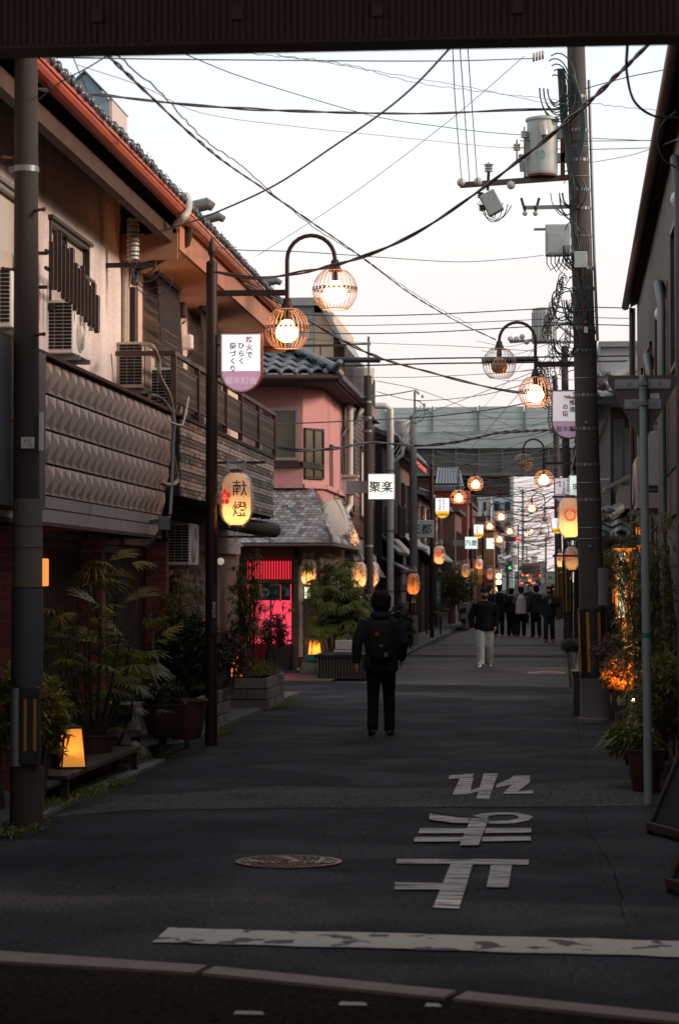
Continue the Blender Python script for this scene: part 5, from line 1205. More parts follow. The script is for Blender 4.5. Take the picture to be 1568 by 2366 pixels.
# ------------------------------------------------------------------ utility poles
def band(mb, x, y, z, r, h=.035): mb.lathe([(r,0),(r,h)], (x,y,z), n=16)
GS = {}
def upole(lab, base, topv, r0, r1, m_, name='utility_pole', n=18, bands=(), guard=None, steps=(), gm=galv):
    t = thing(name, lab, 'utility pole', base); b = Vector(base); tp = Vector(topv)-b
    a = MB(); a.tube([(0,0,-.02), tuple(tp)], [r0, r1], n=n); part('pole', a, m_, t, auto=50)
    for z in bands:
        f = z/tp.z; c = tp*f; rr = r0+(r1-r0)*f+.006; a = MB(); a.lathe([(rr,0),(rr,.045)], c, n=n); a.box((c.x-rr-.03,c.y-.03,c.z),(c.x-rr+.01,c.y+.02,c.z+.045)); part('band', a, gm, t, auto=50)
    if guard:
        z0, z1 = guard; c0 = tp*(z0/tp.z); c1 = tp*(z1/tp.z); rr = r0+.012
        a = MB(); a.tube([c0,c1], rr, n=n); part('guard', a, blackm, t, auto=50)
        for k in range(8):
            an = 2*math.pi*k/8+.35; a = MB(); w_ = .20
            pts = [(c0.x+(rr+.002)*math.cos(an), c0.y+(rr+.002)*math.sin(an), z0+.05), (c0.x+(rr+.002)*math.cos(an+w_), c0.y+(rr+.002)*math.sin(an+w_), z0+.05), (c1.x+(rr+.002)*math.cos(an+w_), c1.y+(rr+.002)*math.sin(an+w_), z1-.05), (c1.x+(rr+.002)*math.cos(an), c1.y+(rr+.002)*math.sin(an), z1-.05)]
            a.poly(pts); part('yellow_stripe', a, yel, t)
    for i, z in enumerate(steps):
        c = tp*(z/tp.z); a = MB(); s_ = 1 if i % 2 else -1; a.tube([c, c+Vector((s_*(r0+.04), -.10, 0))], .012, n=6); a.sph(tuple(c+Vector((s_*(r0+.045),-.10,0))), .018, 6, 4); part('step_bolt', a, rust, t)
    return t
b0 = PZ(62,1915); fp = upole('near concrete utility pole at the left edge with number plate and striped guard', b0, PY(61,100,b0.y), .112, .088, conc_pole_d, steps=(3.1,3.75,4.25,4.7,5.1), bands=(5.0,))
a = MB(); a.tube([(0,0,0),(0,0,.47)], .128, n=20); part('wooden_collar', a, mat('collar_timber','4a403a', rough=.9, var=.45, scale=6, streak=True), fp, auto=50)
a = MB(); a.tube([(-.06,-.09,.48),(-.06,-.09,1.07)], .052, n=12); part('side_duct', a, galv, fp, auto=50)
a = MB(); a.box((-.02,-.16,.49),(.12,-.08,1.08)); part('guard_plate', a, blackm, fp, bevel=.01)
for x in (.012,.085):
    a = MB(); a.box((x,-.166,.60),(x+.022,-.161,.99)); part('yellow_stripe', a, yel, fp)
a = MB(); a.lathe([(.122,1.08),(.120,1.80),(.115,1.82)], n=20); part('dark_sleeve', a, mat('sleeve_slate','3f4246', rough=.7, var=.25, scale=3, streak=True), fp, auto=50)
a = MB(); a.lathe([(.114,1.83),(.112,2.50)], n=20); part('bare_sleeve', a, mat('bare_concrete','6a6058', rough=.85, var=.3, scale=2.5, streak=True, dirt='6b4128', dscale=2.0, dthr=.58), fp, auto=50)
for z in (2.14,2.30): 
    a = MB(); band(a,0,0,z,.121,.006); part('wire_tie', a, galv, fp)
np_ = PY(66,1024,b0.y-.1)-b0
a = MB(); a.box((np_.x-.05,-.125,np_.z-.04),(np_.x+.05,-.118,np_.z+.045)); npl = part('number_plate', a, white_paint, fp)
meshobj('lettering', text_mesh('A 8\n1－50', .034, ink_grey), npl, loc=(np_.x,-.1265,np_.z))
a = MB(); a.box((.10,-.07,2.87),(.125,-.03,3.16)); part('white_strip', a, white_paint, fp)
# big right utility pole
bR = PZ(1374,1668); tR = PY(1329,90,bR.y-.2)
bp_ = upole('big dark concrete utility pole on the right carrying transformers', bR, tR, .182, .118, conc_pole, bands=(), guard=(.62,1.52), gm=galv)
tpR = tR-bR
def onR(z): return tpR*(z/tpR.z)
def rR(z): return .182-(.182-.118)*z/tpR.z
for z in (8.35,7.9,7.5,7.1,6.85,6.05,5.78,5.25,4.95,4.35,3.9,3.42,2.95):
    c = onR(z); a = MB(); rr = rR(z)+.006
    for k in range(16):
        an = 2*math.pi*k/16; 
        a.poly([(c.x+rr*math.cos(an+q), c.y+rr*math.sin(an+q), c.z+h_) for q, h_ in ((0,0),(.27,0),(.27,.04),(0,.04))])
    part('perforated_band', a, galv, bp_)
for z in (7.7,7.3,6.5,5.5,4.6,3.2,2.6,2.45):
    c = onR(z); a = MB(); a.tube([(c.x+(rR(z)+.003)*math.cos(k*.4), c.y+(rR(z)+.003)*math.sin(k*.4), c.z+.004*math.sin(k*.4)) for k in range(16)], .006, n=4, closed=True); part('wire_tie', a, galv, bp_)
a = MB(); a.lathe([(.225,-.01),(.225,.05),(.205,.06),(.203,.56),(.212,.58)], n=24); part('base_collar', a, mat('collar_concrete','6d6c70', rough=.8, var=.25, scale=2, bump=.3, bscale=60), bp_, auto=50)
for z in (4.0,2.35):
    c = onR(z); a = MB(); a.lathe([(.02,0),(.02,.02),(.012,.02)], n=10); o_ = part('bolt_hole', a, galv, bp_); o_.location = c+Vector((-.01,-rR(z)-.004,0)); o_.rotation_euler = (math.pi/2,0,0)
a = MB(); a.lathe([(.190,1.56),(.187,2.06)], n=24); part('grey_sleeve', a, mat('sleeve_grey','858486', rough=.75, var=.2), bp_, auto=50)
# service riser and cable beside the pole
a = MB(); a.tube([onR(8.6)+Vector((.16,0,0)), onR(6.0)+Vector((.165,0,0)), onR(5.1)+Vector((.175,0,0))], .02, n=8); part('riser_pipe', a, galv, bp_, auto=60)
# hardware fixed to it, each a thing of its own
def RP(u, v): return PY(u, v, bR.y-.2)
def insul(mb, c, s=1.0):
    for k in range(3): mb.lathe([(.02*s,0),(.055*s,.01*s),(.05*s,.03*s),(.02*s,.035*s)], (c[0],c[1],c[2]+k*.035*s), n=12)
porc = mat('porcelain','aaa69c', rough=.25, var=.1, spec=.8)
t = thing('cross_arm', 'long steel cross arm with round insulators under the big transformer', 'cross arm', RP(1190,418), world=True)
p, q = RP(1062,428), RP(1312,410)
a = MB(); a.bar(p, q, .07, .07); part('beam', a, mat('cross_arm_steel','5b5049', rough=.6, var=.3, metal=.3), t)
for u, v in ((1065,424),(1104,422),(1180,430)):
    a = MB(); c = RP(u,v); a.sph(c+Vector((0,-.08,0)), .058, 12, 8); part('insulator', a, porc, t)
a = MB(); insul(a, RP(1128,398), 1.0); a.lathe([(.07,.10),(.02,.12),(.004,.14)], RP(1128,398), n=12); part('insulator', a, porc, t, auto=40)
a = MB(); a.tube([RP(1128,398),RP(1126,440)], .02, n=8); part('pin', a, blackm, t)
t = thing('switch_box', 'small tilted grey switch hanging under the cross arm', 'switch', RP(1132,468), world=True)
a = MB(); c = RP(1134,468); M_ = Matrix.Rotation(R(-28),3,'Y'); 
a.box((-.11,-.1,-.16),(.11,.1,.14)); a.v = [tuple(M_@Vector(v)+c) for v in a.v]; part('case', a, mat('switch_grey','8a928f', rough=.5, var=.15), t, bevel=.015)
a = MB(); insul(a, c+Vector((-.14,-.05,.05)), .8); insul(a, c+Vector((-.12,-.05,-.12)), .8); part('insulator', a, blackm, t)
a = MB()
for k in range(4): a.tube([c+Vector((-.1-.05*math.sin(i*.6+k), -.05, -.05-.22*math.sin(i*math.pi/8)+k*.02))+Vector((.04*i-.02*k,0,0)) for i in range(9)], .006, n=4)
part('loop_wire', a, blackm, t)
t = thing('transformer', 'large pale cylindrical transformer on the big utility pole', 'transformer', RP(1250,345), world=True)
tg = mat('transformer_grey','a3aba7', rough=.45, var=.1, scale=3); c = RP(1252,342); hT = .37
a = MB(); a.lathe([(.19,-hT),(.20,-hT+.02),(.205,-hT+.05),(.205,hT-.02),(.225,hT-.01),(.225,hT+.02),(.20,hT+.03),(.08,hT+.06)], c, n=32); part('tank', a, tg, t, auto=40)
a = MB(); a.lathe([(.195,-hT-.025),(.195,-hT+.005)], c, n=32); part('rusty_base_ring', a, rust, t)
a = MB(); a.lathe([(.165,-hT-.03),(.165,-hT-.02)], c, n=32); part('base', a, black, t)
a = MB(); a.tube([c+Vector((.02,-.17,.30)), c+Vector((.02,-.27,.24)), c+Vector((.03,-.28,.12))], [.055,.06,.05], n=12); part('bushing', a, porc, t, auto=50)
a = MB(); a.lathe([(.035,0),(.03,-.08),(.022,-.10)], c+Vector((.03,-.28,.12)), n=10); part('bushing_cap', a, blackm, t)
for dx, dz in ((-.24,.12),(-.34,-.05)):
    a = MB(); insul(a, c+Vector((dx,-.1,dz)), .9); a.tube([c+Vector((dx,-.1,dz-.12)), c+Vector((dx,-.1,dz+.15))], .012, n=6); part('fuse_insulator', a, porc, t)
    a = MB(); a.tube([c+Vector((dx+.05,-.1,dz-.05)), c+Vector((dx+.07,-.1,dz-.28))], .03, n=8); part('fuse', a, galv, t)
a = MB(); a.box((c.x-.25,c.y-.06,c.z-hT-.02),(c.x-.19,c.y+.06,c.z+.2)); part('side_channel', a, tg, t)
a = MB(); a.box((c.x+.19,c.y-.05,c.z+.12),(c.x+.36,c.y+.05,c.z+.28)); a.box((c.x+.19,c.y-.05,c.z-.2),(c.x+.36,c.y+.05,c.z-.08)); part('mounting_plate', a, galv, t)
a = MB(); a.box((c.x+.24,c.y-.05,c.z-hT-.06),(c.x+.30,c.y+.05,c.z+.12)); part('hanger', a, rust, t)
lettering('10', .17, mat('green_print','6f9a86', rough=.7), t, tuple(c+Vector((-.03,-.211,-.12))))
t = thing('connection_box', 'pale rectangular telecom box with dangling leads on the big pole', 'box', RP(1290,555), world=True)
c = RP(1288,556); a = MB(); a.box((c.x-.17,c.y-.1,c.z-.21),(c.x+.17,c.y+.08,c.z+.21)); part('case', a, tg, t, bevel=.02)
a = MB(); a.box((c.x-.13,c.y-.108,c.z-.18),(c.x+.13,c.y-.101,c.z+.1)); part('cover', a, tg, t, bevel=.003)
a = MB(); a.box((c.x-.32,c.y-.02,c.z+.14),(c.x-.17,c.y+.02,c.z+.17)); a.box((c.x+.16,c.y-.02,c.z+.12),(c.x+.26,c.y+.02,c.z+.16)); a.box((c.x+.16,c.y-.02,c.z-.2),(c.x+.26,c.y+.02,c.z-.16)); part('bracket', a, galv, t)
a = MB()
for k in range(6): 
    x = c.x-.15+k*.055; a.tube([(x,c.y,c.z-.21),(x,c.y,c.z-.3),(x+.05+.02*k,c.y-.02,c.z-.40-.02*(k%3)),(x+.14,c.y,c.z-.33),(x+.16,c.y,c.z-.24)], .008, n=5)
part('lead', a, blackm, t, kind='stuff')
t = thing('junction_box', 'small grey junction box strapped to the big pole', 'box', RP(1340,605), world=True); c = RP(1340,605)
a = MB(); a.box((c.x-.085,c.y-.24,c.z-.11),(c.x+.085,c.y-.13,c.z+.11)); part('case', a, tg, t, bevel=.01); a = MB(); a.box((c.x-.1,c.y-.2,c.z+.05),(c.x-.086,c.y-.15,c.z+.14)); part('hinge', a, galv, t)
t = thing('pole_tag', 'little white tag hanging on a cord from the big pole', 'tag', RP(1352,765), world=True); c = RP(1352,765)
a = MB(); a.box((c.x-.025,c.y-.19,c.z-.04),(c.x+.025,c.y-.185,c.z+.04)); part('card', a, white_paint, t); a = MB(); a.tube([RP(1330,620)+Vector((0,-.2,0)), c+Vector((0,-.19,.07))], .008, n=5); a.sph(c+Vector((0,-.2,.09)), .03, 8, 6); part('cord', a, mat('red_cord','6a2020',rough=.7), t)
t = thing('cross_arm', 'short steel cross arm with black cable clamps above the telecom box', 'cross arm', RP(1260,478), world=True)
a = MB(); a.bar(RP(1208,480), RP(1330,477), .035, .05); part('beam', a, galv, t); a = MB(); a.bar(RP(1285,482), RP(1335,525), .02); part('brace', a, galv, t)
for u in (1212,1236):
    a = MB(); p = RP(u,478); a.tube([p+Vector((-.05*(1 if u<1220 else -1),0,.12)), p+Vector((0,0,-.06))], .018, n=6); a.sph(tuple(p+Vector((0,0,-.01))), .032, 8, 6); part('clamp', a, blackm, t)
    a = MB(); a.sph(tuple(p+Vector((0,-.01,-.09))), .035, 10, 7); part('insulator', a, porc, t)
# second, farther right pole with its transformer
bQ = PZ(1312,1492); b2 = upole('dark round pole with striped guard behind the big utility pole', bQ, PY(1303,800,bQ.y), .14, .10, conc_pole_d, bands=(7.2,6.6,6.1), guard=(.95,2.5))
bQ2 = PZ(1292,1432); upole('farther dark pole with striped guard where the group walks', bQ2, PY(1281,870,bQ2.y), .20, .13, conc_pole_d, bands=(6,7), guard=(1.1,3.3))
t = thing('transformer', 'second ribbed transformer seen past the big pole, farther away', 'transformer', PY(1258,752,60), world=True); c = PY(1256,752,60); s_ = 1.0
a = MB(); a.lathe([(.26,-.42),(.28,-.40),(.28,.36),(.30,.37),(.30,.41),(.1,.45)], c, n=24); part('tank', a, tg, t, auto=40)
q = MB(); q.box((-.012,-.03,-.38),(.012,0,.32)); qm = q.mesh('fin', tg)
for k in range(12):
    an = math.pi+math.pi*k/11; meshobj('fin', qm, t, M=Matrix.Translation(c+Vector((.28*math.cos(an),.28*math.sin(an),0))) @ Matrix.Rotation(an+math.pi/2,4,'Z'))
a = MB(); a.bar(c+Vector((-.3,0,-.42)), c+Vector((.9,0,-.42)), .07); a.bar(c+Vector((.3,0,.05)), c+Vector((.9,0,.05)), .06); a.bar(c+Vector((.35,0,0)), c+Vector((.85,0,-.4)), .05); part('bracket', a, galv, t)
t = thing('cross_arm', 'cluster of small insulators left of the second transformer', 'cross arm', PY(1210,785,60), world=True)
a = MB(); a.bar(PY(1176,790,60), PY(1236,786,60), .07); part('beam', a, galv, t)
for u, v in ((1178,783),(1192,783),(1205,778),(1216,790)): 
    a = MB(); a.sph(tuple(PY(u,v,59.9)), .07, 8, 6); part('insulator', a, porc, t)
# left side poles
bA = PZ(852,1540); upole('rusty brown utility pole in front of the brick building', bA, PY(849,868,bA.y), .115, .085, conc_pole_d, bands=(5.85,5.5,5.2,2.65,1.1))
a = MB(); tA = thing('pole_extension', 'slim galvanised post on top of the brown pole', 'post', PY(852,870,bA.y+.1), world=True); a.box(tuple(PY(848,872,bA.y+.05)), tuple(PY(854,778,bA.y+.12))); part('post', a, galv, tA)
bB = PZ(956,1497); pB = upole('tall pale concrete utility pole with striped band', bB, PY(953,960,bB.y), .125, .10, conc_pole_l, bands=(3.6,), guard=(.95,1.7), steps=(1.9,2.6,3.3,4.0,4.6,5.2))
a = MB(); tB = thing('cross_arm', 'grey steel head with insulators and green wires on the pale pole', 'pole head', PY(958,940,bB.y), world=True)
a.box(tuple(PY(955,985,bB.y)), tuple(PY(960,906,bB.y+.1))); part('post', a, galv, tB)
for u, v in ((960,908),(966,912),(976,920),(980,940),(992,950),(1000,948)):
    a = MB(); insul(a, PY(u,v,bB.y-.05), .9); part('insulator', a, porc, tB)
a = MB(); a.bar(PY(958,950,bB.y), PY(1002,946,bB.y), .04); a.tube([PY(960+22*math.sin(k*.5),925+26*(1-math.cos(k*.5)),bB.y-.1) for k in range(8)], .015, n=5); part('arm', a, mat('green_cable','1f5a4c', rough=.6), tB)
for u, vb, vt, Y_, r_, m_, lab in ((1066,1420,1120,None,.14,conc_pole_d,'grey pole between the wooden houses left of the small green sign'), (1147,1390,1225,None,.20,conc_pole,'concrete pole behind the little white plates'), (1208,1377,1130,None,.2,galv,'slim far pole rising into the pale sky above the bus')):
    b_ = PZ(u, vb); upole(lab, b_, PY(u-1, vt, b_.y), r_, r_*.8, m_)
# white road sign seen from behind
bS = PZ(1497,1857); sg = thing('road_sign', 'pale post with the grey back of a triangular stop sign, near right', 'road sign', bS)
tS = PY(1484,866,bS.y)-bS
signpost = mat('sign_post_pale','879290', rough=.4, var=.1, scale=4)
a = MB(); a.tube([(0,0,0),tuple(tS)], [.037,.034], n=18); part('post', a, signpost, sg, auto=50)
ctr = tS; W_ = .30
tri = []
for cx_, cz_ in ((-W_+.03,-.03),(W_-.03,-.03),(0.0,-.52)):
    for q in range(5):
        base_a = {-W_+.03:math.pi, W_-.03:math.pi/2, 0.0:-math.pi/4-math.pi/3+.2}[cx_]; an = base_a - q*math.pi/2/4*1.3; tri.append((cx_+.03*math.cos(an), cz_+.03*math.sin(an)))
import itertools
tri = [(-W_,-.045),(-W_+.012,-.012),(-W_+.04,0),(W_-.04,0),(W_-.012,-.012),(W_,-.045),(W_-.01,-.07),(.03,-.535),(0,-.55),(-.03,-.535),(-W_+.01,-.07)]
def sgp(pts, y0, th_, name, m_):
    a = MB(); a.poly([(ctr.x+x, ctr.y+y0, ctr.z+z+.0) for x, z in pts], th_, (0,1,0)); return part(name, a, m_, sg, fixn=True)
sgp(tri, .05, .006, 'sign_plate', mat('sign_back','57494a', rough=.6, var=.15, scale=4)); 
for z0, z1, w_ in ((-.035,-.115,.235),(-.205,-.285,.155)):
    a = MB(); a.box((ctr.x-w_,ctr.y+.035,ctr.z+z1),(ctr.x+w_,ctr.y+.05,ctr.z+z0)); a.box((ctr.x-w_,ctr.y+.03,ctr.z+z1+.012),(ctr.x+w_,ctr.y+.0352,ctr.z+z1+.02)); part('stiffener', a, mat('stiffener_grey','94979a', rough=.4, metal=.3, var=.1), sg)
    a = MB()
    for sx_ in (-1,1):
        for q in (0,1): a.box((ctr.x+sx_*(w_*.55)+q*.02,ctr.y+.0285,ctr.z+z1+.02),(ctr.x+sx_*(w_*.55)+q*.02+.008,ctr.y+.0299,ctr.z+z0-.02))
    part('slot', a, ink_grey, sg, kind='stuff')
    a = MB(); a.lathe([(.043,0),(.043,.04)], (ctr.x,ctr.y,ctr.z+(z0+z1)/2-.02), n=14); a.box((ctr.x-.02,ctr.y-.062,ctr.z+(z0+z1)/2-.016),(ctr.x+.03,ctr.y-.04,ctr.z+(z0+z1)/2+.016)); part('clamp', a, galv, sg)
lettering('TN', .038, ink_grey, sg, (ctr.x,ctr.y-.040,ctr.z-.14)); lettering('TN', .038, ink_grey, sg, (ctr.x+.175,ctr.y+.046,ctr.z-.175))
a = MB(); a.box((ctr.x+.06,ctr.y+.044,ctr.z-.20),(ctr.x+.14,ctr.y+.0475,ctr.z-.155)); part('sticker', a, white_paint, sg)
c = tS*.4; a = MB(); a.lathe([(.0372,0),(.0372,.045)], (tS.x*.41,tS.y*.41,tS.z*.385), n=16); part('teal_tape', a, mat('teal_tape','1d6d75', rough=.5), sg)
# far stop sign, blue round sign, mirrors
t = thing('stop_sign', 'red triangular stop sign with white writing far down on the left', 'road sign', PY(1127,1310,137)); 
a = MB(); a.poly([(-.4,0,.3),(.4,0,.3),(0,0,-.36)], .02, (0,1,0)); part('sign_plate', a, mat('sign_red','a81c22', rough=.4, var=.05), t, fixn=True); lettering('とまれ', .2, white_paint, t, (0,-.012,.12), bold=.002)
a = MB(); a.tube([(0,.03,.3),(0,.03,-3)], .03, n=8); part('post', a, galv, t)
t = thing('traffic_light', 'far traffic signal showing red above the street', 'traffic light', PY(1196,1246,205)); 
a = MB(); a.box((-1.3,-.12,-.18),(.15,.12,.22)); part('housing', a, blackm, t, bevel=.03)
a = MB(); a.tube([(0,-.13,0),(0,-.16,0)], .2, n=14); part('red_lens', a, mat('red_light',(.8,.05,.05), rough=.4, emit=(1,.08,.06), es=3), t)
a = MB(); a.bar((-1.3,0,0),(-3.4,0,.1),.09); part('arm', a, galv, t)
t = thing('traffic_light', 'far pedestrian signal showing green left of the bus', 'traffic light', PY(1176,1309,205)); a = MB(); a.box((-.25,-.12,-.45),(.25,.12,.5)); part('housing', a, blackm, t, bevel=.03)
a = MB(); a.tube([(0.05,-.13,-.1),(.05,-.16,-.1)], .13, n=12); part('green_lens', a, mat('green_light',(.05,.8,.2), rough=.4, emit=(.05,1,.25), es=1.2), t)
t = thing('construction_light', 'column of three round orange lights left of the walking group', 'light', PY(1151,1348,120), world=True)
for k, v in enumerate((1331,1346,1360)):
    p = PY(1151,v,120); a = MB(); a.sph(tuple(p), .13, 12, 8); part('lens', a, mat('amber_light',(.9,.6,.2), rough=.4, emit=(1,.48,.14), es=10), t)
a = MB(); p = PY(1151,1346,120.2); a.box((p.x-.1,p.y,0),(p.x+.1,p.y+.12,p.z+.5)); part('stand', a, blackm, t)

# ------------------------------------------------------------------ air conditioners
def ac(lab, loc, face, w=.80, h=.52, d=.30, fan=True, grille_side=-1, group='air conditioner units', m_=acm):
    """local frame: front (fan) faces +X, the long side runs along Y, grilled end at -Y"""
    t = thing('air_conditioner', lab, 'air conditioner', loc, face, group)
    a = MB(); a.box((-d,0,0),(0,w,h)); part('case', a, m_, t, bevel=.012)
    q = MB(); q.box((0,-.006,0),(.078,.004,.026)); qm = q.mesh('louvre_slot', black)
    for c in range(3):
        for r in range(13): meshobj('louvre_slot', qm, t, M=Matrix.Translation((-d+.035+c*.085, 0, .045+r*.035)))
    a = MB(); a.box((-d-.0,-.012,h-.03),(0-.08,0,h-.006)); part('top_handle', a, m_, t)
    if fan:
        cy_, cz_, rr = w*.42, h*.5, h*.42
        a = MB(); a.tube([(0,cy_,cz_),(.014,cy_,cz_)], [rr*1.04, rr], n=32); part('fan_shroud', a, m_, t, auto=40)
        a = MB(); a.tube([(.012,cy_,cz_),(.0155,cy_,cz_)], [rr*.93, rr*.93], n=32); part('fan_opening', a, mat('fan_dark','4a4340', rough=.7), t)
        a = MB()
        for k in range(26):
            a0 = 2*math.pi*k/26
            for i in range(5):
                r0, r1 = rr*(.16+i*.155), rr*(.16+(i+1)*.155); t0, t1 = a0+i*.16, a0+(i+1)*.16
                a.bar((.019, cy_+r0*math.cos(t0), cz_+r0*math.sin(t0)), (.019, cy_+r1*math.cos(t1), cz_+r1*math.sin(t1)), .005)
        for rr_ in (.35,.6,.8,.95): a.tube([(.020,cy_+rr*rr_*math.cos(2*math.pi*i/28),cz_+rr*rr_*math.sin(2*math.pi*i/28)) for i in range(28)], .003, n=4, closed=True)
        part('fan_guard', a, m_, t)
        a = MB(); a.tube([(.018,cy_,cz_),(.024,cy_,cz_)], .045, n=16); part('hub', a, m_, t, auto=40)
    else:
        a = MB(); a.box((0,.05,.03),(.008,w*.6,h-.03)); part('mesh_grille', a, mat('mesh_brown','6b4a3e', rough=.7, var=.2), t)
        for k in range(26):
            a = MB(); z = .04+k*.018; a.box((.008,.05,z),(.014,w*.6,z+.007)); part('grille_wire', a, m_, t)
        for k in range(4):
            a = MB(); a.box((.0,w*.63,.1+k*.1),(.003,w-.02,.103+k*.1)); part('crease', a, mat('crease','6f655f',rough=.6), t)
    a = MB(); 
    for y in (.12,w-.16): a.box((-d-.12,y,-.05),(.04,y+.045,-.004))
    part('bracket', a, galv, t, kind='stuff'); return t
ac('white air conditioner with round swirled fan guard just right of the near pole', (-4.56,23.0,4.08), 0)
ac('air conditioner partly cut off at the left edge of the picture', (-4.56,20.3,4.05), 0)
t = ac('boxy air conditioner with square mesh front above the end of the steel panels', (-4.5,26.7,4.04), 0, fan=False, m_=mat('ac_case_cream','b3a294', rough=.45, var=.1, scale=3))
lettering('National', .05, ink_red, t, (.006,.66,.42), rz=math.pi/2)
ac('lower air conditioner with a fan behind the nearest lamp post', (-4.42,29.7,2.08), 0)
ac('grey air conditioner standing on the brown balcony', (-4.25,27.3,3.80), 0, w=.7)
# the right hand pair facing left
ac('upper front unit of the two air conditioners on the right wall', (1.06,27.6,2.93), math.pi, w=.8, h=.60, m_=mat('ac_dim','a59c97', rough=.5, var=.12), group='air conditioners on the right wall')
ac('farther unit of the two air conditioners on the right wall', (1.02,29.0,2.72), math.pi, w=.8, h=.60, m_=MATS['ac_dim'], group='air conditioners on the right wall')
t = thing('air_conditioner', 'small white air conditioner behind the orange railing', 'air conditioner', PZ(1012,1452)); a = MB(); a.box((-.35,0,0),(.35,.3,.62)); part('case', a, acm, t, bevel=.02); a = MB(); a.tube([(-.05,-.002,.32),(-.05,-.015,.32)], .23, n=20); part('fan_shroud', a, galv, t)
# hoses
def hose(lab, pts, r, m_, cat='hose'):
    a = MB(); P_ = [Vector(p) for p in pts]; sm = []
    for i in range(len(P_)-1):
        p0_, p1_, p2_, p3_ = P_[max(i-1,0)], P_[i], P_[i+1], P_[min(i+2,len(P_)-1)]
        for k in range(8):
            t_ = k/8; sm.append(.5*((2*p1_)+(p2_-p0_)*t_+(2*p0_-5*p1_+4*p2_-p3_)*t_*t_+(3*p1_-p0_-3*p2_+p3_)*t_**3))
    sm.append(P_[-1]); a.tube(sm, r, n=8); return tag(part('hose', a, m_, auto=60), lab, cat)
def XP(u, v, X=-4.09): return PX(u, v, X)
hose('fat beige insulated hose looping down from the boxy air conditioner', [XP(330,795,-4.3),XP(352,800),XP(366,830),XP(370,870),XP(392,915),XP(400,960),XP(401,1010),XP(398,1040),XP(409,1100),XP(404,1118),XP(385,1120),XP(370,1113)], .024, pvc_b)
hose('thin grey conduit running straight down between steel panels and tiled balcony', [XP(402,960,-4.07),XP(399,1080,-4.07),XP(393,1190,-4.07)], .02, galv)
hose('white condensate pipe bent upward beside the balcony', [XP(436,918,-4.05),XP(424,975,-4.05),XP(414,982,-4.05),XP(392,975,-4.05)], .012, pvc)
hose('pair of beige pipes hanging below the upper air conditioner by the near pole', [XP(90,812,-4.3),XP(92,860,-4.15),XP(93,960,-4.15),XP(92,1020,-4.2)], .012, galv)
hose('dark green grey drain hose bulging beneath the boxy air conditioner', [XP(350,912,-4.2),XP(375,922,-4.15),XP(395,950,-4.08)], .02, galv)
hose('pale looping pipe over the gutter at the roof break', [PX(430,452,-4.0),PX(436,468,-3.95),PX(432,492,-3.95),PX(420,505,-4.0),PX(405,520,-4.1)], .045, pvc)
t = thing('floodlight', 'old grey floodlight under the end of the steel panels', 'light', PX(375,1205,-4.15), world=True)
c = PX(388,1208,-4.12); a = MB(); a.box((c.x-.1,c.y-.06,c.z-.08),(c.x+.03,c.y+.05,c.z+.07)); part('housing', a, galv, t, bevel=.01); a = MB(); a.box((c.x+.031,c.y-.05,c.z-.07),(c.x+.036,c.y+.04,c.z+.06)); part('lens', a, glassd, t)
a = MB(); a.bar(c+Vector((-.05,0,-.05)), c+Vector((-.25,.1,-.28)), .03); a.bar(c+Vector((-.1,0,.02)), c+Vector((-.3,.1,.0)), .04); part('bracket', a, galv, t)
t = thing('wall_light', 'round glass wall light on the peach wall right of the lamp post', 'light', PX(508,1297,-4.7), world=True); c = PX(510,1297,-4.62)
a = MB(); a.sph(tuple(c), .052, 16, 10); part('glass', a, mat('glass_shade',(.6,.6,.5), rough=.1, emit=(.85,.85,.6), es=.35), t, smooth=True); a = MB(); a.tube([c+Vector((-.17,0,.0)), c+Vector((-.04,0,0))], .035, n=10); part('base', a, galv, t)
# bamboo blinds on the upper wall
for k, (y0, y1, lab) in enumerate(((28.3,30.0,'dark bamboo blind, nearer one on the orange upper wall'),(31.9,33.6,'dark bamboo blind, farther one behind the lamp post'))):
    t = thing('bamboo_blind', lab, 'blind', (-4.6,(y0+y1)/2,4.6), world=True, group='bamboo blinds on the upper wall')
    for r in range(46):
        a = MB(); z = 3.95+r*.034; a.box((-4.62-.0+.10*(1-r/46)+rnd.uniform(0,.012),y0+rnd.uniform(0,.02),z),(-4.605+.10*(1-r/46),y1+rnd.uniform(-.02,.02),z+.028)); part('slat', a, mat('blind_brown','2a1a14', rough=.8, var=.5, scale=20), t)
    a = MB(); a.bar((-4.6,y0-.05,5.53),(-4.6,y1+.05,5.53),.05); part('top_bar', a, brownmetal, t)
for y, z in ((30.6,5.35),(33.9,4.9),(31.2,5.0)):
    t = thing('wall_bracket', {30.6:'rusty hooked cable bracket on the upper wall between the blinds',33.9:'dark lamp housing on the upper wall behind the lamp post',31.2:'white hooded sensor on the upper wall beside the lamp post'}[y], 'bracket', (-4.75,y,z), world=True)
    a = MB(); a.box((-4.8,y-.08,z-.1),(-4.6,y+.06,z+.1)); part('box', a, brownmetal if y != 31.2 else acm, t, bevel=.03); a = MB(); a.bar((-4.8,y,z-.3),(-4.62,y,z-.14),.02); part('hook', a, brownmetal, t)
hose('grey insulated pipe on the upper wall beside the near blind', [(-4.7,30.6,5.25),(-4.68,30.6,4.9),(-4.7,30.62,4.3),(-4.7,30.6,3.8)], .04, pvc_b, 'pipe')
t = thing('insulator_stack', 'stack of porcelain insulators with looped green cables under the roof break', 'insulator', (-4.55,26.9,5.5), world=True)
a = MB(); c = PX(308,560,-4.5)
for k in range(4): insul(a, (c.x,c.y,c.z-.2+k*.11), 1.3)
part('insulator', a, porc, t, auto=40); a = MB(); a.bar(c+Vector((-.3,0,-.25)), c+Vector((.25,0,-.25)), .05); part('bracket', a, blackm, t)
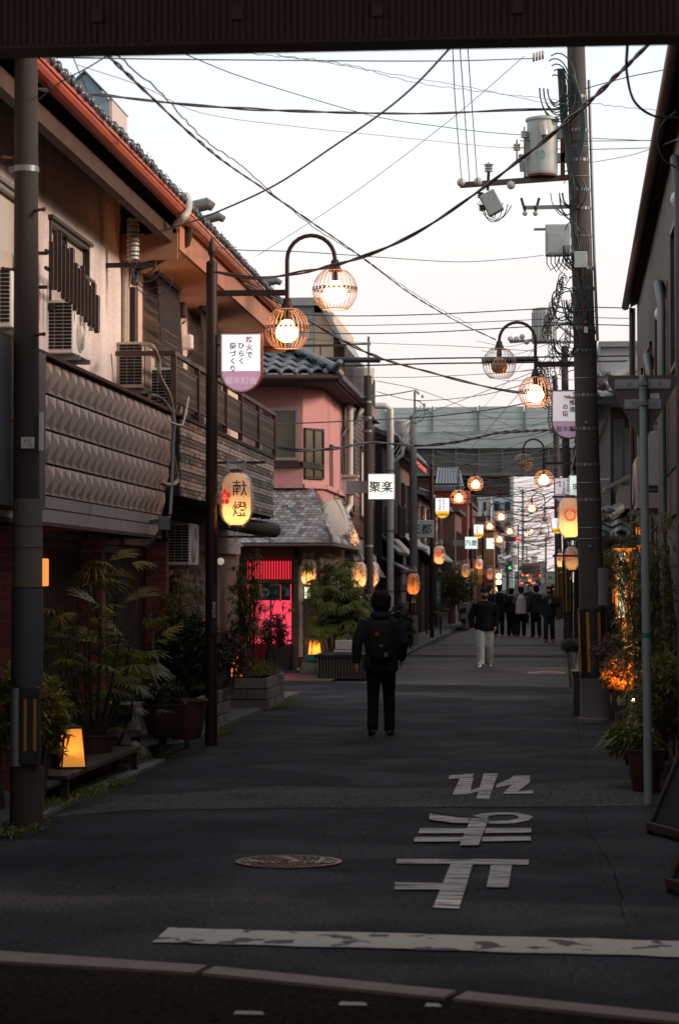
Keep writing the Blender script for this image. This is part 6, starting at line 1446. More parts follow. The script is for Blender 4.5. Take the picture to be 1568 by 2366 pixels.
for k in range(4):
    a = MB(); m_ = [blackm, mat('green_cable','1f5a4c', rough=.6), blackm, mat('blue_cable','1c3a52', rough=.6), blackm, blackm][k]; rr = .11+k*.025
    a.tube([c+Vector((.12+.2*rr*k+rr*1.2*math.sin(q*.5), -.02*k, -.08-.02*k-rr*(1-math.cos(q*.5))*1.25)) for q in range(3,12)], .007, n=5); part('cable_loop', a, m_, t)

wl_m = mat('white_lit_shade',(.9,.88,.8), rough=.5, emit=(1.0,.86,.6), es=1.3)
for k, (u0,u1,v0,v1,Y_,lab) in enumerate(((704,717,1350,1383,48.8,'white lit box lamp on the post below the flowered lantern by the red doorway'),(826,831,1330,1352,53.9,'narrow white lit lamp behind the palm and second flowered lantern'),(1066,1070,1334,1362,98,'narrow lit lamp strip in the far left row of houses'),(1078,1084,1338,1362,101,'small warm lit window lamp in the far left row of houses'))):
    a0 = PY(u0,v0,Y_); a1 = PY(u1,v1,Y_); t = thing('box_lamp', lab, 'lamp', (a0+a1)/2, world=True); a = MB(); a.box((a0.x,Y_-.06,a1.z),(a1.x,Y_,a0.z)); part('shade', a, wl_m, t, bevel=.008); a = MB(); a.box((a0.x-.01,Y_-.065,a1.z-.03),(a1.x+.01,Y_+.02,a1.z)); part('base', a, darkwood, t)
t = thing('pole_plate', 'narrow dark plate with white characters low on the nearest lamp post', 'sign', PY(495,1408,27.42)); a = MB(); a.box((-.022,-.01,-.28),(.022,.0,.28)); part('plate', a, mat('plate_dark','1c1c20', rough=.5), t); lettering('桜木町会', .05, white_paint, t, (0,-.013,0), vertical=True)
t = thing('shop_awning', 'small red and yellow striped shop awning far along the left row', 'awning', PY(1098,1330,112)); 
for k in range(5): a = MB(); a.poly([(-.5+k*.2,0,0),(-.3+k*.2,0,0),(-.3+k*.2,.4,.3),(-.5+k*.2,.4,.3)], .03, (0,0,1)); a.box((-.5+k*.2,-.01,-.35),(-.3+k*.2,.01,0)); part('stripe', a, mat('awning_red','9a1f22',rough=.7) if k%2 == 0 else mat('awning_yellow','c9a227',rough=.7), t, fixn=True)
# ------------------------------------------------------------------ pots, benches, planters, vehicles
clay = mat('clay_dark','3a1f18', rough=.45, var=.35, scale=4, fine=(40,.2)); clay2 = mat('clay_brown','4f2d22', rough=.5, var=.35, scale=4)
block_m = [mat('block_'+c, h, rough=.95, var=.35, scale=4, bump=.6, bscale=50, fine=(60,.25)) for c, h in (('a','6a645e'),('b','565049'),('c','7a736b'))]
soil = mat('soil',(.03,.022,.015), rough=1, var=.5, scale=20)
benchm = mat('bench_timber','3b2e27', rough=.85, var=.5, scale=6)
def pot(lab, c, r, h, m_, z0=0):
    t = thing('plant_pot', lab, 'pot', c); a = MB()
    a.lathe([(r*.66,0),(r*.72,.02),(r*.88,h*.45),(r*.97,h*.8),(r*1.0,h*.93),(r*1.07,h*.95),(r*1.07,h),(r*.93,h),(r*.90,h*.9)], n=28); part('body', a, m_, t, auto=40)
    a = MB(); a.lathe([(.001,h*.9),(r*.91,h*.9)], n=24, cap=False); part('soil', a, soil, t); return t
def bench(lab, x0, x1, y0, y1, h):
    t = thing('bench', lab, 'bench', ((x0+x1)/2,(y0+y1)/2,0), world=True)
    for k in range(3):
        xa = x0+(x1-x0)*k/3; a = MB(); a.box((xa+.004,y0,h-.035),(xa+(x1-x0)/3-.004,y1,h)); part('plank', a, benchm, t)
    for y in (y0+.1,y1-.18):
        for x in (x0+.02,x1-.08): a = MB(); a.box((x,y,.0),(x+.06,y+.07,h-.035)); part('leg', a, benchm, t)
bench('low dark timber bench at the kerb under the nearest floor lantern', -4.33,-4.0,20.0,23.7,.25)
bench('low dark timber bench under the big dark flower pot', -4.35,-3.98,25.0,27.1,.27)
def andon(lab, c, w=.20, h=.34, power=3.0, rz=.25, s=1.0):
    t = thing('floor_lantern', lab, 'lantern', c, rz, 'tapered paper floor lanterns'); w *= s; h *= s
    b_, t_ = w/2, w*.36
    P = [(-b_,-b_,.02),(b_,-b_,.02),(b_,b_,.02),(-b_,b_,.02)]; Q = [(-t_,-t_,h),(t_,-t_,h),(t_,t_,h),(-t_,t_,h)]
    lm = mat('floor_lantern_paper',(.85,.50,.16), rough=.8, var=.06, scale=12, emit=(1.0,.40,.05), es=.85, trans=.5)
    for k in range(4):
        a = MB(); a.add([P[k],P[(k+1)%4],Q[(k+1)%4],Q[k]], [(0,1,2,3)]); part('paper_panel', a, lm, t)
        a = MB(); a.bar(Vector(P[k])*1.01, Vector(Q[k])*1.01, .012); part('post', a, darkwood, t)
    a = MB(); a.box((-t_-.008,-t_-.008,h-.004),(t_+.008,t_+.008,h+.012)); a.box((-b_-.01,-b_-.01,0),(b_+.01,b_+.01,.02)); part('frame', a, darkwood, t)
    plight(t, (0,0,h*.42), power, WARM, .05*s, 'lantern_bulb'); return t
def XG(u, v, z): return PZ(u, v, z)
c = PZ(167,1775,.25); andon('tapered lit floor lantern on the near bench beside the brown pot', (c.x,c.y,.25), .21, .35, 1.3, .35)
pot('big brown glazed pot holding the fan palm', PZ(214,1798), .21, .42, clay2)
pot('wide dark bowl on the near bench, left of the floor lantern', (PZ(138,1778,.25).x,20.9,.25), .15, .13, clay)
pot('small plain pot behind the big brown pot', (-4.25,23.9,0), .13, .24, clay2)
c2 = PZ(370,1702,.27); pot('big dark flower pot on the second bench', (c2.x,c2.y+.25,.27), .235, .33, clay)
pot('reddish pot behind the big dark flower pot', (c2.x+.16,c2.y+.75,.2), .22, .42, clay2)
t = thing('garden_stone', 'rough grey stone basin among the pots by the tan house', 'stone', (-4.35,24.7,0), world=True)
for k, (dx,dy,z0_,s_) in enumerate(((0,0,.45,.2),(-.1,-.3,.25,.24),(.1,-.1,.12,.18),(-.15,.3,.2,.2),(.15,.2,.1,.12))):
    a = MB(); a.sph((-4.38+dx,24.75+dy,z0_*.8),(s_,s_*1.2,s_*.8),9,6); a.v = [tuple(Vector(v)+.05*noise.noise_vector(Vector(v)*6)) for v in a.v]; part('rock', a, block_m[k%3], t)
a = MB(); a.box((-4.6,24.4,.55),(-4.2,25.1,.62)); part('slab', a, block_m[0], t)
def blockwall(t, x0, x1, y0, y1, rows, hb, lb=.39, z0=0):
    """hollow ring of blocks"""
    a = MB(); a.box((x0+.03,y0+.03,z0),(x1-.03,y1-.03,z0+rows*hb-.03)); part('core', a, mortar_d, t)
    for r in range(rows):
        z = z0+r*hb
        for (ax, s0, s1, f) in (('x',x0,x1,y0),('y',y0,y1,x1)):
            k = max(1, round((s1-s0)/lb)); off = .5 if r % 2 else 0; ed = [0]+[(i+off)/k for i in range(0 if off else 1,k+1) if 0<(i+off)/k<.99]+[1]
            for i in range(len(ed)-1):
                e0, e1 = s0+(s1-s0)*ed[i], s0+(s1-s0)*ed[i+1]; j = rnd.uniform(0,.006); a = MB()
                if ax == 'x': a.box((e0+.006,f-.0-j,z+.005),(e1-.006,f+.05,z+hb-.009))
                else: a.box((f-.05,e0+.006,z+.005),(f+j+.002,e1-.006,z+hb-.009))
                part('block', a, rnd.choice(block_m), t, bevel=.006)
    a = MB(); a.box((x0+.06,y0+.06,z0+rows*hb-.05),(x1-.06,y1-.06,z0+rows*hb-.03)); part('soil', a, soil, t)
P1c = PZ(617,1642); P2c = PZ(655,1613)
t = thing('planter', 'concrete block planter holding the bamboo beside the red doorway', 'planter', (P1c.x-.3,36.2,0), world=True); blockwall(t, P1c.x-.58, P1c.x, P1c.y, P1c.y+2.3, 3, .158)
t = thing('planter', 'long low concrete block planter behind the nearest lamp post', 'planter', (-4.4,29,0), world=True); blockwall(t, -4.75, -4.2, 27.4, 31.9, 3, .16)
t = thing('socket_box', 'grey outdoor socket box beside the foot of the nearest lamp post', 'box', PZ(462,1700), world=True); c = PY(462,1672,27.7)
a = MB(); a.box((c.x-.035,c.y-.04,c.z-.08),(c.x+.035,c.y+.02,c.z+.08)); part('case', a, galv, t, bevel=.006); a = MB(); a.tube([(c.x,c.y,c.z-.08),(c.x,c.y,.12),(c.x-.15,c.y,.05),(c.x-.3,c.y,.08)], .02, n=7); part('conduit', a, blackm, t)
c = PZ(597,1553,.42); andon('lit floor lantern standing in the bamboo planter', (c.x,P1c.y+.9,.44), .19, .36, 2.2, .2)
c = PZ(727,1512,.1); andon('lit floor lantern at the foot of the big palm by the red doorway', (PY(727,1490,48.3).x,48.3,.36), .22, .36, 3.0, .4)
a = MB(); hx = PY(728,1522,47.8)
for k in range(5): a.tube([(hx.x+.18*math.cos(q*.5)*(1+.03*k), hx.y+.16*math.sin(q*.5), hx.z-.02+.022*k) for q in range(14)], .014, n=6)
tag(part('hose', a, mat('hose_teal','1a6b62', rough=.4)), 'coiled teal garden hose below the big palm', 'hose')
t = thing('planter', 'dark stone trough under the coiled hose', 'planter', (hx.x,hx.y,0), world=True); a = MB(); a.sph((hx.x,hx.y+.1,.12),(.34,.3,.24),12,7); a.v = [tuple(Vector(v)+.03*noise.noise_vector(Vector(v)*5)) for v in a.v]; part('stone', a, block_m[1], t)
t = thing('planter', 'bamboo clad planter box behind the walker with the backpack', 'planter', (-3.75,46.5,0), world=True)
a = MB(); a.box((-4.35,45.6,.0),(-3.45,50,.42)); part('box', a, black, t)
q = MB(); q.tube([(0,0,.04),(0,0,.44)], .028, n=7); qm = q.mesh('bamboo_pole', mat('bamboo_grey','332c27', rough=.6, var=.4, scale=5))
for k in range(16): meshobj('bamboo_pole', qm, t, M=Matrix.Translation((-4.32+k*.058,45.57,0)))
for k in range(40): meshobj('bamboo_pole', qm, t, M=Matrix.Translation((-3.42,45.6+k*.11,0)))
a = MB(); a.box((-4.4,45.52,.44),(-3.38,50,.50)); part('rim', a, black, t)
t = thing('styrofoam_box', 'pale foam box on the bamboo clad planter', 'box', PY(795,1500,45.8)); a = MB(); a.box((-.16,-.1,0),(.16,.1,.17)); part('body', a, MATS['ac_dim'], t, bevel=.01); a = MB(); a.box((-.19,-.12,-.05),(.19,.12,-.01)); part('tray', a, MATS['ac_dim'], t)
t = thing('bamboo_fence', 'green grey split bamboo fence along the peach wall', 'fence', (-4.75,34,0), world=True)
q = MB(); q.tube([(0,0,.02),(0,0,1.15)], .018, n=5); qm = q.mesh('bamboo_slat', mat('bamboo_green','2f3426', rough=.6, var=.4, scale=5))
for k in range(150): meshobj('bamboo_slat', qm, t, M=Matrix.Translation((-4.74,32.0+k*.038,0)))
for z in (.3,.7,1.05): a = MB(); a.tube([(-4.715,32,z),(-4.715,37.7,z)], .014, n=6); part('cross_pole', a, darkwood, t)
t = thing('traffic_cone', 'tiny white cone at the foot of the red doorway frame', 'cone', PZ(689,1559)); a = MB(); a.lathe([(.09,0),(.09,.01),(.03,.02),(.005,.15)], n=12); part('body', a, white_paint, t)
def hoop(lab, c, w_, h_, m_, rz=0, rail=True):
    t = thing('guard_rail', lab, 'railing', c, rz); a = MB()
    pts = [(0,0,0),(0,0,h_-.1),(.03,0,h_-.03),(.1,0,h_),(w_-.1,0,h_),(w_-.03,0,h_-.03),(w_,0,h_-.1),(w_,0,0)]; a.tube(pts, .035, n=9); part('hoop', a, m_, t, auto=60)
    if rail: a = MB(); a.tube([(0,0,h_*.4),(w_,0,h_*.4)], .025, n=7); part('rail', a, m_, t)
hoop('orange hoop barrier beside the small white air conditioner', PZ(1005,1452), .62, .75, mat('orange_paint','9a4a14', rough=.4, var=.2), .3)
hoop('black hoop railing by the second lamp post', PZ(985,1470), .5, .82, blackm, .2)
hoop('far orange hoop barrier left of the walking group', PZ(1108,1436), .5, 1.1, MATS['orange_paint'], .2)
t = thing('planter', 'row of dark planter troughs left of the man in grey trousers', 'planter', PZ(1070,1440), world=True); c = PZ(1070,1440)
a = MB(); a.box((c.x-.9,c.y,.0),(c.x+.1,c.y+3,.6)); part('trough', a, mat('trough_grey','3b3735', rough=.8, var=.3), t)
t = thing('block_wall', 'low grey block wall behind the man in grey trousers', 'wall', (-3.2,95,0), world=True)
for r in range(5):
    for k in range(9): a = MB(); y = 92+k*1.0+(.5 if r%2 else 0); a.box((-3.3,y,.07+r*.2),(-3.1,y+.97,.26+r*.2)); part('block', a, rnd.choice(block_m), t)
# right side low things
t = thing('slatted_cabinet', 'dark slatted cabinet standing at the foot of the big utility pole', 'cabinet', PZ(1337,1660), world=True); c = PZ(1334,1655)
a = MB(); a.box((c.x-.06,c.y+.25,0),(c.x+.13,c.y+.9,.56)); part('body', a, blackm, t); a = MB(); a.box((c.x-.08,c.y+.22,.57),(c.x+.15,c.y+.92,.62)); part('lid', a, blackm, t)
for k in range(6): a = MB(); a.box((c.x-.055+k*.031,c.y+.235,.05),(c.x-.036+k*.031,c.y+.249,.55)); part('slat', a, mat('slat_grey','3a3839', rough=.6, var=.3), t)
def aboard(lab, c, rz, w_=.65, h_=.95, tilt=.25):
    t = thing('sandwich_board', lab, 'sign', c, rz); a = MB(); ty = h_*math.sin(tilt); zz = h_*math.cos(tilt)
    a.add([(-w_/2,0,0.02),(w_/2,0,.02),(w_/2,ty,zz),(-w_/2,ty,zz),(-w_/2,-.03,.02),(w_/2,-.03,.02),(w_/2,ty-.03,zz),(-w_/2,ty-.03,zz)], [(0,3,2,1),(4,5,6,7),(0,1,5,4),(2,3,7,6),(1,2,6,5),(3,0,4,7)]); part('panel', a, black, t)
    a = MB()
    for x in (-w_/2,w_/2): a.bar((x,-.035,.0),(x,ty-.035,zz),.05)
    a.bar((-w_/2,-.035,.06),(w_/2,-.035,.06),.05); a.bar((-w_/2,ty-.035,zz),(w_/2,ty-.035,zz),.05); part('frame', a, darkwood, t)
    a = MB(); a.bar((-w_/2,2*ty,0),(-w_/2,ty,zz),.03); a.bar((w_/2,2*ty,0),(w_/2,ty,zz),.03); part('leg', a, darkwood, t)
c = PZ(1525,1950); aboard('dark leaning display board at the right edge beyond the sign post', (c.x+.12,c.y+.3,0), -1.25, .9, 1.15, .42)
c = PZ(1560,2075); aboard('darker display board nearest at the right edge of the picture', (c.x+.15,c.y-.1,0), -1.2, .8, .9, .4)
t = thing('spot_light', 'tiny white hot garden spotlight low in the orange lit shrub', 'light', PY(1464,1618,26.0)); a = MB(); a.sph((0,0,0),(.028,.02,.016),10,7); part('bulb', a, mat('spot_white',(1,.9,.7), rough=.4, emit=(1,.62,.3), es=30), t); a = MB(); a.tube([(0,.05,-.02),(0,.05,-.5)], .01, n=6); a.tube([(0,.0,-.01),(0,.07,-.03)], .035, n=10); part('stake', a, blackm, t)
sp_ = bpy.data.lights.new('spot_beam', 'SPOT'); sp_.energy = 320; sp_.color = (1.0,.28,.04); sp_.spot_size = R(105); sp_.spot_blend = .6; sp_.shadow_soft_size = .03
spo = bpy.data.objects.new('spot_beam', sp_); col.objects.link(spo); spo.parent = t; spo.location = (0,-.03,.04); spo.rotation_euler = Vector((-.12,.5,.85)).to_track_quat('-Z','Y').to_euler()
t = thing('shop_lantern', 'small orange lit hanging lantern in the shade at the right edge', 'lantern', PY(1483,1233,27.5)); lo = mat('ember_pane',(.9,.3,.05), rough=.5, emit=(1,.18,.02), es=.9)
for dx, dz in ((-.05,.02),(.02,.03),(-.04,-.18),(.03,-.17)): a = MB(); a.box((dx-.025,-.02,dz-.03),(dx+.025,.02,dz+.05)); part('pane', a, lo, t)
a = MB(); a.bar((-.12,0,.1),(.02,0,.2),.02); a.bar((.14,0,.1),(.0,0,.2),.02); a.box((-.08,-.01,-.28),(-.07,.01,.12)); a.box((.06,-.01,-.28),(.07,.01,.12)); part('frame', a, blackm, t)
# taxi and bus
def wheel(t, x, y, r, wd=.2):
    a = MB(); a.tube([(x-wd/2,y,r),(x+wd/2,y,r)], r, n=18); wv = part('wheel', a, blackm, t, auto=40); a = MB(); a.tube([(x-wd/2-.01,y,r),(x+wd/2+.01,y,r)], r*.55, n=12); part('rim', a, galv, wv)
ty = 268; tc = PY(1218,1362,ty); t = thing('taxi', 'dark green taxi with white roof and red tail lights driving away', 'taxi', (tc.x,ty,gz(ty)))
cg_ = mat('taxi_green','16302c', rough=.25, spec=.8); 
a = MB(); a.poly([(-.85,-2.2,.3),(.85,-2.2,.3),(.88,-2.25,.6),(.84,-2.2,.92),(-.84,-2.2,.92),(-.88,-2.25,.6)], 4.4, (0,1,0)); part('body', a, cg_, t, fixn=True, bevel=.06)
a = MB(); a.add([(-.75,-1.6,.92),(.75,-1.6,.92),(.75,1.0,.92),(-.75,1.0,.92),(-.62,-1.15,1.42),(.62,-1.15,1.42),(.62,.5,1.42),(-.62,.5,1.42)], [(0,1,5,4),(1,2,6,5),(2,3,7,6),(3,0,4,7)]); part('window', a, glassd, t)
a = MB(); a.box((-.64,-1.17,1.42),(.64,.52,1.50)); part('roof', a, white_paint, t, bevel=.03)
for s_ in (-1,1): a = MB(); a.box((s_*.62-.17,-2.27,.62),(s_*.62+.17,-2.25,.76)); part('tail_light', a, mat('tail_red',(.8,.02,.02), rough=.3, emit=(1,.06,.04), es=4), t); wheel(t, s_*.72, -1.4, .3); wheel(t, s_*.72, 1.4, .3)
a = MB(); a.box((-.14,-.6,1.50),(.14,-.4,1.62)); part('roof_lamp', a, mat('roof_lamp_orange',(.9,.3,.05), rough=.4, emit=(1,.3,.05), es=2), t); a = MB(); a.box((-.2,-2.26,.45),(.2,-2.25,.56)); part('number_plate', a, white_paint, t)
a = MB(); a.box((-.88,-2.29,.33),(.88,-2.2,.45)); part('bumper', a, galv, t)
by = 312; bc = PY(1228,1362,by); t = thing('bus', 'brown bus with a dark rear window ahead of the taxi', 'bus', (bc.x-.1,by,gz(by)))
bm_ = mat('bus_brown','6b4a38', rough=.4, var=.1)
a = MB(); a.box((-1.25,0,.35),(1.25,10,2.95)); part('body', a, bm_, t, bevel=.12); a = MB(); a.box((-1.1,-.03,1.55),(1.1,-.012,2.55)); part('rear_window', a, glassd, t); a = MB(); a.box((-1.2,-.03,.5),(1.2,-.014,.75)); part('bumper', a, darkwood, t)
for s_ in (-1,1): a = MB(); a.box((s_*1.12-.07,-.04,1.2),(s_*1.12+.07,-.02,1.5)); part('tail_light', a, MATS['tail_red'], t); wheel(t, s_*1.05, 2.2, .48, .28); wheel(t, s_*1.05, 7.5, .48, .28); a = MB(); a.bar((s_*1.25,9.8,2.5),(s_*1.5,9.9,2.1),.1); part('mirror', a, blackm, t)

# ------------------------------------------------------------------ plants
def leafm(n_, a_, b_, tr=.35): return mat(n_, a_, rough=.5, c2=b_, scale=7, trans=tr, spec=.4)
lf_dark = leafm('leaf_dark', (.045,.062,.022), (.015,.028,.012)); lf_mid = leafm('leaf_mid', (.22,.22,.035), (.06,.085,.016)); lf_yel = leafm('leaf_yellow', (.38,.30,.05), (.13,.14,.02))
lf_bam = leafm('leaf_bamboo', (.24,.20,.055), (.06,.075,.02)); lf_red = leafm('leaf_red', (.15,.06,.045), (.05,.035,.02)); lf_palm = leafm('leaf_palm', (.24,.26,.045), (.06,.10,.018))
bark = mat('bark','5b524b', rough=.9, var=.4, scale=10); culm = mat('culm','2a2c1e', rough=.6, var=.4, scale=6); straw = mat('straw','6b5138', rough=.9, var=.4, scale=12)
def leaf(mb, p, d, L_, W_, up=Vector((0,0,1)), droop=.3):
    d = d.normalized(); s_ = d.cross(up)
    if s_.length < 1e-3: s_ = Vector((1,0,0))
    s_.normalize(); m1 = p + d*L_*.45 + up*L_*.03; e = p + d*L_ - Vector((0,0,1))*L_*droop
    mb.add([p, m1+s_*W_/2, e, m1-s_*W_/2], [(0,1,2,3)])
def rdir(r, zlo=-.3, zhi=1.0):
    a = r.uniform(0,2*math.pi); z = r.uniform(zlo,zhi); q = math.sqrt(max(0,1-min(1,z*z))); return Vector((q*math.cos(a), q*math.sin(a), z))
def bush(lab, c, rad, n_, L_, W_, m_, stems=6, name='shrub', seed=1, whorl=5, z0=0, cat='shrub', group=None, clump=True):
    """leaves gathered in whorls on twigs inside an uneven crown"""
    r = random.Random(seed); t = thing(name, lab, cat, (c[0],c[1],z0), group=group); a = MB(); st_ = MB(); rx_, ry_, rz_ = rad; cz = c[2]-z0
    cl = [rdir(r,-.7,1) for _ in range(9)]
    for k in range(n_):
        b = rdir(r,-.8,1); w_ = max(b.dot(q) for q in cl); 
        if clump and r.random() > (w_-.35)*1.6: continue
        f = r.uniform(.45,1.05)*(.72+.35*w_); p = Vector((b.x*rx_*f, b.y*ry_*f, cz+b.z*rz_*f))
        o_ = (Vector((b.x,b.y,b.z*.6))+rdir(r)*.5).normalized()
        for q in range(whorl):
            d = (o_*.6+rdir(r,-.6,.7)).normalized(); leaf(a, p, d, L_*r.uniform(.7,1.2), W_*r.uniform(.8,1.1), droop=r.uniform(.05,.35))
    for k in range(stems):
        b = rdir(r,.1,.9); e = Vector((b.x*rx_*.8, b.y*ry_*.8, cz+b.z*rz_*.6)); st_.tube([(r.uniform(-.03,.03),r.uniform(-.03,.03),0), tuple(e*.5+Vector((0,0,.05))), tuple(e)], [.012,.009,.004], n=5)
    part('foliage', a, m_, t, kind='stuff'); part('stem', st_, bark, t); return t
def fan_mesh(nl, L_, m_, spread=2.5, droop=.45, W_=.03, seed=0):
    r = random.Random(seed); a = MB()
    for k in range(nl):
        an = -spread/2+spread*k/(nl-1)+r.uniform(-.05,.05); l = L_*(1-.25*abs(an)/spread*2)*r.uniform(.85,1.05); d = Vector((math.sin(an), math.cos(an), 0)); s_ = Vector((d.y,-d.x,0))
        z = lambda f: -droop*l*f*f+.05*f*l
        P = [Vector((0,0,0)), d*l*.4+Vector((0,0,z(.4))), d*l*.75+Vector((0,0,z(.75))), d*l+Vector((0,0,z(1.05)))]
        a.add([P[0], P[1]+s_*W_/2+Vector((0,0,.004)), P[1]-s_*W_/2+Vector((0,0,.004)), P[2]+s_*W_*.4, P[2]-s_*W_*.4, P[3]], [(0,1,2),(1,3,4,2),(3,5,4)])
    return a.mesh('leaf', m_)
def fanpalm(lab, c, stems, fans, H0, H1, Rr, L_, mlist, seed=5, W_=.03, spread=2.6, droop=.5, name='fan_palm'):
    r = random.Random(seed); t = thing(name, lab, 'palm', c); ms = [fan_mesh(r.randint(9,13), L_*r.uniform(.85,1.1), r.choice(mlist), spread, droop*r.uniform(.6,1.3), W_, k) for k in range(8)]
    st_ = []
    for k in range(stems):
        b = Vector((r.uniform(-1,1)*Rr*.35, r.uniform(-1,1)*Rr*.35, 0)); tp = Vector((b.x*2.2+r.uniform(-.1,.1), b.y*2.2, r.uniform(H0+(H1-H0)*.4,H1))); a = MB(); a.tube([tuple(b*.5), tuple((b+tp)*.5), tuple(tp)], [.016,.013,.010], n=6); part('stem', a, culm, t); st_.append((b*.5, tp))
    for k in range(fans):
        b, tp = r.choice(st_); f = r.uniform(.35,1.0); p = b.lerp(tp, f); p.z = max(p.z, H0*r.uniform(.8,1.1)); an = r.uniform(0,2*math.pi); el_ = r.uniform(-.15,.9)
        d = Vector((math.cos(an)*math.cos(el_), math.sin(an)*math.cos(el_), math.sin(el_))); pl = Rr*r.uniform(.35,.75); e = p+d*pl
        x = d.cross(Vector((0,0,1))).normalized(); M = Matrix((x, d, x.cross(d))).transposed().to_4x4() @ Matrix.Rotation(r.uniform(-.5,.2),4,'X') @ Matrix.Rotation(r.uniform(-.4,.4),4,'Y'); M.translation = e
        meshobj('leaf', r.choice(ms), t, M=M); 
        if k % 2 == 0: a = MB(); a.tube([tuple(p), tuple(e)], .004, n=4, cap=False); part('leaf_stalk', a, culm, t)
    return t
pc_ = PZ(214,1798)
fanpalm('tall thin fan palm growing from the big brown pot', (pc_.x,pc_.y,.35), 9, 70, .35, 1.45, .50, .30, [lf_mid,lf_palm,lf_yel,lf_bam], 5, W_=.022, droop=.35)
fanpalm('bushy lower fan palm beside the brick pillar', (PX(170,1600,-4.35).x,24.0,.2), 6, 34, .25, .85, .42, .24, [lf_mid,lf_dark,lf_bam], 8, W_=.02)
fanpalm('single palm head rising by the second brick pillar', (PX(232,1330,-4.4).x,24.2,.9), 2, 12, 1.05, 1.25, .22, .34, [lf_mid,lf_yel], 12, W_=.02, droop=.5)
bigp = PY(770,1500,47.6)
fanpalm('big dense fan palm standing between the red doorway and the walker', (PY(765,1500,48.2).x,48.2,.35), 12, 230, .35, 1.95, .50, .32, [lf_palm,lf_palm,lf_mid,lf_yel], 3, W_=.03, droop=.6, spread=2.9)
bush('yellow green shrub behind the near utility pole', (PY(98,1665,19.9).x,19.9,.72), (.22,.3,.34), 420, .085, .035, lf_yel, seed=2, whorl=5)
bush('pale green leafy shrub cut by the left picture edge', (PY(8,1640,19.2).x,19.2,.75), (.25,.3,.45), 420, .085, .035, lf_mid, seed=3, whorl=5)
t_ = bush('dark glossy umbrella shrub growing over the block planter', (PY(425,1515,27.9).x-.02,28.3,1.02), (.42,.8,.42), 1300, .085, .034, lf_dark, seed=4, whorl=6, z0=.45)
a = MB(); cb = Vector((c2.x,c2.y+.25,.58))
px_ = [(365,1620),(366,1590),(358,1572),(370,1545),(362,1520),(352,1490),(355,1460),(349,1440),(352,1428)]
pts = [tuple(PY(u,v,cb.y)) for u,v in px_]; tt = thing('bonsai_tree', 'crooked bare grey trunk rising from the big dark pot', 'tree', tuple(cb), world=True); a.tube(pts, [.022,.02,.019,.017,.015,.013,.011,.009,.006], n=8); a.tube([pts[6],tuple(PY(364,1447,cb.y)),tuple(PY(370,1442,cb.y))], [.008,.006,.003], n=5); part('trunk', a, bark, tt, auto=60)
a = MB(); r_ = random.Random(9)
for k in range(60):
    p = Vector(pts[6]).lerp(Vector(pts[8]), r_.random())+rdir(r_)*.08; leaf(a, p, rdir(r_), .05, .022)
part('crown', a, lf_mid, tt, kind='stuff')
bush('low dark leaves filling the big dark flower pot', (c2.x+.02,c2.y+.3,.68), (.22,.22,.12), 160, .07, .03, lf_dark, seed=6, z0=.55)
bush('purple tinged shrub right of the nearest lamp post', (PY(535,1490,31.5).x,31.5,.92), (.20,.4,.28), 420, .075, .03, lf_red, seed=7, whorl=5, z0=.4)
bush('feathery reddish nandina beside the bamboo', (PY(632,1480,36.6).x,36.6,1.08), (.22,.4,.26), 420, .08, .022, lf_red, seed=8, whorl=6, z0=.45)
bush('low green weeds in the block planter around the lantern', (PY(600,1558,36.4).x,36.4,.55), (.30,.8,.11), 260, .11, .016, lf_mid, seed=10, whorl=4, z0=.45, stems=2, clump=False)
bush('dry straw coloured grass in the block planter', (PY(563,1560,35.6).x,35.6,.55), (.16,.3,.08), 150, .13, .014, straw, seed=11, whorl=4, z0=.45, stems=2, clump=False)
def bamboo(lab, c, n_, H_, Rr, m_, seed=1, leaves=55, lean=.1, Lf=.10, Wf=.016, lo=.35, group=None):
    r = random.Random(seed); t = thing('bamboo', lab, 'bamboo', c, group=group); fo = MB()
    for k in range(n_):
        b = Vector((r.uniform(-1,1)*Rr, r.uniform(-1,1)*Rr*1.5, 0)); h = H_*r.uniform(.7,1.08); lx = r.uniform(-lean,lean)*H_*1.2; ly = r.uniform(-lean,lean)*H_; pts = [b+Vector((lx*f*f, ly*f*f, h*f)) for f in (0,.2,.4,.6,.8,1)]
        a = MB(); a.tube(pts, [.013,.012,.010,.008,.006,.003], n=6); part('culm', a, culm, t)
        for j in range(leaves):
            f = r.uniform(lo,1.02); i = min(4,int(f*5)); p = pts[i].lerp(pts[i+1], min(1,f*5-i)); o_ = rdir(r,-.2,.6); tp = p+o_*r.uniform(.05,.24)*(1.1-.3*f)
            fo.tube([tuple(p),tuple(tp)], .0018, n=3, cap=False)
            for q in range(r.randint(5,9)):
                d = (o_+rdir(r,-1,.4)*.9); leaf(fo, tp-o_*r.uniform(0,.06), d, Lf*r.uniform(.6,1.2), Wf, droop=r.uniform(.1,.6))
    part('foliage', fo, m_, t, kind='stuff'); return t
bamboo('tall bamboo clump in the block planter before the red doorway', (PY(574,1560,36.3).x,36.0,.45), 11, 1.78, .13, lf_bam, 21, 50, lean=.07)
bamboo('slanting bamboo stem leaning right across the red doorway', (PY(605,1545,36.9).x,36.9,.45), 3, 1.5, .06, lf_bam, 22, 26, lean=.24, lo=.5)
bamboo('bamboo clump left of the nearest lamp post', (PY(428,1450,30.5).x,30.5,.45), 9, 1.75, .2, lf_bam, 23, 52, lean=.08, lo=.3)
bamboo('small bamboo under the lower air conditioner', (PY(395,1500,28.6).x,28.6,.45), 5, 1.45, .12, lf_bam, 24, 45, lean=.08)
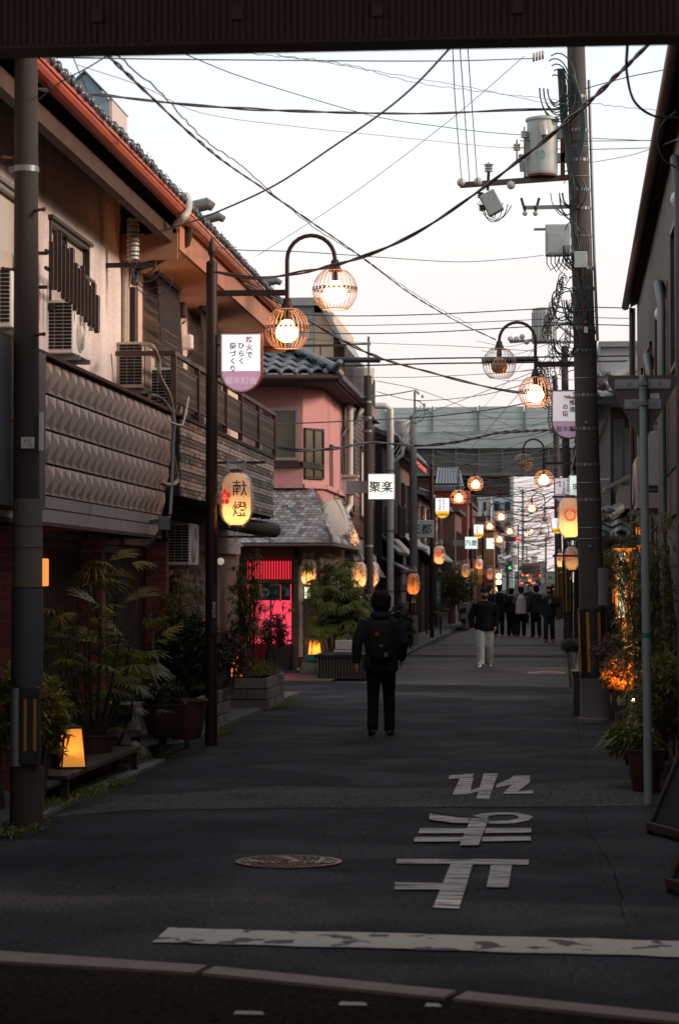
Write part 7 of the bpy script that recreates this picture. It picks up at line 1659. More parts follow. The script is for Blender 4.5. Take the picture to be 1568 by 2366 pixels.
# small weeds on the kerbs
def weeds(lab, pts, seed):
    r = random.Random(seed); a = MB()
    for u, v, n_, s_ in pts:
        c = PZ(u, v, .03)
        for k in range(n_): p = c+Vector((r.gauss(0,.08*s_),r.gauss(0,.28*s_),0)); leaf(a, p, rdir(r,.1,1), .07*s_, .018*s_, droop=.2)
    o_ = part('weeds', a, lf_mid); o_['kind'] = 'stuff'; o_['label'] = lab; o_['category'] = 'weeds'
weeds('low green weeds along the left kerb', [(120,1862,160,1),(170,1835,200,1.1),(215,1830,160,1),(280,1808,160,1),(150,1850,120,1),(60,1915,80,1),(20,1925,120,1),(510,1690,160,.9),(495,1697,100,.8),(660,1628,120,1),(648,1632,80,.9),(770,1560,90,1.2),(395,1745,60,.8),(340,1757,60,.8)], 31)
# right hand greenery
bush('dark pine like shrub sticking out beside the big utility pole', (PY(1318,1510,38.5).x,38.5,.86), (.16,.3,.10), 520, .07, .007, lf_dark, seed=12, whorl=9, z0=.2, clump=False)
bush('yellowish shrub lit by the orange opening behind the big pole', (PY(1420,1320,35.5).x,35.5,2.02), (.26,.4,.36), 800, .07, .014, lf_bam, seed=13, whorl=7, z0=.3, stems=12)
bush('dark leafy hedge behind the foot of the big pole', (PY(1395,1430,34).x,34.0,1.15), (.26,.5,.45), 900, .085, .022, lf_dark, seed=14, whorl=5, z0=.1)
bush('orange lit nandina spreading around the garden spotlight', (PY(1440,1558,26.5).x,26.6,.86), (.26,.34,.23), 1500, .085, .018, leafm('leaf_ember', (.30,.18,.06), (.14,.09,.03), .5), seed=15, whorl=6, z0=.1)
bush('dark red tinted shrub in front of the striped pole guard', (PY(1410,1520,30).x,30.0,.98), (.24,.5,.22), 620, .08, .016, lf_red, seed=16, whorl=6, z0=.1)
bamboo('bamboo thicket crowding the right edge behind the sign post', (PY(1520,1560,24.5).x,24.5,.1), 14, 2.35, .24, lf_bam, 25, 60, lean=.08, lo=.12)
bamboo('second bamboo clump between orange opening and sign post', (PY(1470,1560,28.5).x,28.5,.1), 10, 2.2, .16, lf_mid, 26, 52, lean=.08, lo=.15)
bush('dense dark mass of leaves behind the bamboo at the right edge', (PY(1530,1480,26.5).x,26.5,1.25), (.34,.9,.95), 2300, .10, .022, lf_dark, seed=41, whorl=6, z0=.05, stems=10)
bush('olive leaves crowding low beside the sign post at the right edge', (PY(1530,1650,23.5).x,23.5,.75), (.28,.6,.5), 1300, .09, .02, lf_bam, seed=42, whorl=6, z0=.05)
bush('drooping long leafed fern at the foot of the sign post', (PY(1450,1715,22.5).x,22.3,.42), (.20,.3,.12), 240, .14, .03, lf_mid, seed=17, whorl=5, z0=.2)
pot('dark tall pot half hidden behind the sign post', (PY(1490,1760,21.8).x,21.8,0), .16, .38, clay)
bush('small bushy plant on the balcony side of the far wooden house', (PY(1062,1395,97).x,97,1.6), (.75,.9,.9), 700, .22, .07, lf_bam, seed=18, whorl=5, z0=.6)
bush('climbing greenery behind the walker with the backpack', (PY(925,1460,56).x,56,.75), (.32,.6,.55), 700, .11, .045, lf_dark, seed=19, whorl=5, z0=.05)
# ------------------------------------------------------------------ people
skin = mat('skin',(.42,.24,.17), rough=.55, var=.1, scale=8); hairm = mat('hair',(.010,.009,.008), rough=.75, var=.4, scale=30, spec=.1)
def cloth(n_, c, v=.3, rough=.9): return mat('cloth_'+n_, c, rough=rough, var=v, scale=5, bump=.35, bscale=30, spec=.12)
clouds = bpy.data.textures.new('folds', 'CLOUDS'); clouds.noise_scale = .13; clouds.noise_depth = 3
def solid(name, mb, m_, parent, vox, fold=0.0, sm=4):
    me = mb.mesh(name, m_, fixn=False); o = meshobj(name, me, parent)
    r = o.modifiers.new('remesh','REMESH'); r.mode = 'VOXEL'; r.voxel_size = vox; r.use_smooth_shade = True
    s = o.modifiers.new('smooth','SMOOTH'); s.iterations = sm; s.factor = .5
    if fold:
        d = o.modifiers.new('folds','DISPLACE'); d.texture = clouds; d.strength = fold; d.mid_level = .5; d.texture_coords = 'GLOBAL'
    return o
def loft(mb, secs, n=16):
    """secs: (x, y, z, rx, ry)"""
    vv = []; m_ = len(secs)
    for x, y, z, rx_, ry_ in secs:
        for k in range(n): a_ = 2*math.pi*k/n; vv.append((x+rx_*math.cos(a_), y+ry_*math.sin(a_), z))
    fs = [(i*n+k, i*n+(k+1)%n, (i+1)*n+(k+1)%n, (i+1)*n+k) for i in range(m_-1) for k in range(n)]
    fs += [tuple(reversed(range(n))), tuple(range((m_-1)*n, m_*n))]; mb.add(vv, fs)
def ball(mb, c, r): mb.sph(c, r, 12, 8)
def person(lab, loc, rz, H=1.70, step=.10, top='#', topc=None, trc=None, shoec=None, arms=None, wide=1.0, near=False, mask=False, cap=None, hair_s=1.0, long_top=0.0, hood=False, pack=False, extra=None, group=None, turn=0.0, trw=1.0, smax=0, phase=1):
    """local frame: walks towards +Y; step = half stride"""
    s = H/1.72; t = thing('person', lab, 'person', loc, rz, group); vox = .012 if near else .018
    lk = []   # (hip, knee, ankle, toe) per leg
    for sd in (-1,1):
        f = sd*phase; hip = Vector((sd*.085,0,.88)); 
        if f > 0: kn = Vector((sd*.095,.06+step*.5,.49)); an = Vector((sd*.10,step*1.1,.09)); toe = an+Vector((sd*.03,.17,-.045))
        else: kn = Vector((sd*.095,.03-step*.1,.48)); an = Vector((sd*.10,-step*1.2,.105)); toe = an+Vector((sd*.03,.16,-.065))
        lk.append((hip,kn,an,toe))
    arms = arms or [dict(), dict()]
    ak = []
    for sd, A in zip((-1,1), arms):
        sh = Vector((sd*.175,0,1.40)); el_ = Vector(A.get('e', (sd*.245,-.04-sd*phase*.05,1.13))); wr = Vector(A.get('w', (sd*.265,.06-sd*phase*.08,.88))); ak.append((sh,el_,wr,A))
    b = MB()
    loft(b, [(0,0,.80,.10,.09),(0,0,.88,.155,.105),(0,0,.96,.15,.10),(0,0,1.08,.135,.09),(0,0,1.22,.155,.105),(0,0,1.34,.165,.105),(0,-.005,1.42,.12,.085),(0,-.005,1.455,.062,.058),(0,.0,1.52,.054,.056)])
    loft(b, [(0,.01,1.49,.040,.048),(0,.018,1.515,.058,.072),(0,.015,1.55,.068,.086),(0,.008,1.60,.076,.096),(0,.0,1.65,.076,.098),(0,-.004,1.69,.060,.080),(0,-.004,1.715,.026,.035)])
    b.tube([(0,.10,1.61),(0,.118,1.578),(0,.100,1.565)], [.009,.015,.010], n=8); 
    for sd in (-1,1): ball(b, (sd*.078,-.002,1.595), (.012,.022,.032))
    ball(b, (0,.092,1.535), (.022,.010,.007)); ball(b, (0,.088,1.522), (.018,.010,.006))
    for hip,kn,an,toe in lk: b.tube([hip,kn,an,toe], [.078,.052,.036,.03], n=12)
    for sh,el_,wr,A in ak:
        b.tube([sh+Vector((0,0,-.01)),el_,wr], [.046,.037,.026], n=12)
        d = (wr-el_).normalized(); sd = 1 if sh.x > 0 else -1
        if 'h' in A: d = Vector(A['h']).normalized()
        x = Vector((0,1,0)) - d*d.y; x = x.normalized() if x.length > .1 else Vector((1,0,0)); n_ = d.cross(x)
        pm = wr+d*.045; b.tube([wr, wr+d*.03, wr+d*.085], [.024,.034,.034], n=10, sq=.55)
        cu = n_*(-sd)*.35
        for k in range(4):
            r0 = wr+d*.083+x*(.030-.019*k); L_ = (.062,.074,.070,.054)[k]; c1 = r0+(d+cu*.4)*L_*.5; c2_ = c1+(d+cu*1.2).normalized()*L_*.5
            b.tube([r0-d*.02, r0, c1, c2_], [.0095,.0092,.0085,.007], n=8)
        th0 = wr+d*.035+x*.028; b.tube([wr+d*.02+x*.012, th0, th0+(d*.7+x*.7)*.035, th0+(d*.9+x*.45+cu*.3)*.062], [.012,.012,.0105,.008], n=8)
    solid('body', b, skin, t, .0075 if near else .012, sm=3)
    # eyes and brows
    a = MB()
    for sd in (-1,1): ball(a, (sd*.031,.090,1.607), (.013,.008,.006)); a.bar((sd*.018,.096,1.628),(sd*.048,.088,1.630),.006,.005)
    part('eyes', a, ink, t)
    # trousers
    q = MB(); w_ = trw; loft(q, [(0,0,.79,.14,.11),(0,0,.86,.172,.122),(0,0,.93,.165,.115),(0,0,.99,.150,.105)])
    for hip,kn,an,toe in lk: q.tube([hip+Vector((0,0,.03)),hip.lerp(kn,.5),kn,kn.lerp(an,.5),an+Vector((0,0,.02)),an+Vector((0,.01,-.035))], [.10*(.6+.4*w_),.088*w_,.074*w_,.070*w_,.068*w_,.066*w_], n=14)
    solid('trousers', q, trc, t, vox, fold=.014 if w_ < 1.3 else .03, sm=3)
    q = MB()
    for hip,kn,an,toe in lk:
        fl = Vector((0,0,0)); ft_ = an+Vector((0,0,-.05)); d = (toe-an); d.z = d.z*.4; d.normalize()
        q.tube([ft_-d*.06+Vector((0,0,.005)), ft_+Vector((0,0,.0)), ft_+d*.1-Vector((0,0,.004)), ft_+d*.19-Vector((0,0,.012))], [.038,.044,.042,.026], n=12); q.tube([an+Vector((0,0,.0)), ft_], .045, n=12)
    solid('shoes', q, shoec or mat('shoe_black',(.012,.012,.012), rough=.5), t, vox, sm=3)
    # top
    q = MB(); e_ = .022*wide; hm = .80-long_top
    loft(q, [(0,0,hm,.175+e_,.13+e_),(0,0,hm+.05,.182+e_,.132+e_),(0,0,.98,.165+e_,.118+e_),(0,0,1.12,.16+e_,.115+e_),(0,0,1.26,.175+e_,.122+e_),(0,0,1.36,.182+e_,.118+e_),(0,-.005,1.425,.15+e_*.6,.095+e_*.5),(0,-.008,1.462,.085,.074)])
    for sh,el_,wr,A in ak: q.tube([sh+Vector((0,0,-.015)),sh.lerp(el_,.5),el_,el_.lerp(wr,.5),wr+(wr-el_).normalized()*.015], [.064+e_*.6,.058+e_*.6,.054+e_*.5,.048+e_*.4,.040+e_*.3], n=14)
    solid(top, q, topc, t, vox, fold=.02, sm=3)
    if hood:
        q = MB(); q.tube([(.085*math.cos(k*math.pi/5)*1.15,-.085*math.sin(k*math.pi/5)*1.1+.02,1.455+.02*math.sin(k*math.pi/5)) for k in range(6)], .045, n=10); ball(q, (0,-.10,1.45), (.11,.06,.06)); solid('hood', q, topc, t, vox, fold=.01)
    q = MB(); h_ = hair_s
    ball(q, (0,-.022,1.652), (.100*h_,.106*h_,.092*h_)); ball(q, (0,-.046,1.595), (.096*h_,.082*h_,.086*h_)); ball(q, (0,.035,1.695), (.08*h_,.07*h_,.045)); ball(q, (-.04,-.02,1.72), (.045,.06,.03)); ball(q, (.045,-.03,1.715), (.05,.05,.03)); 
    solid('hair', q, hairm, t, .010, fold=.035, sm=1)
    if cap is not None:
        q = MB(); ball(q, (0,-.005,1.672), (.094,.112,.075)); q.tube([(-.06,.07,1.655),(0,.16,1.64),(.06,.07,1.655)], .014, n=8); q.add([(-.07,.06,1.655),(.07,.06,1.655),(.05,.165,1.640),(-.05,.165,1.640),(-.07,.06,1.667),(.07,.06,1.667),(.05,.165,1.652),(-.05,.165,1.652)], [(0,3,2,1),(4,5,6,7),(0,1,5,4),(1,2,6,5),(2,3,7,6),(3,0,4,7)]); solid('cap', q, cap, t, .008, sm=2)
    if mask:
        q = MB(); loft(q, [(0,.018,1.495,.038,.058),(0,.022,1.52,.060,.080),(0,.018,1.55,.070,.094),(0,.014,1.585,.072,.098)]); solid('face_mask', q, mask, t, .009, sm=2)
    if pack:
        q = MB(); loft(q, [(0,-.20,.92,.12,.06),(0,-.215,.96,.145,.085),(0,-.215,1.1,.15,.09),(0,-.21,1.25,.145,.085),(0,-.195,1.36,.12,.07),(0,-.185,1.40,.08,.045)]); bp = solid('backpack', q, mat('pack_black',(.014,.013,.014), rough=.8, var=.3, spec=.15), t, .012, fold=.008)
        a = MB(); 
        for sd in (-1,1): a.tube([(sd*.09,-.14,1.38),(sd*.105,-.06,1.445),(sd*.11,.06,1.40),(sd*.12,.13,1.2),(sd*.15,.05,1.02)], .017, n=6, sq=.5)
        part('strap', a, MATS['pack_black'], bp)
        a = MB(); a.poly([(-.075,-.3095,1.235),(-.045,-.3095,1.212),(-.01,-.3095,1.235),(-.045,-.3095,1.262)], .004, (0,-1,0)); part('badge', a, mat('leather_badge','8a4526', rough=.7), bp)
        a = MB(); a.box((-.012,-.316,1.08),(.022,-.309,1.11)); a.box((.045,-.314,.965),(.082,-.307,1.015)); part('buckle', a, mat('grey_tag','5b6668', rough=.6), bp)
    if extra: extra(t)
    t.scale = (s,s,s); return t
c_navy = cloth('navy',(.016,.020,.028)); c_black = cloth('black',(.011,.011,.012)); c_grey = cloth('grey_trousers',(.34,.38,.38), .2); c_sweat = cloth('black_sweater',(.010,.010,.011)); c_white = cloth('white',(.42,.40,.42), .1)
c_olive = cloth('olive',(.03,.028,.018)); c_puffer = cloth('puffer',(.022,.034,.040)); c_char = cloth('charcoal',(.022,.023,.026)); c_green = cloth('grey_green',(.075,.09,.085)); shoe_w = mat('shoe_white',(.45,.45,.46), rough=.5)
mk_b = mat('mask_black',(.014,.014,.015), rough=.8); mk_w = mat('mask_white',(.5,.42,.42), rough=.8)
def at(u, v): p = PZ(u, v); return (p.x, p.y, 0)
person('man seen from behind with navy hooded jacket and black backpack, walking alone in the middle', at(880,1700), .05, 1.73, .06, 'jacket', c_navy, c_black, None, arms=[dict(e=(-.285,-.03,1.13),w=(-.30,.0,.90),h=(.02,.05,-1)), dict(e=(.27,-.02,1.13),w=(.25,.10,.93))], wide=1.45, near=True, hair_s=1.27, hood=True, pack=True, long_top=.02, trw=1.0)
person('man in black sweater, cap and mask walking towards the camera in wide grey trousers', at(1119,1541), math.pi, 1.72, .11, 'sweater', c_sweat, c_grey, shoe_w, wide=1.9, near=True, mask=mk_b, cap=c_black, arms=[dict(e=(-.29,-.03,1.12),w=(-.245,.08,.90)), dict(e=(.30,-.03,1.12),w=(.29,.02,.88))], trw=1.42)
def stripes(t):
    m_ = mat('teal_stripe','1f6a68', rough=.6)
    for sd in (-1,1):
        a = MB(); a.tube([(sd*.09,-.13,1.44),(sd*.15,-.145,1.34),(sd*.17,-.14,1.15)], .012, n=6); part('stripe', a, m_, t)
    a = MB(); a.tube([(.155,-.10,.86),(.16,-.08,.65)], .012, n=6); part('stripe', a, m_, t)
G = 'group walking up the street'
person('young man from behind in black tracksuit with teal shoulder stripes', at(1153,1470), .08, 1.77, .07, 'jacket', c_black, c_black, shoe_w, wide=1.8, extra=stripes, group=G, trw=1.1)
person('person in navy with a white mask, half hidden behind the man with the cap', at(1131,1466), -.5, 1.74, .05, 'jacket', c_navy, c_black, None, wide=1.7, mask=mk_w, group=G)
person('person from behind in black hoodie with white collar', at(1181,1470), -.15, 1.65, .06, 'hoodie', c_black, c_black, None, wide=1.7, group=G, trw=1.25, phase=-1, extra=lambda t: solid('collar', (lambda q: (q.tube([(.07*math.cos(k),.06*math.sin(k)-.01,1.47) for k in [i*.63 for i in range(11)]], .018, n=8), q)[1])(MB()), c_white, t, .012))
def raglan(t):
    q = MB(); loft(q, [(0,-.025,.79,.200,.155),(0,-.025,.98,.192,.150),(0,-.025,1.2,.190,.155),(0,-.030,1.35,.150,.150),(0,-.03,1.45,.08,.095)]); solid('white_body', q, c_white, t, .018, fold=.015)
person('young man from behind in white shirt with grey green raglan sleeves', at(1203,1471), .0, 1.70, .07, 'shirt', c_green, c_black, None, wide=1.2, extra=raglan, group=G, trw=1.1, arms=[dict(e=(-.25,-.02,1.17),w=(-.20,.12,1.05)), dict(e=(.26,-.02,1.17),w=(.20,.12,1.05))])
person('broad man from behind in dark jacket beside the white shirt', at(1238,1473), .2, 1.74, .06, 'jacket', c_char, c_black, None, wide=1.8, group=G, trw=1.1, phase=-1)
def phone(t):
    a = MB(); a.box((-.035,.25,1.20),(-.012,.262,1.32)); part('phone', a, mat('phone_white',(.6,.5,.5), rough=.4), t)
    for k in range(6): q = MB(); z = .86+k*.09; q.tube([(.198*math.cos(i*.42),.15*math.sin(i*.42),z) for i in range(15)], .006, n=5, closed=True); part('quilt_seam', q, c_black, t)
person('man in puffer jacket and mask walking towards the camera holding a phone', at(1268,1484), math.pi-.1, 1.72, .09, 'puffer_jacket', c_puffer, c_olive, None, wide=1.8, mask=mk_b, arms=[dict(e=(-.27,.05,1.14),w=(-.08,.20,1.22),h=(.3,.2,1)), dict()], extra=phone, trw=1.05)
person('man in olive jacket facing the camera behind the group', at(1223,1445), math.pi, 1.74, .05, 'jacket', c_olive, c_black, None, wide=1.6)
person('dim dark figure walking far down the right side', at(1277,1420), .3, 1.72, .06, 'coat', c_black, c_black, None, wide=1.6, long_top=.1)
person('far figure in dark jacket with white trousers by the right poles', at(1306,1432), math.pi, 1.70, .04, 'jacket', c_char, c_white, None, wide=1.5, extra=lambda t: part('white_front', (lambda q: q.box((-.05,.145,.9),(.05,.16,1.4)))(MB()), c_white, t))
# ------------------------------------------------------------------ overhead wires (each a cable of its own, at its own distance)
wb = mat('cable_black',(.010,.010,.011), rough=.55, var=.2); wbr = mat('cable_brown',(.05,.03,.024), rough=.6, var=.3); wgr = mat('cable_green',(.012,.05,.042), rough=.5, var=.2); wpale = mat('cable_pale',(.22,.21,.22), rough=.5, var=.2)
used_l = set()
def cable(lab, pts, r, m_=wb, twist=0, name='cable', n=6, wob=.0):
    """pts: (u, v, Y) knots through which the cable hangs, at real distances"""
    P_ = [PY(*p) for p in pts]; sm = []; k_ = 14
    for i in range(len(P_)-1):
        p0, p1, p2, p3 = P_[i-1] if i else P_[i]*2-P_[i+1], P_[i], P_[i+1], P_[i+2] if i+2 < len(P_) else P_[i+1]*2-P_[i]
        for k in range(k_):
            t_ = k/k_; sm.append(.5*((2*p1)+(p2-p0)*t_+(2*p0-5*p1+4*p2-p3)*t_*t_+(3*p1-p0-3*p2+p3)*t_**3))
    sm.append(P_[-1]); a = MB(); rr = random.Random(len(lab))
    if twist:
        for s_ in range(2):
            L_ = 0; q = []
            fine = []
            for i in range(len(sm)-1):
                for j in range(3): fine.append(sm[i].lerp(sm[i+1], j/3))
            fine.append(sm[-1])
            for i, p in enumerate(fine):
                if i: L_ += (fine[i]-fine[i-1]).length
                an = L_*twist*.45+s_*math.pi+.8*math.sin(L_*.6); o_ = r*(.8+.35*math.sin(L_*.9+s_)); q.append(p+Vector((math.cos(an)*o_, 0, math.sin(an)*o_)))
            a.tube(q, r, n=5)
    else: a.tube([p+Vector((0,0,rr.uniform(-1,1)*wob)) for p in sm], r, n=n)
    o = part(name, a, m_, auto=80); return tag(o, lab, 'cable')
cable('thick twisted cable sweeping from the roof of the tan house up to the top right', [(497,628,27),(590,642,27),(680,632,27),(800,605,26),(940,550,25),(1080,460,24),(1250,330,22),(1370,225,20),(1500,100,17)], .012, wbr, 9)
cable('straight diagonal service cable climbing from the roof break to the top edge', [(330,545,27),(420,520,25),(520,482,24),(640,425,23),(760,345,21.5),(880,262,20),(960,195,18.5),(1038,112,17)], .009, wgr, 0)
cable('twisted pair falling from the upper left to the third lamp post', [(240,118,14),(330,205,17),(430,300,20),(520,375,24),(600,430,27),(700,500,30),(780,555,33),(850,605,36),(950,680,42),(1060,745,47),(1145,785,50)], .0075, wbr, 7)
cable('thinner wire running beside the twisted pair', [(272,128,14),(375,218,17),(470,320,20),(560,385,24),(650,465,27),(740,535,30),(830,590,33),(900,640,37),(1000,705,43),(1090,752,48)], .005, wbr, 0, wob=.01)
cable('heavy level cable crossing from the tan house eave to the big pole', [(85,205,19),(240,220,22),(420,240,25),(600,253,27),(800,260,29),(1000,262,31),(1180,254,32.4),(1310,252,32.4)], .010, wb, 5)
cable('thin straight wire just under the overpass beam', [(130,133,16),(500,138,18),(1000,141,21),(1230,135,24)], .005, wb)
cable('long thin wire descending from upper left to the transformer', [(420,122,20),(560,178,23),(760,240,27),(880,272,29),(1000,290,31),(1180,310,32.4),(1560,328,32.4)], .005, wb)
cable('faint pale wire below the heavy level cable', [(180,150,22),(330,200,24),(470,262,27),(680,292,30),(900,315,33),(1180,342,36),(1400,345,36)], .004, wpale)
cable('pale doubled wire from the beam centre to the big pole head', [(560,122,20),(720,140,23),(900,170,26),(1100,205,29),(1250,236,32),(1310,240,32)], .004, wpale, 0, wob=.006)
cable('wavy pale wire from the beam to the right edge', [(640,128,18),(800,150,22),(960,190,26),(1120,212,29),(1300,232,32.4),(1450,248,30),(1568,262,28)], .004, wpale, 0, wob=.012)
cable('taut thin guy wire rising from the first roof to the top right', [(595,590,36),(760,485,34),(900,385,32),(1060,260,30),(1210,130,28)], .004, wbr)
cable('thin level wire behind the nearest lamp arch', [(490,570,28),(560,578,30),(700,582,32),(900,596,36),(1060,605,40),(1180,598,44),(1255,590,46)], .006, wb)
cable('service wire curving from the beam to the right building corner', [(1448,105,15),(1447,170,16),(1465,235,18),(1510,268,19),(1568,272,20)], .010, wgr)
cable('loose loop of wire on the right building eave', [(1560,258,20),(1530,285,20),(1517,320,20),(1530,365,20),(1560,388,20)], .009, wb)
cable('thin wire from the big pole to the right eave', [(1350,378,32),(1440,362,28),(1500,345,25),(1568,320,22)], .004, wpale)
cable('level wire leaving the big pole head to the right', [(1350,205,32),(1450,178,30),(1568,155,28)], .006, wb)
cable('level wire from the transformer to the right eave', [(1200,325,32.2),(1330,326,32.2),(1568,324,27)], .005, wb)
cable('second level wire under the transformer to the right eave', [(1180,340,33),(1340,345,33),(1568,340,27)], .005, wb)
for k, (u0, u1, u2) in enumerate(((1045,1052,1066),(1062,1072,1084),(1080,1090,1102))):
    cable(('left','middle','right')[k]+' one of three thin wires dropping from the beam to the cross arm', [(u0,112,22),(u1,250,26),(u2,420,32.3)], .005, wb)
for k, (v, s_) in enumerate(((716,6),(740,4),(756,7))):
    cable(['upper','middle','lower'][k]+' suspended telecom line crossing behind the lamp arches', [(640,v+8,46),(800,v+s_+8,46),(1000,v+s_+4,46),(1200,v,46),(1330,v-6,46),(1460,v-4,46)], .010 if k != 1 else .007, wb)
for k, v in enumerate((826,838)):
    cable(['upper','lower'][k]+' heavy bundle level with the black sleeves', [(605,v+4,50),(760,v+8,50),(1000,v+2,50),(1180,v,50),(1330,v-2,50),(1455,v-4,50)], .016, wb)
for k, (u0, u1) in enumerate(((748,878),(1112,1243))):
    t = thing('cable_sleeve', ['long black sleeve on the cable above the pink house roof','black cable sleeve behind the first right lamp'][k], 'cable sleeve', PY((u0+u1)/2,831,49.9), world=True); a = MB(); a.tube([PY(u0,831,49.9), PY(u1,829 if k else 832,49.9)], .058, n=10); part('sleeve', a, wb, t, auto=50)
cable('brown service cable from lamp one dropping behind the arches to the right pole', [(560,655,28),(650,700,30),(720,745,33),(860,820,37),(1000,862,41),(1130,895,43),(1210,908,42),(1290,915,38),(1335,920,34)], .013, wbr, 5)
cable('bundle sagging from the pink house to the right pole at window height', [(632,1032,46),(700,1040,46),(780,1035,47),(860,1022,50),(960,1030,52),(1060,1020,50),(1150,1000,46),(1220,995,42),(1340,990,36)], .018, wb, 6)
cable('upper companion of the sagging window height bundle', [(632,980,46),(760,975,48),(900,968,50),(1000,962,50),(1140,945,46),(1270,920,40),(1340,905,36)], .012, wb)
cable('thin line above the highway parapet', [(870,905,60),(960,925,62),(1100,915,60),(1240,880,52),(1340,850,45)], .010, wb)
cable('green service line to the pale pole head', [(830,918,52),(900,912,60),(957,902,68)], .016, wgr)
for k in range(3):
    cable(['first','second','third'][k]+' green wire slanting from the wooden house to the pale pole', [(900+k*14,1060-k*6,62),(930+k*12,1010-k*6,65),(962+k*10,940-k*4,68)], .012, wgr)
for k, (lab, pts, r) in enumerate((
 ('thin line from the pale building to the right arches at lamp height',[(640,780,60),(850,792,58),(1060,800,52),(1240,812,46)],.006),
 ('thin taut line crossing just under the lower lamp bundle',[(700,868,55),(930,872,55),(1150,862,55),(1330,846,52)],.007),
 ('slack thin line from the brick building down to the highway corner',[(870,880,60),(980,905,70),(1120,960,90),(1240,1010,110)],.010),
 ('slack thin line from the right pole down to the wooden houses',[(1325,820,40),(1180,880,50),(1040,935,62),(900,985,66)],.007),
 ('long diagonal line from the big pole down to the far left houses',[(1310,760,34),(1180,930,60),(1050,1075,95),(980,1130,110)],.007),
 ('second long diagonal line toward the far left houses',[(1318,700,34),(1150,905,60),(1010,1050,90)],.005),
 ('thin line over the far highway girder',[(1000,1062,80),(1120,1050,78),(1240,1010,70),(1330,980,60)],.009),
 ('thin line sagging below the highway girder',[(1010,1120,85),(1130,1112,82),(1260,1080,76),(1330,1065,70)],.009),
 ('thin cable entering the eave of the tan house from above',[(90,230,18.5),(140,190,17.5),(200,158,17),(250,128,16)],.005),
 ('thin dropping line between beam and first roof tiles',[(165,122,15),(205,215,18),(250,300,21),(330,395,25),(372,440,27)],.004))):
    cable(lab, pts, r)
for k in range(5):
    cable(['first','second','third','fourth','fifth'][k]+' of five slack lines fanning out behind the first right lamp arch', [(1100+k*12,788+k*22,60),(1180,800+k*20,58),(1262,770+k*26,50),(1322,742+k*34,36)], .006)

# vertical bundles and loops on the big pole
def onp(z, dx, dy=-.2): return bR+onR(z)+Vector((dx,dy,0))
t = thing('cable_bundle', 'thick bundle of black and green cables running down the left of the big pole', 'cable bundle', (bR.x,bR.y,0), world=True); r_ = random.Random(4)
for k in range(7):
    a = MB(); pts = [onp(8.75,-.24+.012*k,-.05), onp(8.1,-.22+.012*k,-.08), onp(7.3,-.14+.014*k,-.1), onp(6.6,-.13+.01*k,-.12), onp(6.0,-.08+.012*k,-.15), onp(5.5,.0+.008*k,-.17), onp(5.0,.05,-.18)]
    a.tube([p+Vector((r_.uniform(-.01,.01),0,0)) for p in pts], .014, n=6); part('cable', a, wb if k % 3 else wgr, t, auto=80)
for k in range(9):
    a = MB(); cx_ = onp(8.35,-.30+.02*(k%3),-.1); rr_ = .10+.018*k
    a.tube([cx_+Vector((rr_*math.cos(math.pi+q*.30),-.01*k,rr_*1.9*math.sin(math.pi+q*.30)+.12)) for q in range(12 if k % 2 else 18)], .009, n=5); part('coil', a, wb if k % 2 else wgr, t, auto=80)
a = MB(); 
for k in range(6): cx_ = onp(8.1,-.12,-.15); a.tube([cx_+Vector((.16*math.sin(i*.32)+.01*k,-.01*k,.55-.13*i*(1+.02*k))) for i in range(9)], .011, n=5)
part('cable', a, wgr, t, kind='stuff')
for j, (zz, dx, nn) in enumerate(((7.05,-.10,7),(6.35,-.05,6),(5.62,-.16,8),(5.1,-.22,7))):
    t = thing('cable_tangle', ['loose loops of cable tied beside the big transformer','black leads looping under the telecom box','snarl of cables beside the junction box on the big pole','drooping cable coil left of the big pole above the lamp arch'][j], 'cable', tuple(onp(zz,dx,-.2)), world=True); a = MB(); r_ = random.Random(50+j)
    for k in range(nn):
        p = onp(zz,dx,-.22); w_ = r_.uniform(.06,.2); h_ = r_.uniform(.12,.34); x0 = r_.uniform(-.14,.06); a.tube([p+Vector((x0+w_*math.cos(math.pi+q*.4)*1.0, r_.uniform(-.01,.01)-.01*k, h_*math.sin(math.pi+q*.4)+r_.uniform(-.01,.01))) for q in range(r_.randint(8,15))], r_.choice((.006,.008,.010)), n=4)
    part('loop', a, wb if j != 2 else wgr, t, kind='stuff')
t = thing('insulator', 'grey ribbed strain insulator left of the big pole head', 'insulator', PY(1238,130,bR.y-.2), world=True); a = MB(); c = PY(1238,132,bR.y-.2)
for k in range(4): a.tube([c+Vector((-.05+k*.04,0,.01*k)), c+Vector((-.02+k*.04,0,.01*k))], .06, n=12)
part('disc', a, porc, t)
# chains of looped cable further back
for j, (u0, v0, u1, v1, Y_) in enumerate(((1265,730,1290,1000,56),(1300,640,1258,770,40),(1262,840,1275,1000,60),(1320,700,1300,860,50),(1245,840,1262,930,44))):
    t = thing('looped_cable', ['looped dark cable dropping left of the big pole','tangle of looped cable beside the big pole at junction height','looped cable behind the right shield sign','coiled cable chain against the big pole','coiled cable drooping over the lit right lamp'][j], 'cable', PY(u0,v0,Y_), world=True); a = MB(); r_ = random.Random(j); p0 = PY(u0,v0,Y_); p1 = PY(u1,v1,Y_)
    n_ = 26
    for k in range(n_): 
        c = p0.lerp(p1,k/n_)+Vector((r_.uniform(-.03,.03),0,0)); a.tube([c+Vector((.06*math.cos(q*.8),0,.09*math.sin(q*.8)-.01*q)) for q in range(8)], .008, n=4, cap=False)
    a.tube([p0,p0.lerp(p1,.5)+Vector((.05,0,-.05)),p1], .014, n=5); part('loop', a, wb, t, kind='stuff')
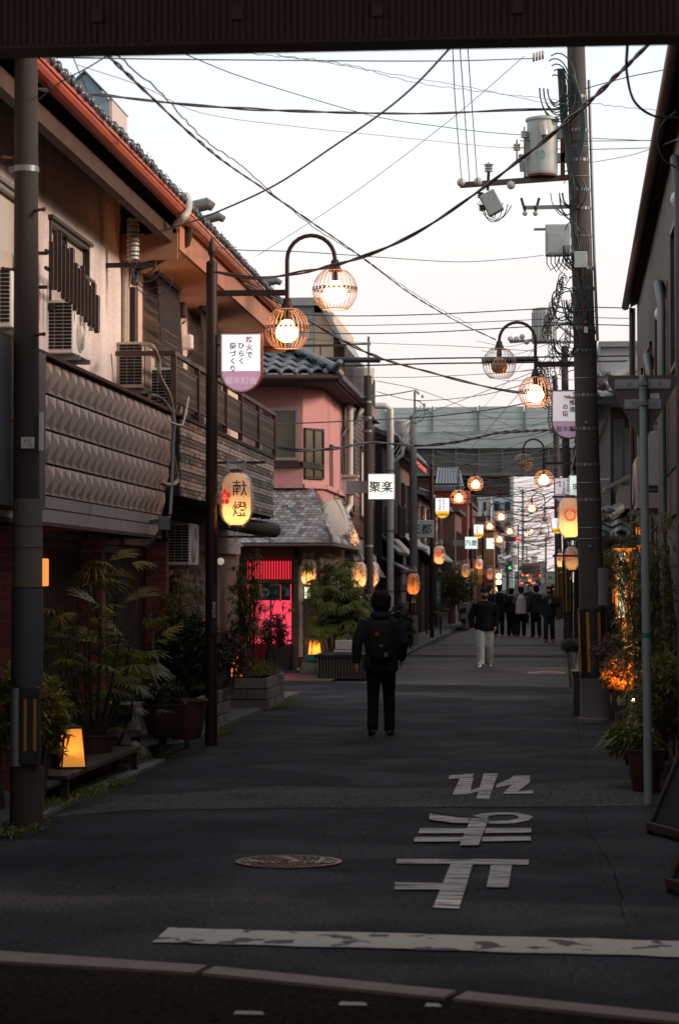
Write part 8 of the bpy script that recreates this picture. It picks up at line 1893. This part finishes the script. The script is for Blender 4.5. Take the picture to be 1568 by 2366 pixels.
# the far web of wires nobody could count
r_ = random.Random(12); a = MB()
for k in range(120):
    Y0_ = r_.uniform(85,260); v0 = r_.uniform(1110,1330); u0, u1 = r_.uniform(1100,1200), r_.uniform(1240,1300); p = PY(u0, v0+r_.uniform(-18,18), Y0_); q = PY(u1, v0+r_.uniform(-18,18), Y0_); mid = (p+q)/2-Vector((0,0,r_.uniform(.05,.5)))
    a.tube([p,(p+mid)/2-Vector((0,0,.05)),mid,(q+mid)/2-Vector((0,0,.05)),q], r_.uniform(.010,.022), n=3, cap=False)
for k in range(34):
    Y0_ = r_.uniform(60,190); v0 = r_.uniform(960,1120); p = PY(r_.uniform(960,1060), v0+r_.uniform(-25,30), Y0_); q = PY(r_.uniform(1260,1330), v0+r_.uniform(-45,20), Y0_-15); mid = (p+q)/2-Vector((0,0,r_.uniform(.1,.6)))
    a.tube([p,(p*.5+mid*.5)-Vector((0,0,.06)),mid,(q*.5+mid*.5)-Vector((0,0,.06)),q], r_.uniform(.008,.014), n=3, cap=False)
o = part('far_wires', a, wb, kind='stuff'); o['label'] = 'dense web of thin overhead wires above the far street'; o['category'] = 'wires'
# far small silhouettes: extra poles and cross arms down the street
for k, (u, vb, vt, X_) in enumerate(((1260,1375,1235,0),(1172,1390,1240,0),(1216,1365,1262,0))):
    b_ = PZ(u,vb); upole(['thin far pole on the right before the distant blocks','dark far pole left of the hanging white sign','short far pole above the taxi'][k], b_, PY(u,vt,b_.y), .16, .12, conc_pole, n=8)
t = thing('loudspeaker', 'small black box loudspeaker on the red building corner', 'loudspeaker', PY(1110,1071+0,118)); t.location = PY(1112,1074+0,118) if False else PY(1110,1071,118); t.location.z = PY(1110,1071,118).z*0+4.9
a = MB(); a.box((-.3,-.2,-.18),(.3,.2,.18)); part('case', a, galv, t); a = MB(); a.box((-.24,-.21,-.12),(.24,-.2,.12)); part('grille', a, blackm, t)
t = thing('security_camera', 'white bullet security camera beside the little plates', 'camera', PY(1168,1290,126)); a = MB(); a.tube([(-.15,-.1,-.05),(.25,.1,.1)], .1, n=10); part('housing', a, acm, t, auto=50); a = MB(); a.tube([(.2,.1,.05),(.05,.2,-.3),(-.2,.3,-.35)], .04, n=6); part('arm', a, acm, t)
